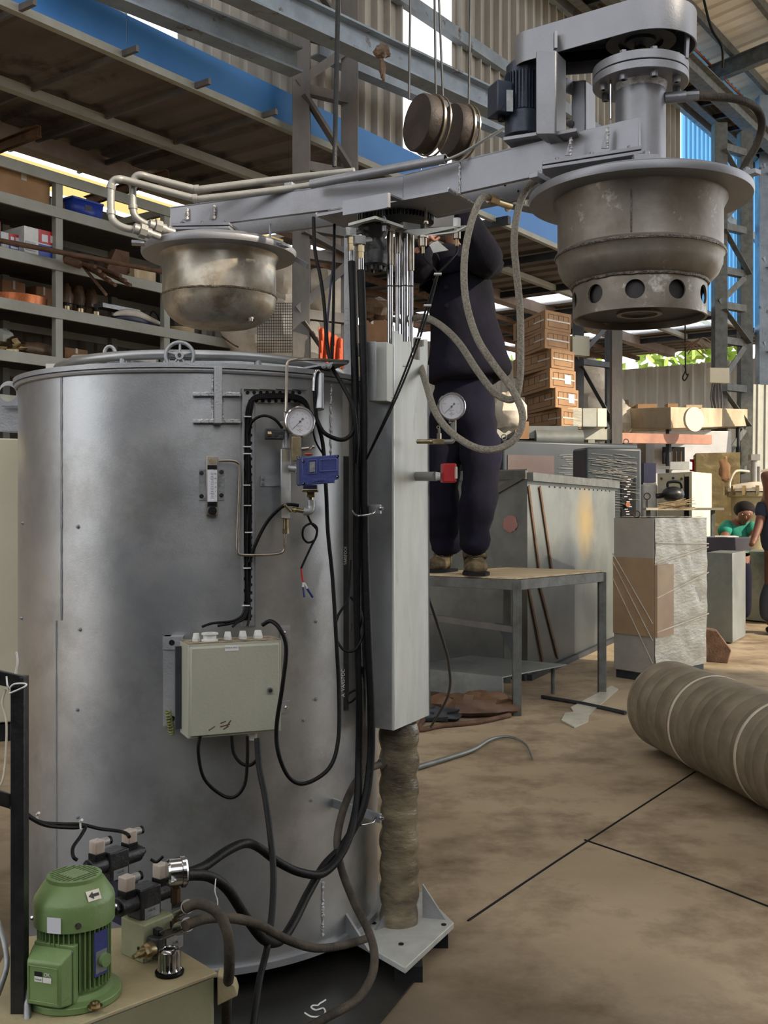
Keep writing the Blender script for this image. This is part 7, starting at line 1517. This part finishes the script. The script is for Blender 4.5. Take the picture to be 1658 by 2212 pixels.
# grey desks
for (x0, x1, dA, dB, y, l) in ((1524, 1582, 8.2, 8.05, 1193, 'plain grey steel desk cabinet right of the wrapped cabinet'), (1600, 1700, 9.8, 9.4, 1190, 'dark grey steel desk cabinet at the right edge')):
    A = V((P(x0, 0, dA).x, dA, 0)); e = V((P(x1, 0, dB).x, dB, 0)) - A; t = thing('steel_desk', l, 'desk', A)
    MB().ob(A + Z * .01, e, V((.25, .45, 0)), Z * (P(0, y, dA).z - .01)).done('desk_body', M['galv'], t, bev=.006)
wt2 = thing('dark_worktable', 'dark slab worktable with white papers in front of the seated man', 'table', P(1560, 1180, 8.9))
A = P(1522, 1190, 8.9); MB().ob(A, V((.42, .1, 0)), V((.1, .5, 0)), Z * .11).done('table_slab', mat('dark_purple_slab', (44, 42, 54), (56, 52, 62), .5), wt2, bev=.004)
MB().ob(V((A.x + .05, A.y + .1, 0)), V((.3, .1, 0)), V((.05, .3, 0)), Z * A.z).done('pedestal', M['darkst'], wt2)
MB().ob(A + V((.02, .04, .112)), V((.3, .07, 0)), V((.08, .35, 0)), Z * .006).done('paper_sheet', M['white'], wt2)
# tower switch box
tw = thing('beige_switch_box', 'beige electrical box mounted on the lattice tower', 'box', P(1550, 828, 13.4))
MB().box(P(1549, 812, 13.35), (.26, .12, .19), rz=.15).done('box_body', M['ivory'], tw, bev=.004)
for k in range(4): MB().tube([P(1540 + k * 5, 828, 13.3), P(1535 + k * 8, 860, 13.3), P(1545 + k * 5, 900, 13.3), P(1560 + k * 6, 960, 13.4)], .010).done('conduit', M['post'], tw)
tag(MB().tube([P(1478, 790, 12), P(1480, 800, 12), P(1474, 815, 12), P(1478, 822, 12), P(1486, 808, 12), P(1480, 795, 12), P(1479, 640, 12)], .008).done('wire_loops', M['black']), 'black wire loops hanging from the lean-to roof at right', 'wire')
for k in range(6):
    tag(MB().tube([P(1470 + 3 * k, 740 + 5 * k, 12), P(1490 + 5 * k, 745 - 3 * k, 12), P(1520 + 3 * k, 770 - 6 * k, 12.4)], .006).done('loose_wire', M['rust']), 'thin tangled wire strand near the lean-to roof at right', 'wire', 'tangled roof wires')
# corrugated panel leaning at right edge
mb = MB(); corr(mb, P(1622, 1150, 12.5), V((.9, .4, 0)).normalized(), 1.6, V((.03, .05, 1)), 1.75, .12, -.02, V((-.4, .9, 0)).normalized())
tag(mb.done('corrugated_panel', M['rack']), 'pale corrugated panel standing at the right edge behind the kettle', 'panel')
# trees beyond the hall
for i, (x, y, z, r) in enumerate([(11.5, 24, 4.0, 2.6), (15, 24, 5.0, 3.0), (8, 27, 3.4, 2.4), (4.5, 28, 3.0, 2.4), (18.5, 21, 5.5, 3.0)]):
    t = thing('tree', 'bright green tree outside beyond the hall end', 'tree', (x, y, 0), 'trees outside the hall')
    mb = MB(); r_ = random.Random(i)
    for k in range(900):
        th = r_.uniform(0, 2 * PI); ph = math.acos(r_.uniform(-1, 1)); q = V((math.sin(ph) * math.cos(th), math.sin(ph) * math.sin(th), math.cos(ph))) * r * r_.uniform(.6, 1) + V((x, y, z))
        a = V((r_.uniform(-1, 1), r_.uniform(-1, 1), r_.uniform(-1, 1))).normalized() * .22; b_ = a.cross(V((r_.random(), r_.random(), 1))).normalized() * .14
        mb.poly([q - a, q + b_, q + a, q - b_])
    fo = mb.done('foliage', M['leaf'], t); MB().cyl((x, y, 0), (x, y, z), .18, .1).done('trunk', M['rust'], t)
# ================================================================= PEOPLE
def fingers(wrist, dirv, side, pal, m, par, curl=.5, s=1.0):
    """hand: palm and five fingers from the wrist"""
    d = V(dirv).normalized(); s_ = V(side).normalized(); n = d.cross(s_).normalized()
    ch = [(None, [(wrist, .024 * s, .020 * s), (wrist + d * .045 * s, .034 * s, .016 * s), (wrist + d * .085 * s, .036 * s, .014 * s)])]
    for k, (o, l) in enumerate([(-.028, .062), (-.009, .072), (.010, .068), (.028, .054)]):
        b0 = wrist + d * .085 * s + s_ * o * s
        p1 = b0 + (d * math.cos(curl) + n * math.sin(curl)) * l * .5 * s; p2 = p1 + (d * math.cos(curl * 2) + n * math.sin(curl * 2)) * l * .5 * s
        ch.append(((0, 2), [(b0 + d * .006, .0095 * s, .009 * s), (p1, .0085 * s, .008 * s), (p2, .007 * s, .007 * s)]))
    tb0 = wrist + d * .03 * s - s_ * .03 * s
    ch.append(((0, 1), [(tb0, .011 * s, .010 * s), (tb0 + (d * .6 - s_ * .7 + n * .3) * .04 * s, .010 * s, .009 * s), (tb0 + (d * .9 - s_ * .6 + n * .5) * .07 * s, .008 * s, .008 * s)]))
    return skinned(ch, 'hand', m, par, 1)
D = 5.5
wk_ = thing('person', 'standing worker in navy jacket and trousers with arms raised on the platform table', 'person', (.42, 5.55, .676))
def pp(px, py, d=D): return P(px, py, d)
hip = pp(1003, 860); sho_r = pp(1040, 560, 5.48); sho_l = pp(928, 566, 5.5); nk_ = pp(985, 528, 5.5)
elb_r = pp(1050, 562, 5.25); elb_l = pp(893, 575, 5.25); wr_r = pp(985, 436, 5.12); wr_l = pp(903, 538, 5.05)
kn_r = pp(1035, 1030, 5.42); kn_l = pp(955, 1035, 5.55); an_r = pp(1026, 1185, 5.52); an_l = pp(965, 1190, 5.72)
hd = pp(985, 432, 5.50)
skinned([(None, [(hip, .13, .10), (pp(1000, 740), .13, .10), (pp(990, 610), .15, .10), (nk_, .055, .055), (hd, .088, .10), (hd + Z * .09, .07, .08)]),
    ((0, 2), [(sho_r, .06, .06), (elb_r, .042, .042), (wr_r, .028, .028)]), ((0, 2), [(sho_l, .05, .05), (elb_l, .036, .036), (wr_l, .026, .026)]),
    ((0, 0), [(pp(1036, 880), .07, .07), (kn_r, .045, .045), (an_r, .035, .035)]), ((0, 0), [(pp(970, 880), .07, .07), (kn_l, .045, .045), (an_l + V((0, .04, 0)), .03, .03)])], 'body', M['skin'], wk_)
jk = skinned([(None, [(pp(1012, 832), .235, .21), (pp(1012, 800), .245, .22), (pp(998, 750), .235, .20), (pp(988, 680), .24, .19), (pp(982, 610), .235, .19), (pp(982, 565), .185, .16), (pp(982, 520), .10, .10)]),
    ((0, 3), [(sho_r + V((-.02, 0, -.02)), .11, .11), (elb_r, .082, .082), (wr_r, .06, .06)]), ((0, 3), [(sho_l, .09, .09), (elb_l, .085, .085), (wr_l, .06, .06)])], 'jacket', M['cloth'], wk_)
for v in jk.data.vertices:
    n_ = noise.noise(v.co * 5) * .035 + noise.noise(V((v.co.x * 16, v.co.y * 16, v.co.z * 7))) * .022; v.co += v.normal * n_
# hem flare
for y in (620, 660, 750): MB().cyl(pp(963 + (y - 620) * .05, y, 5.355), pp(963 + (y - 620) * .05, y, 5.34), .011).done('button', M['black'], jk)
MB().lathe(pp(996, 556, 5.36), [(.001, 0), (.020, 0), (.020, .004), (.001, .004)], V((0, -1, 0)), 12).done('chest_badge', mat('pink_badge', (196, 110, 124), (210, 160, 160), .7, 0, 120), jk)
tr_ = skinned([(None, [(pp(1003, 770), .16, .16), (pp(1003, 830), .17, .165), (pp(1003, 865), .16, .15)]),
    ((0, 2), [(pp(1040, 930, 5.5), .12, .12), (pp(1034, 1030, 5.45), .105, .105), (pp(1028, 1110, 5.48), .098, .098), (pp(1024, 1195, 5.54), .095, .095)]), ((0, 2), [(pp(962, 930, 5.55), .115, .12), (pp(955, 1035, 5.55), .10, .10), (pp(958, 1110, 5.65), .095, .095), (pp(968, 1190, 5.78), .09, .09)])], 'trousers', M['cloth2'], wk_)
for v in tr_.data.vertices: v.co += v.normal * (noise.noise(v.co * 6) * .028 + noise.noise(V((v.co.x * 12, v.co.y * 12, v.co.z * 16))) * .016)
def shoe(heel, toe, w, name='shoe'):
    d = (toe - heel); L = d.length; d.normalize(); s_ = V((-d.y, d.x, 0)); z0_ = .678
    o = skinned([(None, [(heel + Z * .045, w * .45, .045), (heel + d * L * .3 + Z * .050, w * .46, .05), (heel + d * L * .65 + Z * .036, w * .5, .036), (heel + d * L * .95 + Z * .030, w * .42, .028)]), ((0, 0), [(heel + d * .02 + Z * .11, .045, .045)])], name, M['shoe'], wk_)
    for v in o.data.vertices:
        if v.co.z < z0_ + .004: v.co.z = z0_ + .002
    MB().prism([heel + s_ * w * a + d * L * b + V((0, 0, z0_ - heel.z)) for a, b in ((-.4, -.15), (.4, -.15), (.42, .3), (.5, .7), (.3, 1.08), (-.3, 1.08), (-.5, .7), (-.42, .3))], Z * .016).done('sole', M['matd'], o)
    for k in range(5):
        c = heel + d * L * (.32 + .10 * k) + Z * (.100 - .010 * k); MB().tube([c - s_ * .028 - Z*.012, c + Z * .002, c + s_ * .028 - Z*.012], .0028, 6, 4).done('lace', M['lace'], o)
    return o
h = V((.475, 5.60, .68)); shoe(h, V((.468, 5.37, .68)), .14)
h = V((.345, 5.80, .68)); shoe(h, V((.235, 5.66, .68)), .13)
fingers(wr_l, V((.55, -.2, .5)), V((.3, .1, -.7)), 0, M['skin'], wk_, .6); fingers(wr_r, V((-.3, -.2, .8)), V((.7, .1, .3)), 0, M['skin'], wk_, .5)
# face, ears, cap
f0 = hd + V((0, -.085, .02))
MB().ball(f0 + V((0, -.012, -.01)), .016, .8, 1, 1.4).done('nose', M['skin'], wk_)
for s_ in (-1, 1): MB().ball(f0 + V((.03 * s_, .004, .025)), .012).done('eye', M['white'], wk_); MB().ball(hd + V((.088 * s_, 0, .02)), .022, .4, 1, 1.4).done('ear', M['skin'], wk_)
MB().ball(f0 + V((0, 0, -.05)), .02, 1.3, .5, .4).done('mouth', mat('lips', (110, 60, 54), None, .6), wk_)
MB().ball(hd + Z * .075, .105, 1, 1.05, .75).prism([hd + V((-.07, -.07, .07)), hd + V((-.05, -.17, .06)), hd + V((.05, -.17, .06)), hd + V((.07, -.07, .07))], Z * .01).done('cap', M['cloth'], wk_)
tag(MB().prism([pp(905, 545, 5.2), pp(940, 520, 5.2), pp(935, 512, 5.2), pp(968, 540, 5.2), pp(925, 548, 5.2)], (0, .01, 0)).done('white_paper', M['white']), 'crumpled white paper in front of the worker chest, near the left sensor', 'paper')
# seated man
sm_ = thing('person', 'seated man in teal shirt bending over the dark worktable', 'person', P(1598, 1250, 9.6))
def q9(px, py, d=9.6): return P(px, py, d)
skinned([(None, [(q9(1590, 1215), .12, .1), (q9(1592, 1160), .12, .1), (q9(1592, 1128), .06, .06), (q9(1606, 1118, 9.5), .05, .05), (q9(1609, 1110, 9.42), .080, .092), (q9(1608, 1098, 9.44), .07, .08)]),
    ((0, 2), [(q9(1572, 1138), .05, .05), (q9(1562, 1165, 9.4), .04, .04), (q9(1580, 1172, 9.15), .03, .03)]), ((0, 2), [(q9(1622, 1138), .05, .05), (q9(1630, 1160, 9.4), .04, .04), (q9(1612, 1170, 9.15), .03, .03)]),
    ((0, 0), [(q9(1580, 1225, 9.2), .07, .07), (V((P(1580, 0, 9.1).x, 9.1, .1)), .05, .05)]), ((0, 0), [(q9(1602, 1225, 9.2), .07, .07), (V((P(1604, 0, 9.1).x, 9.1, .1)), .05, .05)])], 'body', M['skin'], sm_)
skinned([(None, [(q9(1590, 1210), .15, .12), (q9(1591, 1165), .15, .13), (q9(1592, 1136), .13, .11)]), ((0, 2), [(q9(1570, 1136), .075, .075), (q9(1561, 1152, 9.45), .065, .065)]), ((0, 2), [(q9(1620, 1138), .075, .075), (q9(1629, 1152, 9.45), .065, .065)])], 'shirt', M['teal'], sm_)
skinned([(None, [(q9(1590, 1205), .14, .13), (q9(1590, 1225), .14, .13)]), ((0, 1), [(q9(1580, 1225, 9.2), .09, .09), (V((P(1580, 0, 9.1).x, 9.1, .08)), .075, .08)]), ((0, 1), [(q9(1602, 1225, 9.2), .09, .09), (V((P(1604, 0, 9.1).x, 9.1, .08)), .075, .08)])], 'trousers', M['cloth2'], sm_)
MB().ball(q9(1607, 1100, 9.46), .094, 1, 1.02, .8).done('hair', M['hair'], sm_)
for s_ in (-1, 1): MB().ball(q9(1610 + 7 * s_, 1111, 9.345), .005).done('eye', M['white'], sm_)
MB().ball(q9(1610, 1118, 9.32), .014, .8, 1, 1.3).done('nose', M['skin'], sm_)
# standing man at the edge
s2 = thing('person', 'man in dark navy shirt leaning on the table, cut off by the right edge', 'person', (P(1665, 0, 8.7).x, 8.7, 0))
def q8(px, py, d=8.7): return P(px, py, d)
ft = V((P(1668, 0, 8.7).x, 8.75, .06))
skinned([(None, [(q8(1675, 1210), .13, .1), (q8(1672, 1140), .13, .1), (q8(1664, 1085), .14, .1), (q8(1662, 1052, 8.6), .05, .05), (q8(1662, 1030, 8.55), .085, .1), (q8(1662, 1016, 8.55), .07, .08)]),
    ((0, 2), [(q8(1650, 1090), .05, .05), (q8(1638, 1135, 8.65), .038, .038), (q8(1627, 1168, 8.6), .03, .03), (q8(1622, 1178, 8.55), .03, .02)]), ((0, 2), [(q8(1700, 1090), .05, .05), (q8(1710, 1150), .04, .04), (q8(1712, 1200), .03, .03)]),
    ((0, 0), [(q8(1664, 1290), .05, .05), (V((ft.x, ft.y, .06)), .035, .04)]), ((0, 0), [(q8(1700, 1290), .05, .05), (V((ft.x + .2, ft.y, .06)), .035, .04)])], 'body', M['skin'], s2)
skinned([(None, [(q8(1675, 1205), .17, .13), (q8(1672, 1140), .16, .13), (q8(1668, 1085), .16, .12)]), ((0, 2), [(q8(1648, 1092), .075, .075), (q8(1640, 1122, 8.66), .065, .065)]), ((0, 2), [(q8(1700, 1092), .075, .075), (q8(1708, 1125), .065, .065)])], 'shirt', mat('navy_shirt', (40, 46, 62), (50, 56, 74), .9), s2)
skinned([(None, [(q8(1675, 1195), .15, .12), (q8(1676, 1215), .15, .12)]), ((0, 1), [(q8(1664, 1290), .10, .1), (V((ft.x, ft.y, .1)), .08, .09)]), ((0, 1), [(q8(1700, 1290), .10, .1), (V((ft.x + .2, ft.y, .1)), .08, .09)])], 'trousers', mat('dark_grey_trousers', (52, 56, 66), (62, 66, 76), .9), s2)
for o_ in (0, .2): MB().ball(V((ft.x + o_, ft.y - .06, .035)), .05, 1, 2.2, .7).done('shoe', M['black'], s2)
